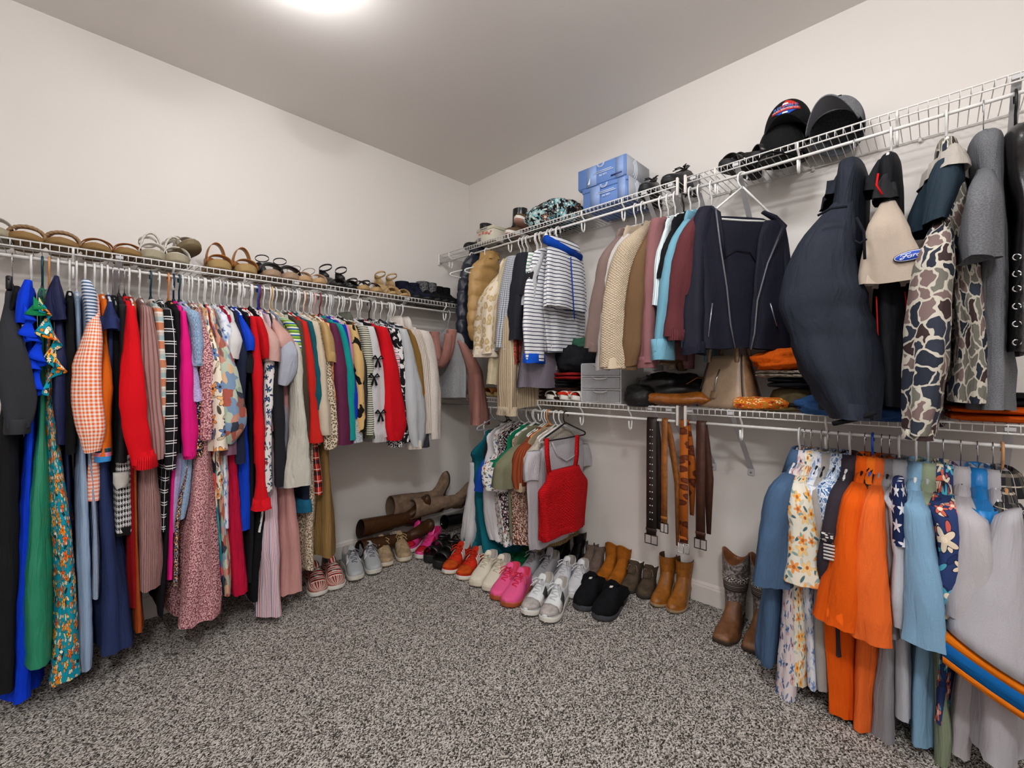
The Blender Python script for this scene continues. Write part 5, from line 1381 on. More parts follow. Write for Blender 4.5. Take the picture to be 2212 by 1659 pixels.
def laces(L, hs, mat, parent, q0=.46, q1=.68, n=6, bow=True, r=.0024, wd=.018):
    m = MB()
    for i in range(n):
        q = lerp(q0, q1, i / (n - 1))
        pts = []
        for j in range(7):
            f = j / 6 * 2 - 1
            p = surf(L, q + (.012 * f if i % 2 else -.012 * f), .5, hs, .004)
            pts.append((p.x, p.y + f * wd * (1 - .25 * i / n), p.z - .005 * f * f))
        m.tube(pts, r, 6)
    if bow:
        p = surf(L, q0 - .01, .5, hs, .008)
        for s in (-1, 1):
            m.tube([p, p + Vector((.012, s * .018, .012)), p + Vector((.03, s * .034, .004)), p + Vector((.036, s * .024, -.004)), p + Vector((.012, s * .006, .002))], r, 6)
            m.tube([p, p + Vector((.02, s * .016, .002)), p + Vector((.05, s * .030, -.014))], r, 6)
    return m.build('laces', mat, parent)
def tongue(L, hs, mat, parent, q=.45, h=.018, wd=.02, back=.022):
    a = surf(L, q + .05, .5, hs, .003); b = surf(L, q, .5, hs, .004)
    c = b + Vector((-back, 0, h))
    m = MB(); rings = []
    for p, w in ((a, wd * .9), (b, wd), (b.lerp(c, .5), wd * 1.05), (c, wd * .9), (c + Vector((-.002, 0, .006)), wd * .5)):
        rings.append([(p.x + .004 * math.cos(t) * 1.0, p.y + w * math.sin(t), p.z + .004 * math.cos(t)) for t in [2 * PI * i / 12 for i in range(12)]])
    m.loft(rings, True, True, True)
    return m.build('tongue', mat, parent)
HS_SNK = [(0, .05), (.3, .075), (.43, .080), (.5, .074), (.58, .064), (.66, .054), (.74, .045), (.82, .038), (.9, .030), (.96, .022), (1, .008)]
def sneaker(lab, up, so, la, lining, accents=(), group='shoes on the carpet', W=1.0, t0=.032, t1=.024, hs=HS_SNK, tong=None, tread=None, collar=None, bow=True, opening=.43, tongh=.018, square=0, name='sneaker', L_=.27, pair=True):
    r = empty(name, (0, 0, 0), 0, lab, 'shoe', group)
    L = Last(L_, W, 1, 0, t0, t1, square=square)
    sole(L, so, r)
    if tread:
        L2 = Last(L_, W, 1, 0, .009, .008); sole(L2, tread, r, 1.03, 'outsole')
    kw = {'collar': collar} if collar else {}
    upper(L, [up, lining], r, hs, opening, **kw)
    tongue(L, hs, tong or up, r, opening + .02, tongh)
    if la: laces(L, hs, la, r, opening + .03, .68, bow=bow)
    for (mat, quads, nm) in accents: patch(L, hs, quads, mat, r, nm)
    return r
def boot(lab, vamp, shaft, so, H=.20, heel=.0, L_=.27, W=1.0, pointy=0.0, square=0.0, dip=0.0, top=(.052, .045), ankle=(.046, .034), tab=None, laced=None, lining=None, group='shoes on the carpet', name='ankle_boot', zipm=None, t0=.018, t1=.014, bands=None, wrinkle=.003):
    r = empty(name, (0, 0, 0), 0, lab, 'boot', group)
    L = Last(L_, W, 1, heel, t0, t1, pointy=pointy, square=square)
    sole(L, so, r, 1.05)
    if heel:
        m = MB(); rings = []
        for z, f in ((0, .92), (heel * .6, .95), (heel + .004, 1.08)):
            rings.append([(.012 + .032 + .034 * f * math.cos(a), .0 + .031 * W * f * math.sin(a), z) for a in [2 * PI * i / 16 for i in range(16)]])
        m.loft(rings, True, True, True); m.build('heel', so, r)
    hs = [(0, .06), (.1, .075), (.25, .095), (.36, .10), (.44, .088), (.52, .070), (.6, .058), (.7, .048), (.8, .042), (.9, .034), (.96, .024), (1, .006)]
    m = MB(); m.loft([profile(L, q, hs, -1, None) for q in ST], False)
    m.build('vamp', vamp, r)
    m = MB(); rings = []; n = 24
    z0 = heel + .03; N = 14
    for i in range(N + 1):
        t = i / N; z = lerp(z0, H + heel, t)
        a = lerp(ankle[0] + .012 * (1 - t) ** 3, top[0], smooth01(t)); b = lerp(ankle[1], top[1], smooth01(t))
        cx = lerp(.066, .060, t) + .006 * (1 - t)
        rg = []
        for j in range(n):
            th = 2 * PI * j / n
            zz = z + (dip * (math.cos(2 * th) * .5) * t ** 4) + (-.0 if not dip else 0)
            k = 1 + nz(math.cos(th) * 2, math.sin(th) * 2, z * 30) * wrinkle * 12 * (1 - t)
            rg.append((cx + a * math.cos(th) * k, b * math.sin(th) * k, zz))
        rings.append(rg)
    m.loft(rings, True)
    last = rings[-1]
    m.cur = 1
    ins = [[(lerp(.06, p[0], f), p[1] * f, p[2] + dz) for p in last] for f, dz in ((1, 0), (.93, .001), (.9, -.02), (.8, -H * .55))]
    m.loft(ins, True, False, True)
    sh = m.build('shaft', [shaft, lining or shaft], r)
    if tab:
        m = MB(); m.box((.012, 0, H + heel + .004), (.005, .022, .04), None, .002); m.build('pull_tab', tab, r)
    if laced:
        m = MB()
        for i in range(4):
            z = lerp(.075, H - .02, i / 3); x = lerp(.155, .112, i / 3)
            m.tube([(x - .01, -.018, z), (x + .004, 0, z + .006), (x - .01, .018, z + .012)], .0022, 6)
            m.tube([(x - .01, .018, z), (x + .004, 0, z + .006), (x - .01, -.018, z + .012)], .0022, 6)
        for s in (-1, 1): m.tube([(.112, 0, H - .015), (.125, s * .02, H - .005), (.14, s * .03, H - .03), (.125, s * .01, H - .03)], .0022, 6)
        m.build('laces', laced, r)
        m = MB()
        rings = []
        for (x, z, w) in ((.165, .07, .02), (.135, .1, .024), (.12, H - .02, .024), (.108, H + .015, .022)):
            rings.append([(x + .004 * math.cos(t), w * math.sin(t), z + .003 * math.cos(t)) for t in [2 * PI * i / 12 for i in range(12)]])
        m.loft(rings, True, True, True); m.build('tongue', vamp, r)
    for bd in (bands or []):
        mat, za, zb, nm = bd
        m = MB(); rings = []
        for i in range(4):
            z = lerp(za, zb, i / 3); t = (z - z0) / (H + heel - z0)
            a = lerp(ankle[0] + .012 * (1 - t) ** 3, top[0], smooth01(t)) + .002; b = lerp(ankle[1], top[1], smooth01(t)) + .002; cx = lerp(.066, .060, t) + .006 * (1 - t)
            rings.append([(cx + a * math.cos(2 * PI * j / n), b * math.sin(2 * PI * j / n), z) for j in range(n)])
        m.loft(rings, True); m.build(nm, mat, r, solid=.001)
    return r
def strap_arc(L, q, z, wd, th, over=1.0, tilt=0.0, hmul=1.0, n=14):
    """band over the foot at station q: returns rings for a loft"""
    w = L.w(q) * over; c = L.c(q); z0 = L.zt(q) - .004
    rings = []
    for i in range(n + 1):
        a = PI * i / n
        y = -w * math.cos(a); zz = z0 + z * math.sin(a) ** .8
        nx = Vector((0, -math.cos(a), math.sin(a)))
        x = q * L.L + tilt * (a / PI - .5)
        p = Vector((x, c + y, zz))
        rings.append([tuple(p + Vector((dx, 0, 0)) + nx * dn) for dx, dn in ((-wd / 2, 0), (wd / 2, 0), (wd / 2, th), (-wd / 2, th))])
    return rings
def sandal(lab, so, insole, straps, group, W=1.0, heel=0.0, t0=.03, t1=.024, L_=.25, ankle=None, backc=None, name='sandal', side=1, heelblock=None):
    """straps: (material, q, height, width, thickness, tilt, braided)"""
    r = empty(name, (0, 0, 0), 0, lab, 'sandal', group)
    L = Last(L_, W, side, heel, t0, t1)
    sole(L, so, r)
    if heel and heelblock:
        m = MB(); rings = []
        for z, f in ((0, .7), (heel * .5, .72), (heel + .004, 1.0)):
            rings.append([(.036 + .03 * f * math.cos(a), .028 * f * math.sin(a), z) for a in [2 * PI * i / 16 for i in range(16)]])
        m.loft(rings, True, True, True); m.build('heel', heelblock, r)
    L2 = Last(L_, W, side, heel, t0 + .003, t1 + .003)
    sole(L2, insole, r, .98, 'insole', .004)
    for sp in straps:
        mat, q, z, wd, th = sp[:5]; tilt = sp[5] if len(sp) > 5 else 0
        m = MB()
        if len(sp) > 6 and sp[6]:
            for ph in (0, 2.1, 4.2):
                rg = strap_arc(L, q, z, .001, .001, 1.0, tilt, n=30)
                pts = []
                for i, rr in enumerate(rg):
                    p = Vector(rr[0]); a = i * .75 + ph
                    pts.append((p.x + wd * .33 * math.sin(a), p.y, p.z + th * .5 * (1 + math.cos(a))))
                m.tube(pts, wd * .24, 7)
        else:
            m.loft(strap_arc(L, q, z, wd, th, 1.0, tilt), True, True, True)
        m.build('strap', mat, r)
    if ankle:
        mat, zc, rx, wd = ankle[:4]
        m = MB(); rings = []
        x0 = .055; zt = L.zt(.1)
        pts = []
        for i in range(21):
            a = 2 * PI * i / 20
            p = Vector((x0 + rx * math.cos(a), .032 * math.sin(a), zt + zc + .012 * math.cos(a)))
            nn = Vector((math.cos(a), math.sin(a), 0))
            rings.append([tuple(p + nn * dn + Vector((0, 0, dz))) for dn, dz in ((0, -wd / 2), (.002, -wd / 2), (.002, wd / 2), (0, wd / 2))])
        m.loft(rings, True); m.build('ankle_strap', mat, r)
    if backc:
        m = MB(); rings = []; zt = L.zt(.05); mat, hh = backc
        for i in range(13):
            a = PI * (.5 + i / 12)
            px, py = .045 + .045 * math.cos(a), .031 * math.sin(a)
            f = .35 + .65 * math.sin(PI * i / 12)
            rings.append([(px, py, zt), (px, py, zt + hh * f), (px + .003 * -math.cos(a), py * .94, zt + hh * f), (px - .003 * math.cos(a), py * .94, zt)])
        m.loft(rings, True, True, True); m.build('heel_counter', mat, r)
    return r
def slipper(lab, up, fur, so, lining, group='shoes on the carpet'):
    r = empty('slipper', (0, 0, 0), 0, lab, 'slipper', group)
    L = Last(.27, 1.12, 1, 0, .026, .024)
    sole(L, so, r, 1.06)
    hs = [(0, .02), (.43, .082), (.52, .08), (.62, .07), (.74, .058), (.85, .046), (.93, .034), (1, .008)]
    m = MB(); m.loft([profile(L, q, hs, -1, None) for q in ST if q >= .38], False); m.build('upper', up, r, solid=.006)
    m = MB(); pts = []
    for i in range(25):
        a = PI * i / 24
        w = L.w(.42)
        pts.append((.27 * .43 - .012 * math.sin(a), -w * math.cos(a) * 1.0, L.zt(.42) + .082 * math.sin(a) ** .6))
    back = [(.27 * q, s * L.w(q) * .92, L.zt(q) + .02) for s, qs in ((1, (.36, .28, .2, .1, .03)), (-1, (.03, .1, .2, .28, .36))) for q in qs]
    for ring_pts in (pts, back):
        rings = []
        for i, p in enumerate(ring_pts):
            t = (Vector(ring_pts[min(i + 1, len(ring_pts) - 1)]) - Vector(ring_pts[max(i - 1, 0)])).normalized()
            u = t.orthogonal().normalized(); v = t.cross(u)
            for sub in (0,):
                rings.append([tuple(Vector(p) + (u * math.cos(2 * PI * k / 14) + v * math.sin(2 * PI * k / 14)) * (.0165 + .006 * nz(p[0] * 90 + k, p[1] * 90, k * 1.7))) for k in range(14)])
        m.loft(rings, True, True, True)
    m.build('fur_trim', fur, r)
    m = MB(); L2 = Last(.27, 1.05, 1, 0, .034, .032); 
    sole(L2, lining, r, .98, 'footbed', .01)
    m = MB()
    for i in range(4):
        p = surf(L, .5 + .012 * i, .5, hs, .007)
        m.tube([p + Vector((.004, -.006, 0)), p + Vector((-.004, .006, 0))], .002, 5)
    m.build('stitches', S('#d8d4cc'), r)
    return r
def put_floor(o, toe, heel, z=0.0, fix=None, L_=.27):
    """stand a shoe on the floor between two pixels"""
    a, b = hit(heel[0], heel[1], 'Z', z), hit(toe[0], toe[1], 'Z', z)
    d = b - a; mid = a.lerp(b, .5)
    ang = math.atan2(d.y, d.x)
    sc_ = max(.9, min(1.08, d.length / L_)) if fix is None else fix
    o.rotation_euler = (0, 0, ang)
    o.scale = (sc_,) * 3
    o.location = b - Vector((math.cos(ang), math.sin(ang), 0)) * L_ * sc_
    return o
def pair(o, p1, p2, lab2, L_=.27, fix=None):
    put_floor(o, p1[0], p1[1], 0, fix, L_)
    c = dup(o, (0, 0, 0), (0, 0, 0), lab2)
    put_floor(c, p2[0], p2[1], 0, fix, L_)
    c.scale = (c.scale[0], -c.scale[1], c.scale[2]) if False else c.scale
    return o, c
# ------------------------------------------------------------------ shoes on the carpet
WHS = plain('white_rubber', '#d8d4cc', .55, .3); BLKS = plain('black_rubber', '#1a1a1b', .6, .3)
GUM = plain('gum_rubber', '#a5502c', .5, .35); OFFW = plain('off_white_mesh', '#d2cabb', .85, .15, 0, (180, .3, .001))
LIN = S('#b5aea6', wrinkle=0); DLIN = S('#3a3836', wrinkle=0)
SER = fab('multi', ['#8f1f24', '#e2d8c8', '#2a2522', '#c2282c', '#d8c9b0', '#5a4a3c', '#c2282c', '#e6ded0'], .05, ax='u', wrinkle=0)
SER2 = fab('multi', ['#c2282c', '#e2d8c8', '#2a2522', '#c2282c', '#e6ded0'], .03, ax='u', wrinkle=0)
o = sneaker('red serape striped moccasin, nearest the hanging clothes', SER, WHS, S('#e0dad0'), DLIN, [(SER2, [(.5, .8, .3, .7)], 'striped_vamp')], W=1.08, t0=.022, t1=.02, tong=SER2, bow=False, tongh=.012, name='moccasin')
pair(o, ((690, 1291), (668, 1243)), ((728, 1277), (704, 1230)), 'red serape striped moccasin, next to the grey running shoes')
GRYM = plain('grey_mesh', '#aeb2b4', .85, .15, 0, (200, .35, .001))
o = sneaker('pale grey running shoe beside the striped moccasins', GRYM, plain('foam_grey', '#c9c5bc', .7), S('#7d7a88'), LIN, [(plain('white_overlay', '#dcdcdc', .5), [(.4, .62, .12, .3), (.4, .62, .7, .88)], 'overlay')], t0=.036, t1=.026, tread=BLKS)
pair(o, ((772, 1258), (740, 1204)), ((812, 1244), (775, 1193)), 'pale grey running shoe beside the beige running shoes')
BEI = suede('#b59c7c')
o = sneaker('beige suede sneaker, left shoe of its pair', BEI, plain('cream_foam', '#cfc6b4', .7), S('#b59b6d'), LIN, [(plain('olive_mesh', '#8f8a72', .9), [(.5, .64, .15, .32), (.5, .64, .68, .85)], 'mesh_panel')], t0=.036, t1=.024, tread=plain('tan_gum', '#8d7443', .6))
pair(o, ((838, 1227), (803, 1178)), ((878, 1216), (838, 1168)), 'beige and grey green sneaker, right shoe of its pair')
HOTP, REDL = leather('#e0398a', .35, .2), leather('#b8122a', .4, .2)
o = sneaker('hot pink and red high sneaker, rear shoe', HOTP, WHS, S('#e03a80'), S('#c2205c'), [(REDL, [(.78, .97, .1, .9), (.46, .6, .1, .3), (.46, .6, .7, .9)], 'red_overlay')], tong=HOTP, tongh=.04, collar=((0, .085), (.1, .085), (.25, .075), (.43, .085)), bow=False)
pair(o, ((873, 1197), (925, 1156)), ((903, 1210), (957, 1168)), 'hot pink and red high sneaker, front shoe')
BLKL = leather('#151516', .35)
BST_ = [(BLKL, .78, .045, .04, .004), (BLKL, .55, .06, .035, .004)]
o = sandal('black chunky platform sandal, rear one of the pair', BLKS, BLKL, BST_, 'shoes on the carpet', W=1.05, heel=.0, t0=.05, t1=.04, ankle=(BLKL, .045, .05, .016), backc=(BLKL, .03))
pair(o, ((922, 1218), (975, 1180)), ((942, 1231), (992, 1195)), 'black chunky platform sandal, front one of the pair', .25)
RS = suede('#c8301c')
ORS = suede('#c9501e')
def stripes3(k0, k1): return [(.44 + .055 * i, .47 + .055 * i, k0, k1, -.03) for i in range(3)]
o = sneaker('orange red suede sneaker with three white stripes, rear shoe', RS, WHS, S('#c2301c'), LIN, [(plain('white_leather', '#dcd8d4', .45), stripes3(.06, .33) + stripes3(.94, .67), 'side_stripes'), (ORS, [(.76, .985, .06, .94)], 'toe_cap')], t0=.026, t1=.022, tong=RS, tread=plain('translucent_gum', '#b9a072', .5))
pair(o, ((962, 1243), (1028, 1190)), ((992, 1256), (1054, 1207)), 'orange red suede sneaker with three white stripes, front shoe')
CRM = plain('cream_canvas', '#d8d0bf', .8, .15, 0, (150, .2, .001))
o = sneaker('cream training shoe with square black sole tip, rear shoe', CRM, plain('cream_foam', '#cfc6b4', .7), S('#d2cab4'), LIN, [], t0=.03, t1=.024, tread=BLKS, square=.5, W=1.1)
pair(o, ((1024, 1270), (1082, 1212)), ((1052, 1281), (1106, 1224)), 'cream training shoe with square black sole tip, front shoe')
PNK = plain('pink_mesh', '#e0588c', .8, .2, 0, (170, .25, .001))
o = sneaker('bright pink training shoe with gum sole, left shoe', PNK, GUM, S('#e8304f'), S('#e04a68'), [(plain('coral_trim', '#e8506a', .6), [(.44, .5, .1, .3), (.44, .5, .7, .9)], 'heel_overlay')], t0=.022, t1=.022, W=1.12, tong=PNK)
pair(o, ((1068, 1300), (1122, 1246)), ((1092, 1315), (1144, 1258)), 'bright pink training shoe with gum sole, right shoe')
GRNS = suede('#1d6b45')
o = sneaker('green suede boat shoe, rear shoe', GRNS, plain('green_rubber', '#2a6a48', .7), S('#14452e'), DLIN, [], t0=.02, t1=.018, bow=True, tongh=.012, name='boat_shoe', W=1.1)
pair(o, ((1092, 1208), (1138, 1176)), ((1114, 1227), (1166, 1190)), 'green suede boat shoe, front shoe')
GKN = plain('grey_knit', '#a9a9ae', .9, .1, 0, (220, .4, .001))
o = sneaker('light grey knit running shoe, rear shoe', GKN, plain('light_foam', '#cfcdca', .7), S('#8d8b94'), LIN, [], t0=.038, t1=.028, tongh=.04)
pair(o, ((1122, 1262), (1188, 1208)), ((1154, 1272), (1218, 1218)), 'light grey knit running shoe, front shoe')
WHL = leather('#cfd0d4', .4, .12)
o = sneaker('white sneaker with a grey letter side panel, rear shoe', WHL, plain('white_foam', '#d8d7d4', .6), S('#d8d6da'), LIN, [(plain('pale_grey_panel', '#a9adb8', .6), [(.46, .56, .12, .3), (.46, .56, .7, .88)], 'side_panel')], t0=.034, t1=.026)
pair(o, ((1196, 1286), (1246, 1232)), ((1232, 1296), (1270, 1240)), 'white sneaker with a grey letter side panel, front shoe')
GRW = suede('#bdb6b2')
o = sneaker('white and grey retro runner nearest the camera, left shoe', plain('white_nylon', '#d3d6d8', .8), plain('off_white_foam', '#d4d0c8', .6), S('#d9dde0'), LIN, [(GRW, [(.77, .985, .05, .95), (.62, .78, .02, .2), (.62, .78, .8, .98)], 'suede_overlay'), (plain('dark_panel', '#3a3836', .7), [(.47, .62, .04, .28), (.47, .62, .72, .96)], 'dark_side_panel')], t0=.034, t1=.024, tread=BLKS, tong=plain('white_nylon', '#d3d6d8', .8))
pair(o, ((1134, 1334), (1198, 1272)), ((1176, 1350), (1226, 1282)), 'white and grey retro runner nearest the camera, right shoe')
o = slipper('black suede slipper with fuzzy trim, left one', suede('#17171a'), S('#0e0e10', rough=1.0), plain('charcoal_rubber', '#3a3b40', .7), S('#141416'))
pair(o, ((1250, 1322), (1298, 1268)), ((1290, 1343), (1346, 1290)), 'black suede slipper with fuzzy trim, right one')
o = boot('polished black ankle boot, rear one below the red tank', leather('#111113', .25, .2), leather('#111113', .25, .2), BLKS, H=.15, heel=.03, lining=S('#1c1a1a', wrinkle=0), pointy=.4)
pair(o, ((1186, 1214), (1246, 1186)), ((1222, 1234), (1272, 1192)), 'polished black ankle boot, front one below the red tank', fix=1.0)
TPE = suede('#75645a')
o = boot('taupe suede ankle boot, left one of its pair', TPE, TPE, plain('taupe_sole', '#4a3e36', .7), H=.125, heel=.012, tab=TPE, lining=S('#4a4038', wrinkle=0))
pair(o, ((1248, 1242), (1286, 1212)), ((1270, 1248), (1304, 1214)), 'taupe suede ankle boot, right one of its pair', fix=.95)
RUST = suede('#a5601c')
o = boot('rust suede ankle boot with cut down sides, left one', RUST, RUST, plain('brown_sole', '#5a3a22', .7), H=.155, heel=.02, dip=.03, pointy=.3, lining=S('#c9a58c', wrinkle=0))
pair(o, ((1292, 1262), (1332, 1226)), ((1318, 1272), (1358, 1232)), 'rust suede ankle boot with cut down sides, right one', fix=1.0)
OLV = suede('#55483a')
o = boot('olive brown lace up desert boot, left one', OLV, OLV, plain('dark_sole', '#2e2822', .8), H=.11, laced=S('#8a7c68', wrinkle=0), lining=S('#3e3a34', wrinkle=0))
pair(o, ((1350, 1284), (1382, 1240)), ((1386, 1296), (1412, 1250)), 'olive brown lace up desert boot, right one', fix=1.0)
TANL = leather('#9c5e18', .45, .45)
o = boot('tan leather heeled ankle boot, left one', TANL, TANL, plain('stacked_sole', '#8f7a60', .6), H=.16, heel=.045, pointy=.35, tab=leather('#8a5a20'), lining=S('#4a3420', wrinkle=0))
pair(o, ((1414, 1314), (1452, 1268)), ((1448, 1327), (1490, 1278)), 'tan leather heeled ankle boot, right one', fix=1.0)
CBV = leather('#7a5030', .5, .45)
g = G('worn_shaft', .5, .35)
h = g.noise(g.co('Object'), 55, 4, .7, 1.2)['Fac']
CBS = g.done(g.ramp(h, [(.35, '#2a2524'), (.5, '#6d6462'), (.62, '#a39c98')], False), g.bump(h, .4, .003))
FLAG = fab('multi', ['#2a2624', '#8a8078', '#2a2624', '#6d645e'], .016, ax='v', wrinkle=0)
o = boot('brown square toe cowboy boot with a flag on the shaft, left one', CBV, CBS, plain('cowboy_sole', '#3a2a1e', .6), H=.285, heel=.035, square=.8, W=1.1, dip=-.055, top=(.068, .06), ankle=(.05, .042), lining=leather('#8a5530', .5), name='cowboy_boot', bands=[(FLAG, .17, .235, 'flag_band'), (fab('spots', '#2a2624', '#c9c0b8', 150, r=.3), .205, .237, 'star_band')], L_=.30)
pair(o, ((1556, 1394), (1598, 1332)), ((1620, 1414), (1660, 1348)), 'brown square toe cowboy boot with a flag on the shaft, right one', .30, fix=1.0)

# tall boots lying along the left wall: shaft along the wall, toe turned up
def lay(o, px, py, ang, roll, z, lean=0.0):
    p = hit(px, py, 'Y', YW - .16 - lean)
    o.rotation_euler = (Matrix.Rotation(ang, 3, 'Z') @ Matrix.Rotation(-PI / 2 + .06, 3, 'Y') @ Matrix.Rotation(roll, 3, 'Z')).to_euler()
    o.location = (p.x, p.y, z)
BGE = suede('#8f7763')
o = boot('tall beige suede boot lying along the left wall, rear one', BGE, BGE, plain('boot_sole_dark', '#2a2220', .6), H=.44, heel=.03, pointy=.5, top=(.075, .06), ankle=(.046, .038), name='tall_boot', lining=S('#6d5a4a', wrinkle=0), wrinkle=.012, L_=.26)
lay(o, 958, 1120, .03, -.15, .20, -.09)
c = dup(o, (0, 0, 0), (0, 0, 0), 'tall beige suede boot lying along the left wall, front one'); lay(c, 1000, 1140, -.04, -.6, .185, .0)
BRN = leather('#4a2c14', .4, .5)
o = boot('tall brown leather boot lying flat behind the sneakers, upper one', BRN, BRN, plain('boot_sole_brown', '#2e1c10', .6), H=.42, heel=.03, pointy=.3, top=(.07, .05), ankle=(.045, .036), name='tall_boot', lining=S('#2a1c14', wrinkle=0), wrinkle=.014)
lay(o, 900, 1150, .0, -.6, .125, -.075)
c = dup(o, (0, 0, 0), (0, 0, 0), 'tall brown leather boot lying flat behind the sneakers, lower one'); lay(c, 900, 1175, -.02, -.9, .03, -.03)
o = boot('shiny black patent tall boot lying by the left wall', leather('#0c0c0e', .12, .1), leather('#0c0c0e', .12, .1), BLKS, H=.36, heel=.02, name='tall_boot', top=(.06, .05), wrinkle=.012)
lay(o, 1036, 1150, -.03, -1.0, .05, -.03)
o = sandal('tan flat sandal with black strap beside the teal dress', plain('cork', '#a5854f', .7), plain('cork_insole', '#b0905a', .7), [(BLKL, .62, .04, .02, .003, .06), (BLKL, .5, .045, .02, .003, -.06)], 'shoes on the carpet', t0=.02, t1=.018)
put_floor(o, (966, 1180), (1000, 1164), 0, None, .25)
# ------------------------------------------------------------------ shoes and things on the shelves
LG = 'sandals and shoes on the left shelf'
def put_shelf(o, side, px, toe_d, ang=0.0, L_=.25, fix=1.0, roll=0.0, dz=0.0):
    """stand on a shelf, toe pointing into the room, toe toe_d from the wall"""
    deck = {'L': DECKL, 'U': DECKU, 'D': DECKD}[side] + .0045
    t = along(side, px, toe_d)
    base = FR[side][0] + math.radians(ang)
    d = Vector((math.cos(base), math.sin(base), 0))
    tip = wpt(side, t, toe_d, deck + dz)
    o.rotation_euler = (roll, 0, base); o.scale = (fix,) * 3
    o.location = tip - d * L_ * fix
    return o
def spair(o, side, p1, p2, lab2, toe_d=.295, L_=.25, fix=1.0, a1=0, a2=0):
    put_shelf(o, side, p1, toe_d, a1, L_, fix)
    c = dup(o, (0, 0, 0), (0, 0, 0), lab2)
    put_shelf(c, side, p2, toe_d, a2, L_, fix)
CORK = plain('cork_sole', '#8d6f45', .7, .2, 0, (120, .3, .001)); ROPE = plain('rope_sole', '#b09a74', .85, .1, 0, (140, .6, .002))
TANS = leather('#9a5c22', .45); BRD = plain('braided_tan', '#8d7150', .7); WHT = leather('#d0cac0', .45, .1); BONE = plain('bone_sole', '#a39a84', .8, .15, 0, (120, .3, .001))
o = sandal('white woven slide at the far left end of the shelf', BONE, BONE, [(WHT, .68, .06, .05, .004), (WHT, .5, .065, .05, .004)], LG, t0=.028)
put_shelf(o, 'L', -16, .295)
o = sandal('tan slide with a braided strap, left one', CORK, leather('#a9764a'), [(BRD, .76, .045, .02, .006, 0, True), (BRD, .6, .055, .02, .006, 0, True), (TANS, .68, .045, .012, .003)], LG, t0=.022, t1=.02, W=1.12)
spair(o, 'L', 52, 132, 'tan slide with a braided strap, right one')
o = sandal('brown leather sandal with a cut out strap and heel back, left one', CORK, leather('#a9764a'), [(TANS, .74, .045, .016, .003), (TANS, .58, .052, .014, .003), (TANS, .68, .046, .008, .003, .09)], LG, t0=.022, t1=.02, backc=(TANS, .065), W=1.08)
spair(o, 'L', 208, 277, 'brown leather sandal with a cut out strap and heel back, right one')
o = sandal('white platform sandal with studded straps, left one', BONE, WHT, [(WHT, .72, .05, .045, .004), (WHT, .5, .11, .018, .003, 0, True)], LG, t0=.04, t1=.034, ankle=(plain('studded_strap', '#cfc8be', .6, .3, 0, (200, .8, .003)), .075, .045, .012), W=1.05)
spair(o, 'L', 332, 384, 'white platform sandal with studded straps, right one')
o = sandal('taupe strappy sandal perched heel first above the tan pair', plain('taupe_sole_s', '#75664a', .7), leather('#b5a48e'), [(leather('#a09684'), .75, .045, .016, .003), (leather('#a09684'), .6, .055, .014, .003, .03), (leather('#a09684'), .5, .06, .014, .003, -.03)], LG, t0=.03, ankle=(leather('#a09684'), .05, .05, .03))
put_shelf(o, 'L', 424, .29, 15, .25, 1, 0, .0); o.location.z += .035; o.rotation_euler = (0, -.22, FR['L'][0] + .25)
ESP = plain('espadrille_rope', '#a98d5f', .85, .1, 0, (150, .6, .002))
TB = leather('#b06f2c', .4)
o = sandal('brown leather espadrille sandal, left one of its pair', ESP, leather('#b58a58'), [(TB, .74, .045, .05, .004), (TB, .45, .115, .05, .003)], LG, t0=.045, t1=.035, backc=(TB, .06), W=1.1)
spair(o, 'L', 478, 536, 'brown leather espadrille sandal, right one beside the black pair')
BKS = leather('#17181a', .4)
o = sandal('black bow sandal with tan footbed, left one', plain('blush_sole', '#9a8068', .7), leather('#a58a70'), [(BKS, .75, .048, .06, .005), (BKS, .66, .055, .02, .012)], LG, t0=.032, t1=.028, backc=(BKS, .09), ankle=(BKS, .10, .03, .006), W=1.08)
spair(o, 'L', 592, 632, 'black bow sandal with tan footbed, right one')
NUDE = leather('#c2a488', .5, .15)
o = sandal('nude sandal with a thin ankle loop, left one', plain('nude_sole', '#b08f68', .7), NUDE, [(NUDE, .75, .042, .045, .003)], LG, t0=.028, ankle=(plain('thin_cord', '#8d8378', .6), .075, .055, .004))
spair(o, 'L', 662, 694, 'nude sandal with a thin ankle loop, right one', fix=.95)
o = sandal('black heeled sandal standing high, left one', BKS, BKS, [(BKS, .76, .045, .06, .004)], LG, heel=.075, heelblock=BKS, t0=.012, t1=.012, backc=(BKS, .055), ankle=(BKS, .06, .05, .010))
spair(o, 'L', 737, 762, 'black heeled sandal standing high, right one', fix=.95, a1=4, a2=-4)
o = sandal('black and tan strappy low sandal, left one', plain('cork_low', '#a5875a', .8), leather('#b39468'), [(BKS, .74, .045, .02, .003), (BKS, .6, .055, .016, .003)], LG, t0=.03, ankle=(BKS, .055, .05, .012), backc=(BKS, .03))
spair(o, 'L', 790, 818, 'black and tan strappy low sandal, right one', fix=.95)
TNU = leather('#b39466', .5, .25)
o = sandal('tan heeled sandal with a ring buckle, left one', TNU, TNU, [(TNU, .75, .045, .06, .004)], LG, heel=.085, heelblock=TNU, t0=.012, t1=.012, backc=(TNU, .075), ankle=(TNU, .07, .045, .012))
spair(o, 'L', 853, 878, 'tan heeled sandal with a ring buckle, right one', fix=.95)
NVB = suede('#1a1e2e')
o = boot('navy suede ankle boot on the shelf, left one', NVB, NVB, BLKS, H=.12, heel=.02, group=LG, top=(.055, .046))
spair(o, 'L', 905, 928, 'navy suede ankle boot on the shelf, right one', .29, .27)
GLT = fab('sparkle', '#121214', '#8a8a8e', rough=.5)
o = boot('black boot with a glittering shaft, left one', suede('#151516'), GLT, BLKS, H=.165, group=LG)
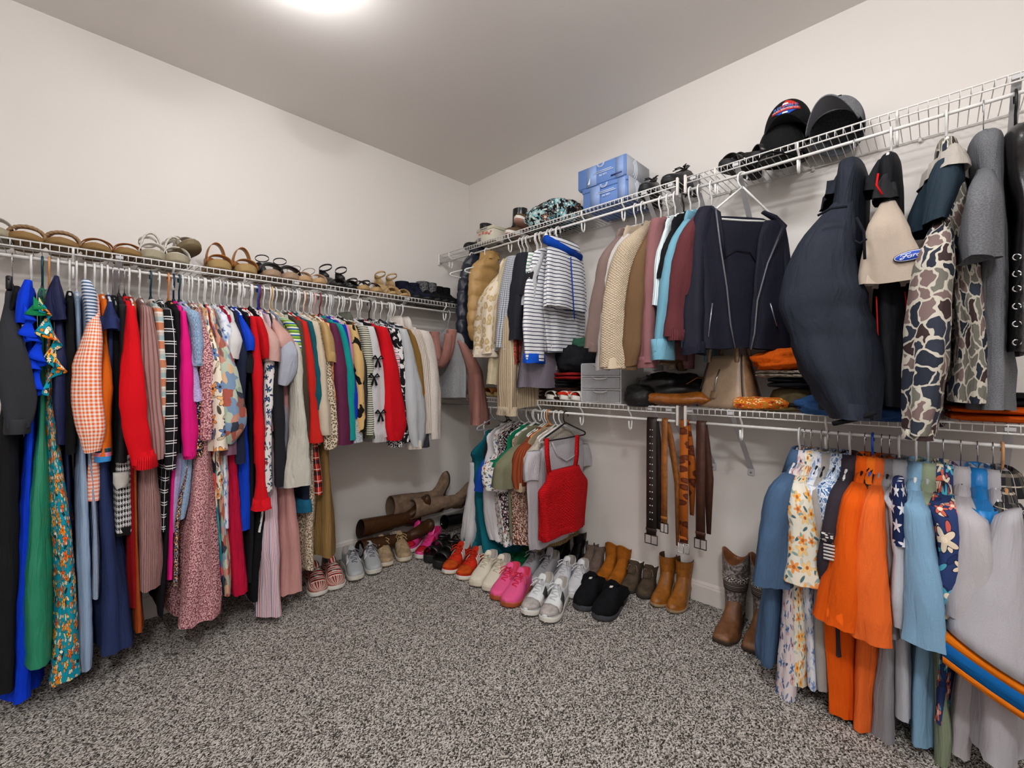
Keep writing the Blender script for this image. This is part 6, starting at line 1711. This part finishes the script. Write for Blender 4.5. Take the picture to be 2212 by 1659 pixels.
spair(o, 'L', 950, 967, 'black boot with a glittering shaft, right one', .29, .27)
o = boot('plain black ankle boot near the corner, left one', suede('#121213'), suede('#121213'), BLKS, H=.15, group=LG)
spair(o, 'L', 982, 997, 'plain black ankle boot near the corner, right one', .28, .27)

# ---- upper right shelf
UG = 'things on the upper right shelf'
def ubox(name, side, px0, px1, d0, d1, z0, h, lab, cat, mat, lidm=None, group=UG, lid=.35, over=.006):
    t0, t1 = along(side, px0, d1), along(side, px1, d1)
    W = abs(t1 - t0); D = d1 - d0
    deck = {'L': DECKL, 'U': DECKU, 'D': DECKD}[side] + .005
    r = empty(name, wpt(side, t0, d0, deck + z0), FR[side][0], lab, cat, group)
    m = MB(); m.box((D / 2, W / 2, h * (1 - lid) / 2), (D - over, W - over, h * (1 - lid)), None, .002); m.build('box_body', mat, r)
    m = MB(); m.box((D / 2, W / 2, h * (1 - lid / 2)), (D + .002, W + .002, h * lid), None, .003); m.build('lid', lidm or mat, r)
    return r, W, D, h
_font = {}
def text(s, size, mat, parent, M, name='lettering', depth=.0006, align='CENTER', bold=0.0):
    cu = bpy.data.curves.new('t', 'FONT'); cu.body = s; cu.size = size; cu.align_x = align; cu.align_y = 'CENTER'; cu.extrude = depth; cu.offset = bold
    ob = bpy.data.objects.new('t', cu); col.objects.link(ob)
    dg = bpy.context.evaluated_depsgraph_get(); dg.update()
    me = bpy.data.meshes.new_from_object(ob.evaluated_get(dg))
    bpy.data.objects.remove(ob)
    me.name = name
    me.materials.clear(); me.materials.append(mat)
    o = bpy.data.objects.new(name, me); col.objects.link(o); o.parent = parent; o.matrix_local = M
    return o
def face_m(x, y, z, rot=0.0):
    """text on a face looking out of the wall (local +x); reads along +y"""
    return Matrix.Translation((x, y, z)) @ Matrix(((0, 0, 1, 0), (1, 0, 0, 0), (0, 1, 0, 0), (0, 0, 0, 1))) @ Matrix.Rotation(rot, 4, 'Z')
BLUEC = fab('multi', ['#5b82cf', '#7d9fe0', '#5b82cf', '#8fb0ea', '#6b90d8'], .26, ax='u', wrinkle=0)
BLUC = plain('blue_card', '#6283bf', .45, .3); BLUC2 = plain('light_blue_card', '#8aa2d0', .45, .3); CWH = plain('print_white', '#dfe6f2', .5); CDK = plain('print_navy', '#26366a', .5)
def shoebox(px0, px1, z0, h, lab, sz):
    r, W, D, H = ubox('shoe_box', 'U', px0, px1, .03, .285, z0, h, lab, 'box', BLUC, BLUC if sz == 0 else BLUC, lid=.94 if sz == 0 else .2)
    x = D + .0032
    m = MB(); m.box((x - .001, W * .3, H * .5), (.002, W * .22, H * .93)); m.build('pale_panel', BLUC2, r)
    m = MB(); m.box((x - .001, W * .88, H * .5), (.002, W * .16, H * .93)); m.build('pale_panel', BLUC2, r)
    m = MB(); pts = [(x + .001, W * .5 + .022 * math.cos(a), H - .001 + .022 * math.sin(a)) for a in [PI + PI * i / 10 for i in range(11)]]
    m.tube(pts, .0018, 5); pts = [(x + .001, W * .5 + .016 * math.cos(a), H - .001 + .016 * math.sin(a)) for a in [PI + PI * i / 10 for i in range(11)]]
    m.tube(pts, .0012, 5); m.build('thumb_hole_ring', CWH, r)
    text('USA 7M', .014, CWH, r, face_m(x + .001, W * .55, H * .42, PI), 'size_print')
    m = MB()
    for k in range(2): m.box((x + .001, W * .55, H * (.55 + .07 * k)), (.001, W * (.42 - .08 * k), .003))
    m.build('line_print', CWH, r)
    if sz == 0:
        m = MB(); m.box((x + .001, W * .82, H * .22), (.001, W * .22, .008)); m.build('line_print', CDK, r)
        m = MB(); y0, z1 = W * .25, H * .15
        m.loft([[(x + .001, y0 - .008, z1), (x + .001, y0 + .006, z1), (x + .001, y0 + .008, z1 + .035)], [(x + .002, y0 - .008, z1), (x + .002, y0 + .006, z1), (x + .002, y0 + .008, z1 + .035)]], True, True, True)
        m.build('sail_mark', CWH, r, False)
    m = MB(); m.box((D * .5, W + .0025, H * .5), (D * .97, .002, H * .97)); m.build('side_panel', plain('grey_card', '#a3a6ad', .5), r)
    m = MB()
    for i, rr in enumerate((.05, .064, .078)):
        pts = [(D * .55 + .02 - rr * math.cos(a) + .06, W + .0042, H * .5 + rr * math.sin(a)) for a in [-.8 + 1.6 * j / 8 for j in range(9)]]
        m.tube(pts, .002, 5)
    m.build('curved_lines', CWH, r)
    return r
shoebox(1258, 1356, 0, .115, 'lower blue shoe box of the stack on the upper shelf', 1)
shoebox(1249, 1352, .1155, .115, 'upper blue shoe box of the stack on the upper shelf', 0)
IVC = plain('ivory_card', '#cfc9b8', .5)
r, W, D, H = ubox('gift_box', 'U', 1029, 1066, .10, .28, 0, .105, 'ivory box with a coral flower print', 'box', IVC, plain('ivory_lid', '#c2bda8', .5), lid=.22)
m = MB()
for (a, b, rr) in ((.2, .62, .012), (.4, .66, .016), (.6, .6, .016), (.75, .5, .012), (.85, .62, .008)):
    m.box((D - .0005, W * a, H * b), (.002, rr * 1.6, rr * 1.1), None, .0005)
m.build('flower_print', plain('coral_print', '#c9796a', .6), r)
m = MB(); m.box((D + .002, W * .45, H * .89), (.001, W * .4, .004)); m.build('lid_print', CDK, r)
m = MB()
for k in range(3): m.box((D - .0008, W * .18, H * (.2 + .08 * k)), (.001, W * .16, .003))
m.build('small_print', CDK, r)
o = boot('shiny black heeled boot in the corner, beside the ivory box', leather('#131314', .2, .1), leather('#131314', .2, .1), BLKS, H=.17, heel=.05, group=UG)
put_shelf(o, 'U', 1004, .29, 0, .27)
o = boot('shiny black boot behind the ivory box', leather('#141416', .2, .1), leather('#141416', .2, .1), BLKS, H=.20, heel=.04, group=UG)
put_shelf(o, 'U', 1062, .19, -60, .27); 
KHA = suede('#6d5a44')
o = sneaker('khaki low sneaker on the upper shelf, left one', KHA, WHS, S('#6d5a44'), DLIN, [], UG, t0=.026, tread=GUM, bow=False)
put_shelf(o, 'U', 1094, .29, 0, .27)
c = dup(o, (0, 0, 0), (0, 0, 0), 'khaki low sneaker on the upper shelf, right one tipped up'); put_shelf(c, 'U', 1122, .285, 12, .27); c.location.z += .03; c.rotation_euler = (0, -.18, FR['U'][0] + .1)
PAIS = fab('floral', '#17171a', ['#4a93a0', '#6d3a22', '#8fc0c8', '#2f5f6c'], 20, size=.6, centre='#d9d4c4', leaf=['#5aa0ac', '#3a2018', '#cfd6cc', '#17171a'], outline='#b9c4c0', wrinkle=.8)
def blob(name, c, dims, mat, lab, cat, group, seed=0, amp=.12, ang=0.0, power=.8, n=26, flat=True, freq=2.2):
    """soft lump resting on its base"""
    m = MB(); rings = []
    for i in range(n + 1):
        ph = -PI / 2 + PI * i / n
        rr = []
        for j in range(36):
            th = 2 * PI * j / 36
            x = math.copysign(abs(math.cos(th)) ** power, math.cos(th)) * math.cos(ph) ** power if math.cos(ph) > 0 else 0
            y = math.copysign(abs(math.sin(th)) ** power, math.sin(th)) * math.cos(ph) ** power if math.cos(ph) > 0 else 0
            z = math.copysign(abs(math.sin(ph)) ** power, math.sin(ph))
            k = 1 + amp * nz(x * freq + seed, y * freq, z * freq) + amp * .6 * (1 - 2 * abs(nz(x * freq * 2.2, y * freq * 2.2 + seed, z * 3)))
            zz = z * k
            if flat: zz = max(zz, -.82)
            rr.append((x * k * dims[0] / 2, y * k * dims[1] / 2, (zz + (.82 if flat else 1)) * dims[2] / 1.82))
        rings.append(rr)
    m.loft(rings, True, True, True)
    o = m.build(name, mat)
    o.location = c; o.rotation_euler = (0, 0, ang)
    return tag(o, lab, cat, group)
def on(side, px, d, dz=0):
    deck = {'L': DECKL, 'U': DECKU, 'D': DECKD}[side] + .005
    return wpt(side, along(side, px, d), d, deck + dz)
blob('duffel_bag', on('U', 1196, .16), (.26, .38, .155), PAIS, 'quilted paisley bag in teal and brown on the upper shelf', 'bag', UG, 3, .10, PI, .75)
BTR = leather('#17171a', .4, .2)
o = sneaker('black leather trainer on the upper shelf, left one', BTR, BLKS, S('#1a1a1c'), DLIN, [], UG)
put_shelf(o, 'U', 1390, .29, 10, .27)
c = dup(o, (0, 0, 0), (0, 0, 0), 'black leather trainer on the upper shelf, right one'); put_shelf(c, 'U', 1434, .285, -14, .27); c.location.z += .006
o = sandal('black strappy sandal on the upper shelf beside the caps', BLKS, BLKL, BST_, UG, t0=.035, ankle=(BLKL, .04, .05, .02))
put_shelf(o, 'U', 1560, .28, -20, .25)
c = dup(o, (0, 0, 0), (0, 0, 0), 'black strappy sandal lying under the edge of the black cap'); put_shelf(c, 'U', 1612, .26, -50, .25)
def cap(lab, px, d, front, mesh, under, ang, tilt, z, badge=None):
    r = empty('baseball_cap', on('U', px, d, z), FR['U'][0] + math.radians(ang), lab, 'cap', UG)
    r.rotation_euler = (0, math.radians(tilt), FR['U'][0] + math.radians(ang))
    # local: x = brim direction
    def dome(k0, k1, mat, nm):
        m = MB(); rings = []
        for i in range(13):
            ph = PI / 2 * i / 12
            ring = []
            for j in range(25):
                th = lerp(k0, k1, j / 24)
                f = math.cos(ph) ** .62 if i < 12 else .001
                ring.append((.098 * f * math.cos(th), .083 * f * math.sin(th), .125 * math.sin(ph) ** .9 + (.012 * max(0, math.cos(th)) if i else 0)))
            rings.append(ring)
        m.loft(rings, False); return m.build(nm, mat, r, solid=.002)
    dome(-PI * .42, PI * .42, front, 'front_panel')
    dome(PI * .42, PI * 1.58, mesh, 'mesh_back')
    m = MB(); rings = []
    for i in range(8):
        f = i / 7
        ring = []
        for j in range(25):
            th = lerp(-PI * .36, PI * .36, j / 24)
            rx = .096 + f * .072 * math.cos(th * 1.25) ; ry = .083
            ring.append((rx * math.cos(th * (1 - .12 * f)) , (ry + .004 * f) * math.sin(th), .008 - .028 * (math.sin(th) ** 2) * (.4 + f) - f * .014))
        rings.append(ring)
    m.loft(rings, False); m.build('brim', [front], r, solid=.004)
    m = MB(); m.loft([[(p[0] * .995, p[1] * .98, p[2] - .0035) for p in rg] for rg in rings], False); m.build('under_brim', under, r)
    m = MB(); m.tube([(.0, 0, .124), (0, 0, .129)], [.007, .004], 8); m.build('button', front, r)
    if badge: badge(r)
    return r
BKC = S('#151516'); GYC = fab('heather', '#7d7f83', '#66686c'); MESHB = fab('spots', '#1c1c1e', '#3a3a3c', 260, r=.2); MESHG = fab('spots', '#55575c', '#2e3034', 260, r=.25)
def badge_rel(r):
    def on_dome(y, z, off=.0):
        y = y * 1.28; z = .060 + (z - .056) * 1.28
        # follow the front of the crown
        s = max(.05, min(1, z / .125)); ph = math.asin(s ** (1 / .9)); f = math.cos(ph) ** .62
        yy = y / (.083 * max(f, .2)); th = math.asin(max(-.95, min(.95, yy)))
        return Vector((.098 * f * math.cos(th) + .012 * 0 + off, y, z + .010))
    def poly(pts, mat, nm, off):
        m = MB()
        c = (sum(p[0] for p in pts) / len(pts), sum(p[1] for p in pts) / len(pts))
        rows = []
        for f in (.02, .35, .7, 1.0):
            ring = []
            for k in range(len(pts)):
                a, b = pts[k], pts[(k + 1) % len(pts)]
                for q in range(5):
                    u, v = lerp(a[0], b[0], q / 5), lerp(a[1], b[1], q / 5)
                    ring.append(tuple(on_dome(lerp(c[0], u, f), lerp(c[1], v, f), off)))
            rows.append(ring)
        m.loft(rows, True); return m.build(nm, mat, r, solid=.001)
    RD, BL, WH = plain('badge_red', '#c8281c', .7), plain('badge_blue2', '#1650b0', .7), plain('badge_white', '#e8e8ec', .6)
    poly([(-.024, .060), (-.012, .062), (0, .088), (.012, .082), (.030, .066), (.034, .060)], RD, 'badge_peak', .004)
    poly([(-.036, .044), (.038, .044), (.036, .054), (-.034, .054)], RD, 'badge_band', .005)
    poly([(-.028, .043), (.030, .043), (.012, .032), (0, .026), (-.014, .034)], BL, 'badge_tip', .004)
    poly([(-.008, .066), (.008, .066), (.006, .073), (-.006, .073)], WH, 'badge_emblem', .006)
    poly([(-.008, .034), (.008, .034), (.006, .039), (-.006, .039)], WH, 'badge_emblem', .006)
    def word(s, z, size, mat, off):
        o = text(s, size, mat, r, Matrix.Identity(4), 'badge_lettering', .0004)
        for v in o.data.vertices:
            p = on_dome(v.co.x, z + v.co.y, off + v.co.z)
            v.co = p
        return o
    word('RELIABLE', .0585, .0155, plain('thread_blue', '#4f8fe0', .6), .0068)
    word('HVAC SERVICES LLC', .049, .0075, WH, .0075)
cap('black cap with a red and blue service badge', 1702, .13, BKC, MESHB, plain('cap_under_black', '#202022', .8), 6, -8, .105, badge_rel)
cap('black cap lying under the badge cap', 1690, .16, BKC, MESHB, plain('cap_under_grey', '#4a4a4c', .8), -4, 6, .0)
def badge_g(r):
    m = MB(); m.tube([(.086, -.02, .088), (.088, 0, .090), (.083, .022, .092)], .003, 6, True, .5); m.build('embroidered_mark', BKC, r)
cap('grey cap with a dark brim tipped towards the room', 1806, .15, GYC, MESHG, plain('cap_under_dark', '#5a5b61', .8), -4, -30, .05, badge_g)

# ---- lower right shelf
DG = 'things on the lower right shelf'
t0, t1 = along('D', 1255, .295), along('D', 1342, .295)
r = empty('drawer_unit', wpt('D', t0, .05, DECKD + .005), FR['D'][0], 'small three drawer clear plastic organizer', 'drawers', DG)
W = abs(t1 - t0); D = .245; H = .215
FRM = plain('drawer_frame', '#c9c9cb', .3, .4)
gcl = G('clear_drawer', .12, .5); gcl.b.inputs['Transmission Weight'].default_value = .55
u, v, _ = gcl.xy(); hh = gcl.ma('ABSOLUTE', gcl.ma('SINE', gcl.ma('MULTIPLY', gcl.xy('Object')[1], 800)))
CLR = gcl.done('#dfe2e6', gcl.bump(hh, .4, .002))
m = MB(); e = .006
m.box((D / 2, W / 2, e / 2), (D, W, e)); m.box((D / 2, W / 2, H - e / 2), (D, W, e), None, .003)
for y in (e / 2, W - e / 2): m.box((D / 2, y, H / 2), (D, e, H - 2 * e))
m.box((e / 2, W / 2, H / 2), (e, W - 2 * e, H - 2 * e))
for k in (1, 2): m.box((D / 2, W / 2, H * k / 3), (D, W - 2 * e, e))
m.build('frame', FRM, r, False)
for k in range(3):
    z0 = H * k / 3 + e / 2 + .003; h = H / 3 - e - .006
    m = MB()
    x1 = D + .003
    for bx in (((D / 2, W / 2, z0 + .001), (D - .02, W - .02, .002)), ((x1 - .0015, W / 2, z0 + h / 2), (.003, W - .016, h)), ((D / 2, .011, z0 + h * .4), (D - .02, .002, h * .8)), ((D / 2, W - .011, z0 + h * .4), (D - .02, .002, h * .8))):
        m.box(*bx)
    d = m.build('drawer', CLR, r, False)
    m = MB(); m.tube([(x1 + .002, W * .32, z0 + h - .002), (x1 + .008, W * .4, z0 + h - .008), (x1 + .009, W * .5, z0 + h - .010), (x1 + .008, W * .6, z0 + h - .008), (x1 + .002, W * .68, z0 + h - .002)], .004, 7); m.build('handle', FRM, d)
    cc = [('#a5543c', '#8d8d94', '#5a6a80'), ('#8d9098', '#a8aab0', '#6d7078'), ('#8d5a5a', '#7d8a80', '#a09070')][k]
    m = MB()
    for i in range(16):
        m.box((.04 + rnd.random() * (D - .07), .025 + rnd.random() * (W - .05), z0 + .008 + rnd.random() * .012), (.02, .02, .01), Matrix.Rotation(rnd.random() * 3, 3, 'Z'), .002)
    tag(m.build('trinkets', fab('cells', list(cc), 60, wrinkle=0), d), kind='stuff')
def folded(name, side, px, d, dz, dims, mat, lab, cat, layers=3, ang=0, group=DG, seed=1):
    """folded cloth: rounded layers, front fold towards the room"""
    m = MB()
    h = dims[2] / layers
    for k in range(layers):
        rings = []
        for i in range(15):
            y = -dims[1] / 2 + dims[1] * i / 14
            ring = []
            ed = 1 - abs(i - 7) / 7; q = min(1, ed * 3 + .25)
            for j in range(22):
                th = 2 * PI * j / 22
                c, s = math.cos(th), math.sin(th)
                w = nz(c * 2 + seed + k * 3, y * 14, s + seed) * .012 + nz(y * 30, k, seed + c) * .004
                ring.append((dims[0] / 2 * math.copysign(abs(c) ** .5, c) * (1 - .04 * k) + w, y + w * .5, h * (k + .5) + h * .5 * math.copysign(abs(s) ** .75, s) * (.55 + .45 * q) + w * .35))
            rings.append(ring)
        m.loft(rings, True, True, True)
    o = m.build(name, mat)
    o.location = on(side, px, d, dz); o.rotation_euler = (0, 0, FR[side][0] + math.radians(ang))
    return tag(o, lab, cat, group)
folded('folded_sweater', 'D', 1212, .16, 0, (.25, .26, .075), fab('rib', '#3d2620', p=.008), 'dark brown ribbed sweater folded beside the plastic drawers', 'sweater', 3)
folded('folded_sweater', 'D', 1206, .16, .08, (.23, .23, .04), S('#1d1f20'), 'charcoal sweater folded on the brown ribbed one', 'sweater', 2, 6, seed=4)
folded('folded_sweatshirt', 'D', 1228, .17, .125, (.23, .28, .04), S('#8d1a1c'), 'dark red sweatshirt folded under a black jacket', 'sweatshirt', 2, -5, seed=7)
blob('crumpled_jacket', on('D', 1248, .15, .168), (.22, .26, .16), S('#1c1d22', wrinkle=.9), 'black jacket heaped on the dark red sweatshirt', 'jacket', DG, 5, .22, .4, .9)
blob('knit_beanie', on('D', 1262, .14, .30), (.12, .16, .075), S('#35604c'), 'green knit beanie on top of the heap', 'hat', DG, 8, .12, 0)
blob('baseball_cap', on('D', 1196, .2, .165), (.16, .15, .07), S('#77787c'), 'grey cap pushed in beside the striped cuff', 'cap', DG, 11, .12, 0)
for i, (px, lb) in enumerate(((1184, 'white'), (1213, 'second white'), (1238, 'third white'))):
    o = sandal(('cream slip on shoe toe peeking out left of the drawers', 'cream slip on shoe, middle one of three left of the drawers', 'cream slip on shoe touching the plastic drawers')[i], WHS, LIN, [(WHT, .75, .035, .1, .004)], DG, t0=.026, t1=.026, W=.85, name='slip_on_shoe')
    put_shelf(o, 'D', px, .30, 0, .25, .95)
for i, (px, lb) in enumerate(((1046, 'wooden clog sole under the cream cardigan, left one'), (1070, 'wooden clog sole under the cream cardigan, right one'), (1120, 'tan flat shoe under the grey waffle dress, left one'), (1146, 'tan flat shoe under the grey waffle dress, right one'))):
    o = sandal(lb, plain('clog_sole', '#b59c6d', .7), plain('clog_brown', '#7a5a34', .7), [(TANS, .75, .04, .08, .004)], DG, t0=.03, t1=.028, W=.85, name='clog' if i < 2 else 'flat_shoe')
    put_shelf(o, 'D', px, .295, 0, .25, .95)
folded('red_scarf', 'D', 1232, .24, .028, (.1, .12, .025), S('#d23018'), 'bright red scarf end beside the plastic drawers', 'scarf', 1, 10, seed=9)
# bags
BLKF = leather('#151416', .55, .2)
blob('black_pouch', on('D', 1392, .23, -.01), (.24, .16, .11), BLKF, 'soft black pouch hanging over the shelf lip', 'bag', DG, 14, .16, .1, .8)
blob('black_bag', on('D', 1450, .15, .0), (.24, .32, .15), leather('#121214', .4, .2), 'black shoulder bag heaped behind the brown tote', 'bag', DG, 17, .22, .3, .8)
r = empty('belt_bag', on('D', 1412, .2, .095), FR['D'][0], 'olive grey belt folded on the black pouch', 'belt', DG)
m = MB(); m.loft([[(.05 * math.cos(a) * f, .09 * math.sin(a), z) for a in [PI * i / 12 - PI / 2 for i in range(13)]] for f, z in ((1.1, 0), (.7, .04))], False); m.build('strap', leather('#4a4a3e', .5), r, solid=.004)
r = empty('tote_bag', on('D', 1462, .17, 0), FR['D'][0] + .25, 'brown leather tote lying flat across the shelf joint', 'bag', DG)
TOTE = leather('#a5601f', .35, .45)
m = MB(); rings = []
for i in range(17):
    y = -.17 + .34 * i / 16; ed = min(1, (1 - abs(i - 8) / 8) * 4 + .15)
    rings.append([(.13 * math.copysign(abs(math.cos(a)) ** .5, math.cos(a)) + nz(y * 9, math.cos(a) * 2, 3) * .02, y, .035 + (.032 * math.copysign(abs(math.sin(a)) ** .7, math.sin(a)) + nz(math.cos(a) * 3, y * 14, 1) * .012) * ed) for a in [2 * PI * j / 24 for j in range(24)]])
m.loft(rings, True, True, True); m.build('bag_body', TOTE, r)
for s in (0, 1):
    m = MB(); rings = []
    pts = [(.02 + .03 * s, .02, .06), (.05 + .02 * s, .05, .10), (.04, .10, .135), (.02, .16, .13), (.0, .20, .09), (.01, .23, .05)]
    for p in pts: rings.append([(p[0] + dx, p[1], p[2] + dz) for dx, dz in ((-.011, 0), (.011, 0), (.011, .003), (-.011, .003))])
    m.loft(rings, True, True, True); m.build('handle', TOTE, r)
# beige handbag
r = empty('handbag', on('D', 1574, .175, 0), FR['D'][0] - .35, 'beige leather handbag with a dark trapeze zip', 'handbag', DG)
HB = leather('#a38c74', .4, .15); HBS = leather('#8a6a4c', .35, .25); DKE = leather('#2a2220', .5, .1)
m = MB(); rings = []
Wb, Hb = .25, .24
for i in range(13):
    f = i / 12; z = Hb * f
    w = Wb / 2 * (1.0 - .34 * f) ; d = .085 * (1 - .62 * f ** 1.5)
    rings.append([(d * math.copysign(abs(math.cos(a)) ** .55, math.cos(a)), w * math.copysign(abs(math.sin(a)) ** .35, math.sin(a)), z + (.0 if i else 0)) for a in [2 * PI * j / 40 for j in range(40)]])
m.loft(rings, True, True, True); m.build('bag_body', HB, r)
for s in (-1, 1):
    m = MB(); rings = []
    for i in range(9):
        f = i / 8; z = Hb * f; w = Wb / 2 * (1.0 - .34 * f) + .001; d = .085 * (1 - .62 * f ** 1.5) * .62
        rings.append([(-d, s * w, z), (d, s * w, z), (d, s * (w + .002), z), (-d, s * (w + .002), z)])
    m.loft(rings, True, True, True); m.build('gusset', HBS, r)
    m = MB()
    for dd in (-1, 1):
        m.tube([(dd * .085 * (1 - .62 * (i / 8) ** 1.5) * .75, s * (Wb / 2 * (1.0 - .34 * i / 8)), Hb * i / 8) for i in range(9)], .003, 6)
    m.build('piping', DKE, r)
for dd in (-1, 1):
    m = MB(); rings = []
    for i in range(15):
        a = PI * i / 14
        y, z = .075 * math.cos(a), Hb - .03 + .14 * math.sin(a) ** .8
        x = dd * (.042 - .01 * math.sin(a))
        nn = Vector((0, math.cos(a), math.sin(a)))
        rings.append([tuple(Vector((x, y, z)) + Vector((dx, 0, 0)) + nn * dn) for dx, dn in ((-.004, -.009), (.004, -.009), (.004, .009), (-.004, .009))])
    m.loft(rings, True, True, True); m.build('handle', leather('#9a7f64', .4, .2), r)
m = MB(); m.tube([(.0845, -.01, .075), (.077, -.004, .13), (.06, .0, .175)], .0035, 6); m.build('zip', M_CHROME, r)
m = MB(); m.box((.088, -.012, .06), (.004, .03, .034), Matrix.Rotation(-.2, 3, 'Y'), .004); m.build('clochette', leather('#8a7056', .4, .2), r)
# things right of the handbag
folded('silk_scarf', 'D', 1640, .22, 0, (.16, .2, .055), fab('floral', '#c4601c', ['#e8a83c', '#a8301c', '#f0d090'], 26, size=.45, centre='#5a2a10', leaf=['#7d8a2c', '#e8c070']), 'orange and yellow print scarf beside the beige handbag', 'scarf', 1, 18, seed=21)
r = empty('brim_hat', on('D', 1716, .165, 0), FR['D'][0], 'olive felt hat with a wide brim', 'hat', DG)
m = MB(); rings = []
for rad, z in ((.0, .095), (.05, .094), (.075, .085), (.088, .05), (.092, .022), (.098, .012), (.13, .006), (.15, .012), (.152, .010), (.13, .001), (.09, .001), (.0, .001)):
    rings.append([(max(rad, .0005) * math.cos(a) * .95, max(rad, .0005) * 1.05 * math.sin(a), z + .006 * math.sin(2 * a) * (rad > .12)) for a in [2 * PI * j / 40 for j in range(40)]])
m.loft(rings, True); m.build('hat_body', suede('#5d5138'), r)
m = MB(); rings = [[((rd + .001) * math.cos(a) * .95, (rd + .001) * 1.05 * math.sin(a), z) for a in [2 * PI * j / 40 for j in range(40)]] for rd, z in ((.094, .018), (.0905, .036))]
m.loft(rings, True); m.build('hat_band', S('#2a2620'), r, solid=.001)
folded('folded_jeans', 'D', 1722, .16, .098, (.2, .2, .04), S('#15161c', wrinkle=.8), 'dark navy knit folded on the olive hat', 'sweater', 2, 8, seed=31)
folded('folded_camo', 'D', 1712, .17, .14, (.2, .22, .03), fab('cells', ['#8a7d70', '#b5aa9c', '#5a5048', '#c9beb0'], 60, wrinkle=.6), 'folded camouflage top under the orange beanie', 'top', 2, -6, seed=33)
blob('orange_beanie', on('D', 1702, .17, .172), (.2, .24, .085), S('#d85c0c', wrinkle=.7), 'crumpled bright orange hat on the folded pile', 'hat', DG, 41, .24, .5, .85)
blob('blue_cloth', on('D', 1792, .24, -.005), (.2, .2, .075), S('#33598c', wrinkle=.9), 'crumpled blue shirt under the big navy jacket', 'shirt', DG, 44, .26, .3, .85)
blob('blue_jeans', on('D', 1905, .25, -.012), (.24, .24, .07), S('#23406e', wrinkle=.8), 'dark blue cloth drooping below the work shirt', 'trousers', DG, 47, .22, .2, .85)
folded('orange_shirt', 'D', 2168, .19, 0, (.26, .26, .05), S('#cf5208', wrinkle=.8), 'orange shirt folded at the right end of the lower shelf', 'shirt', 2, 4, seed=51)
folded('black_shirt', 'D', 2130, .17, .052, (.24, .3, .04), S('#141416', wrinkle=.6), 'black shirt folded on the orange one', 'shirt', 2, -3, seed=53)
for o_ in bpy.data.objects:
    if o_.name.startswith('baseball_cap') and o_.type == 'EMPTY': o_.scale = (1.1,) * 3
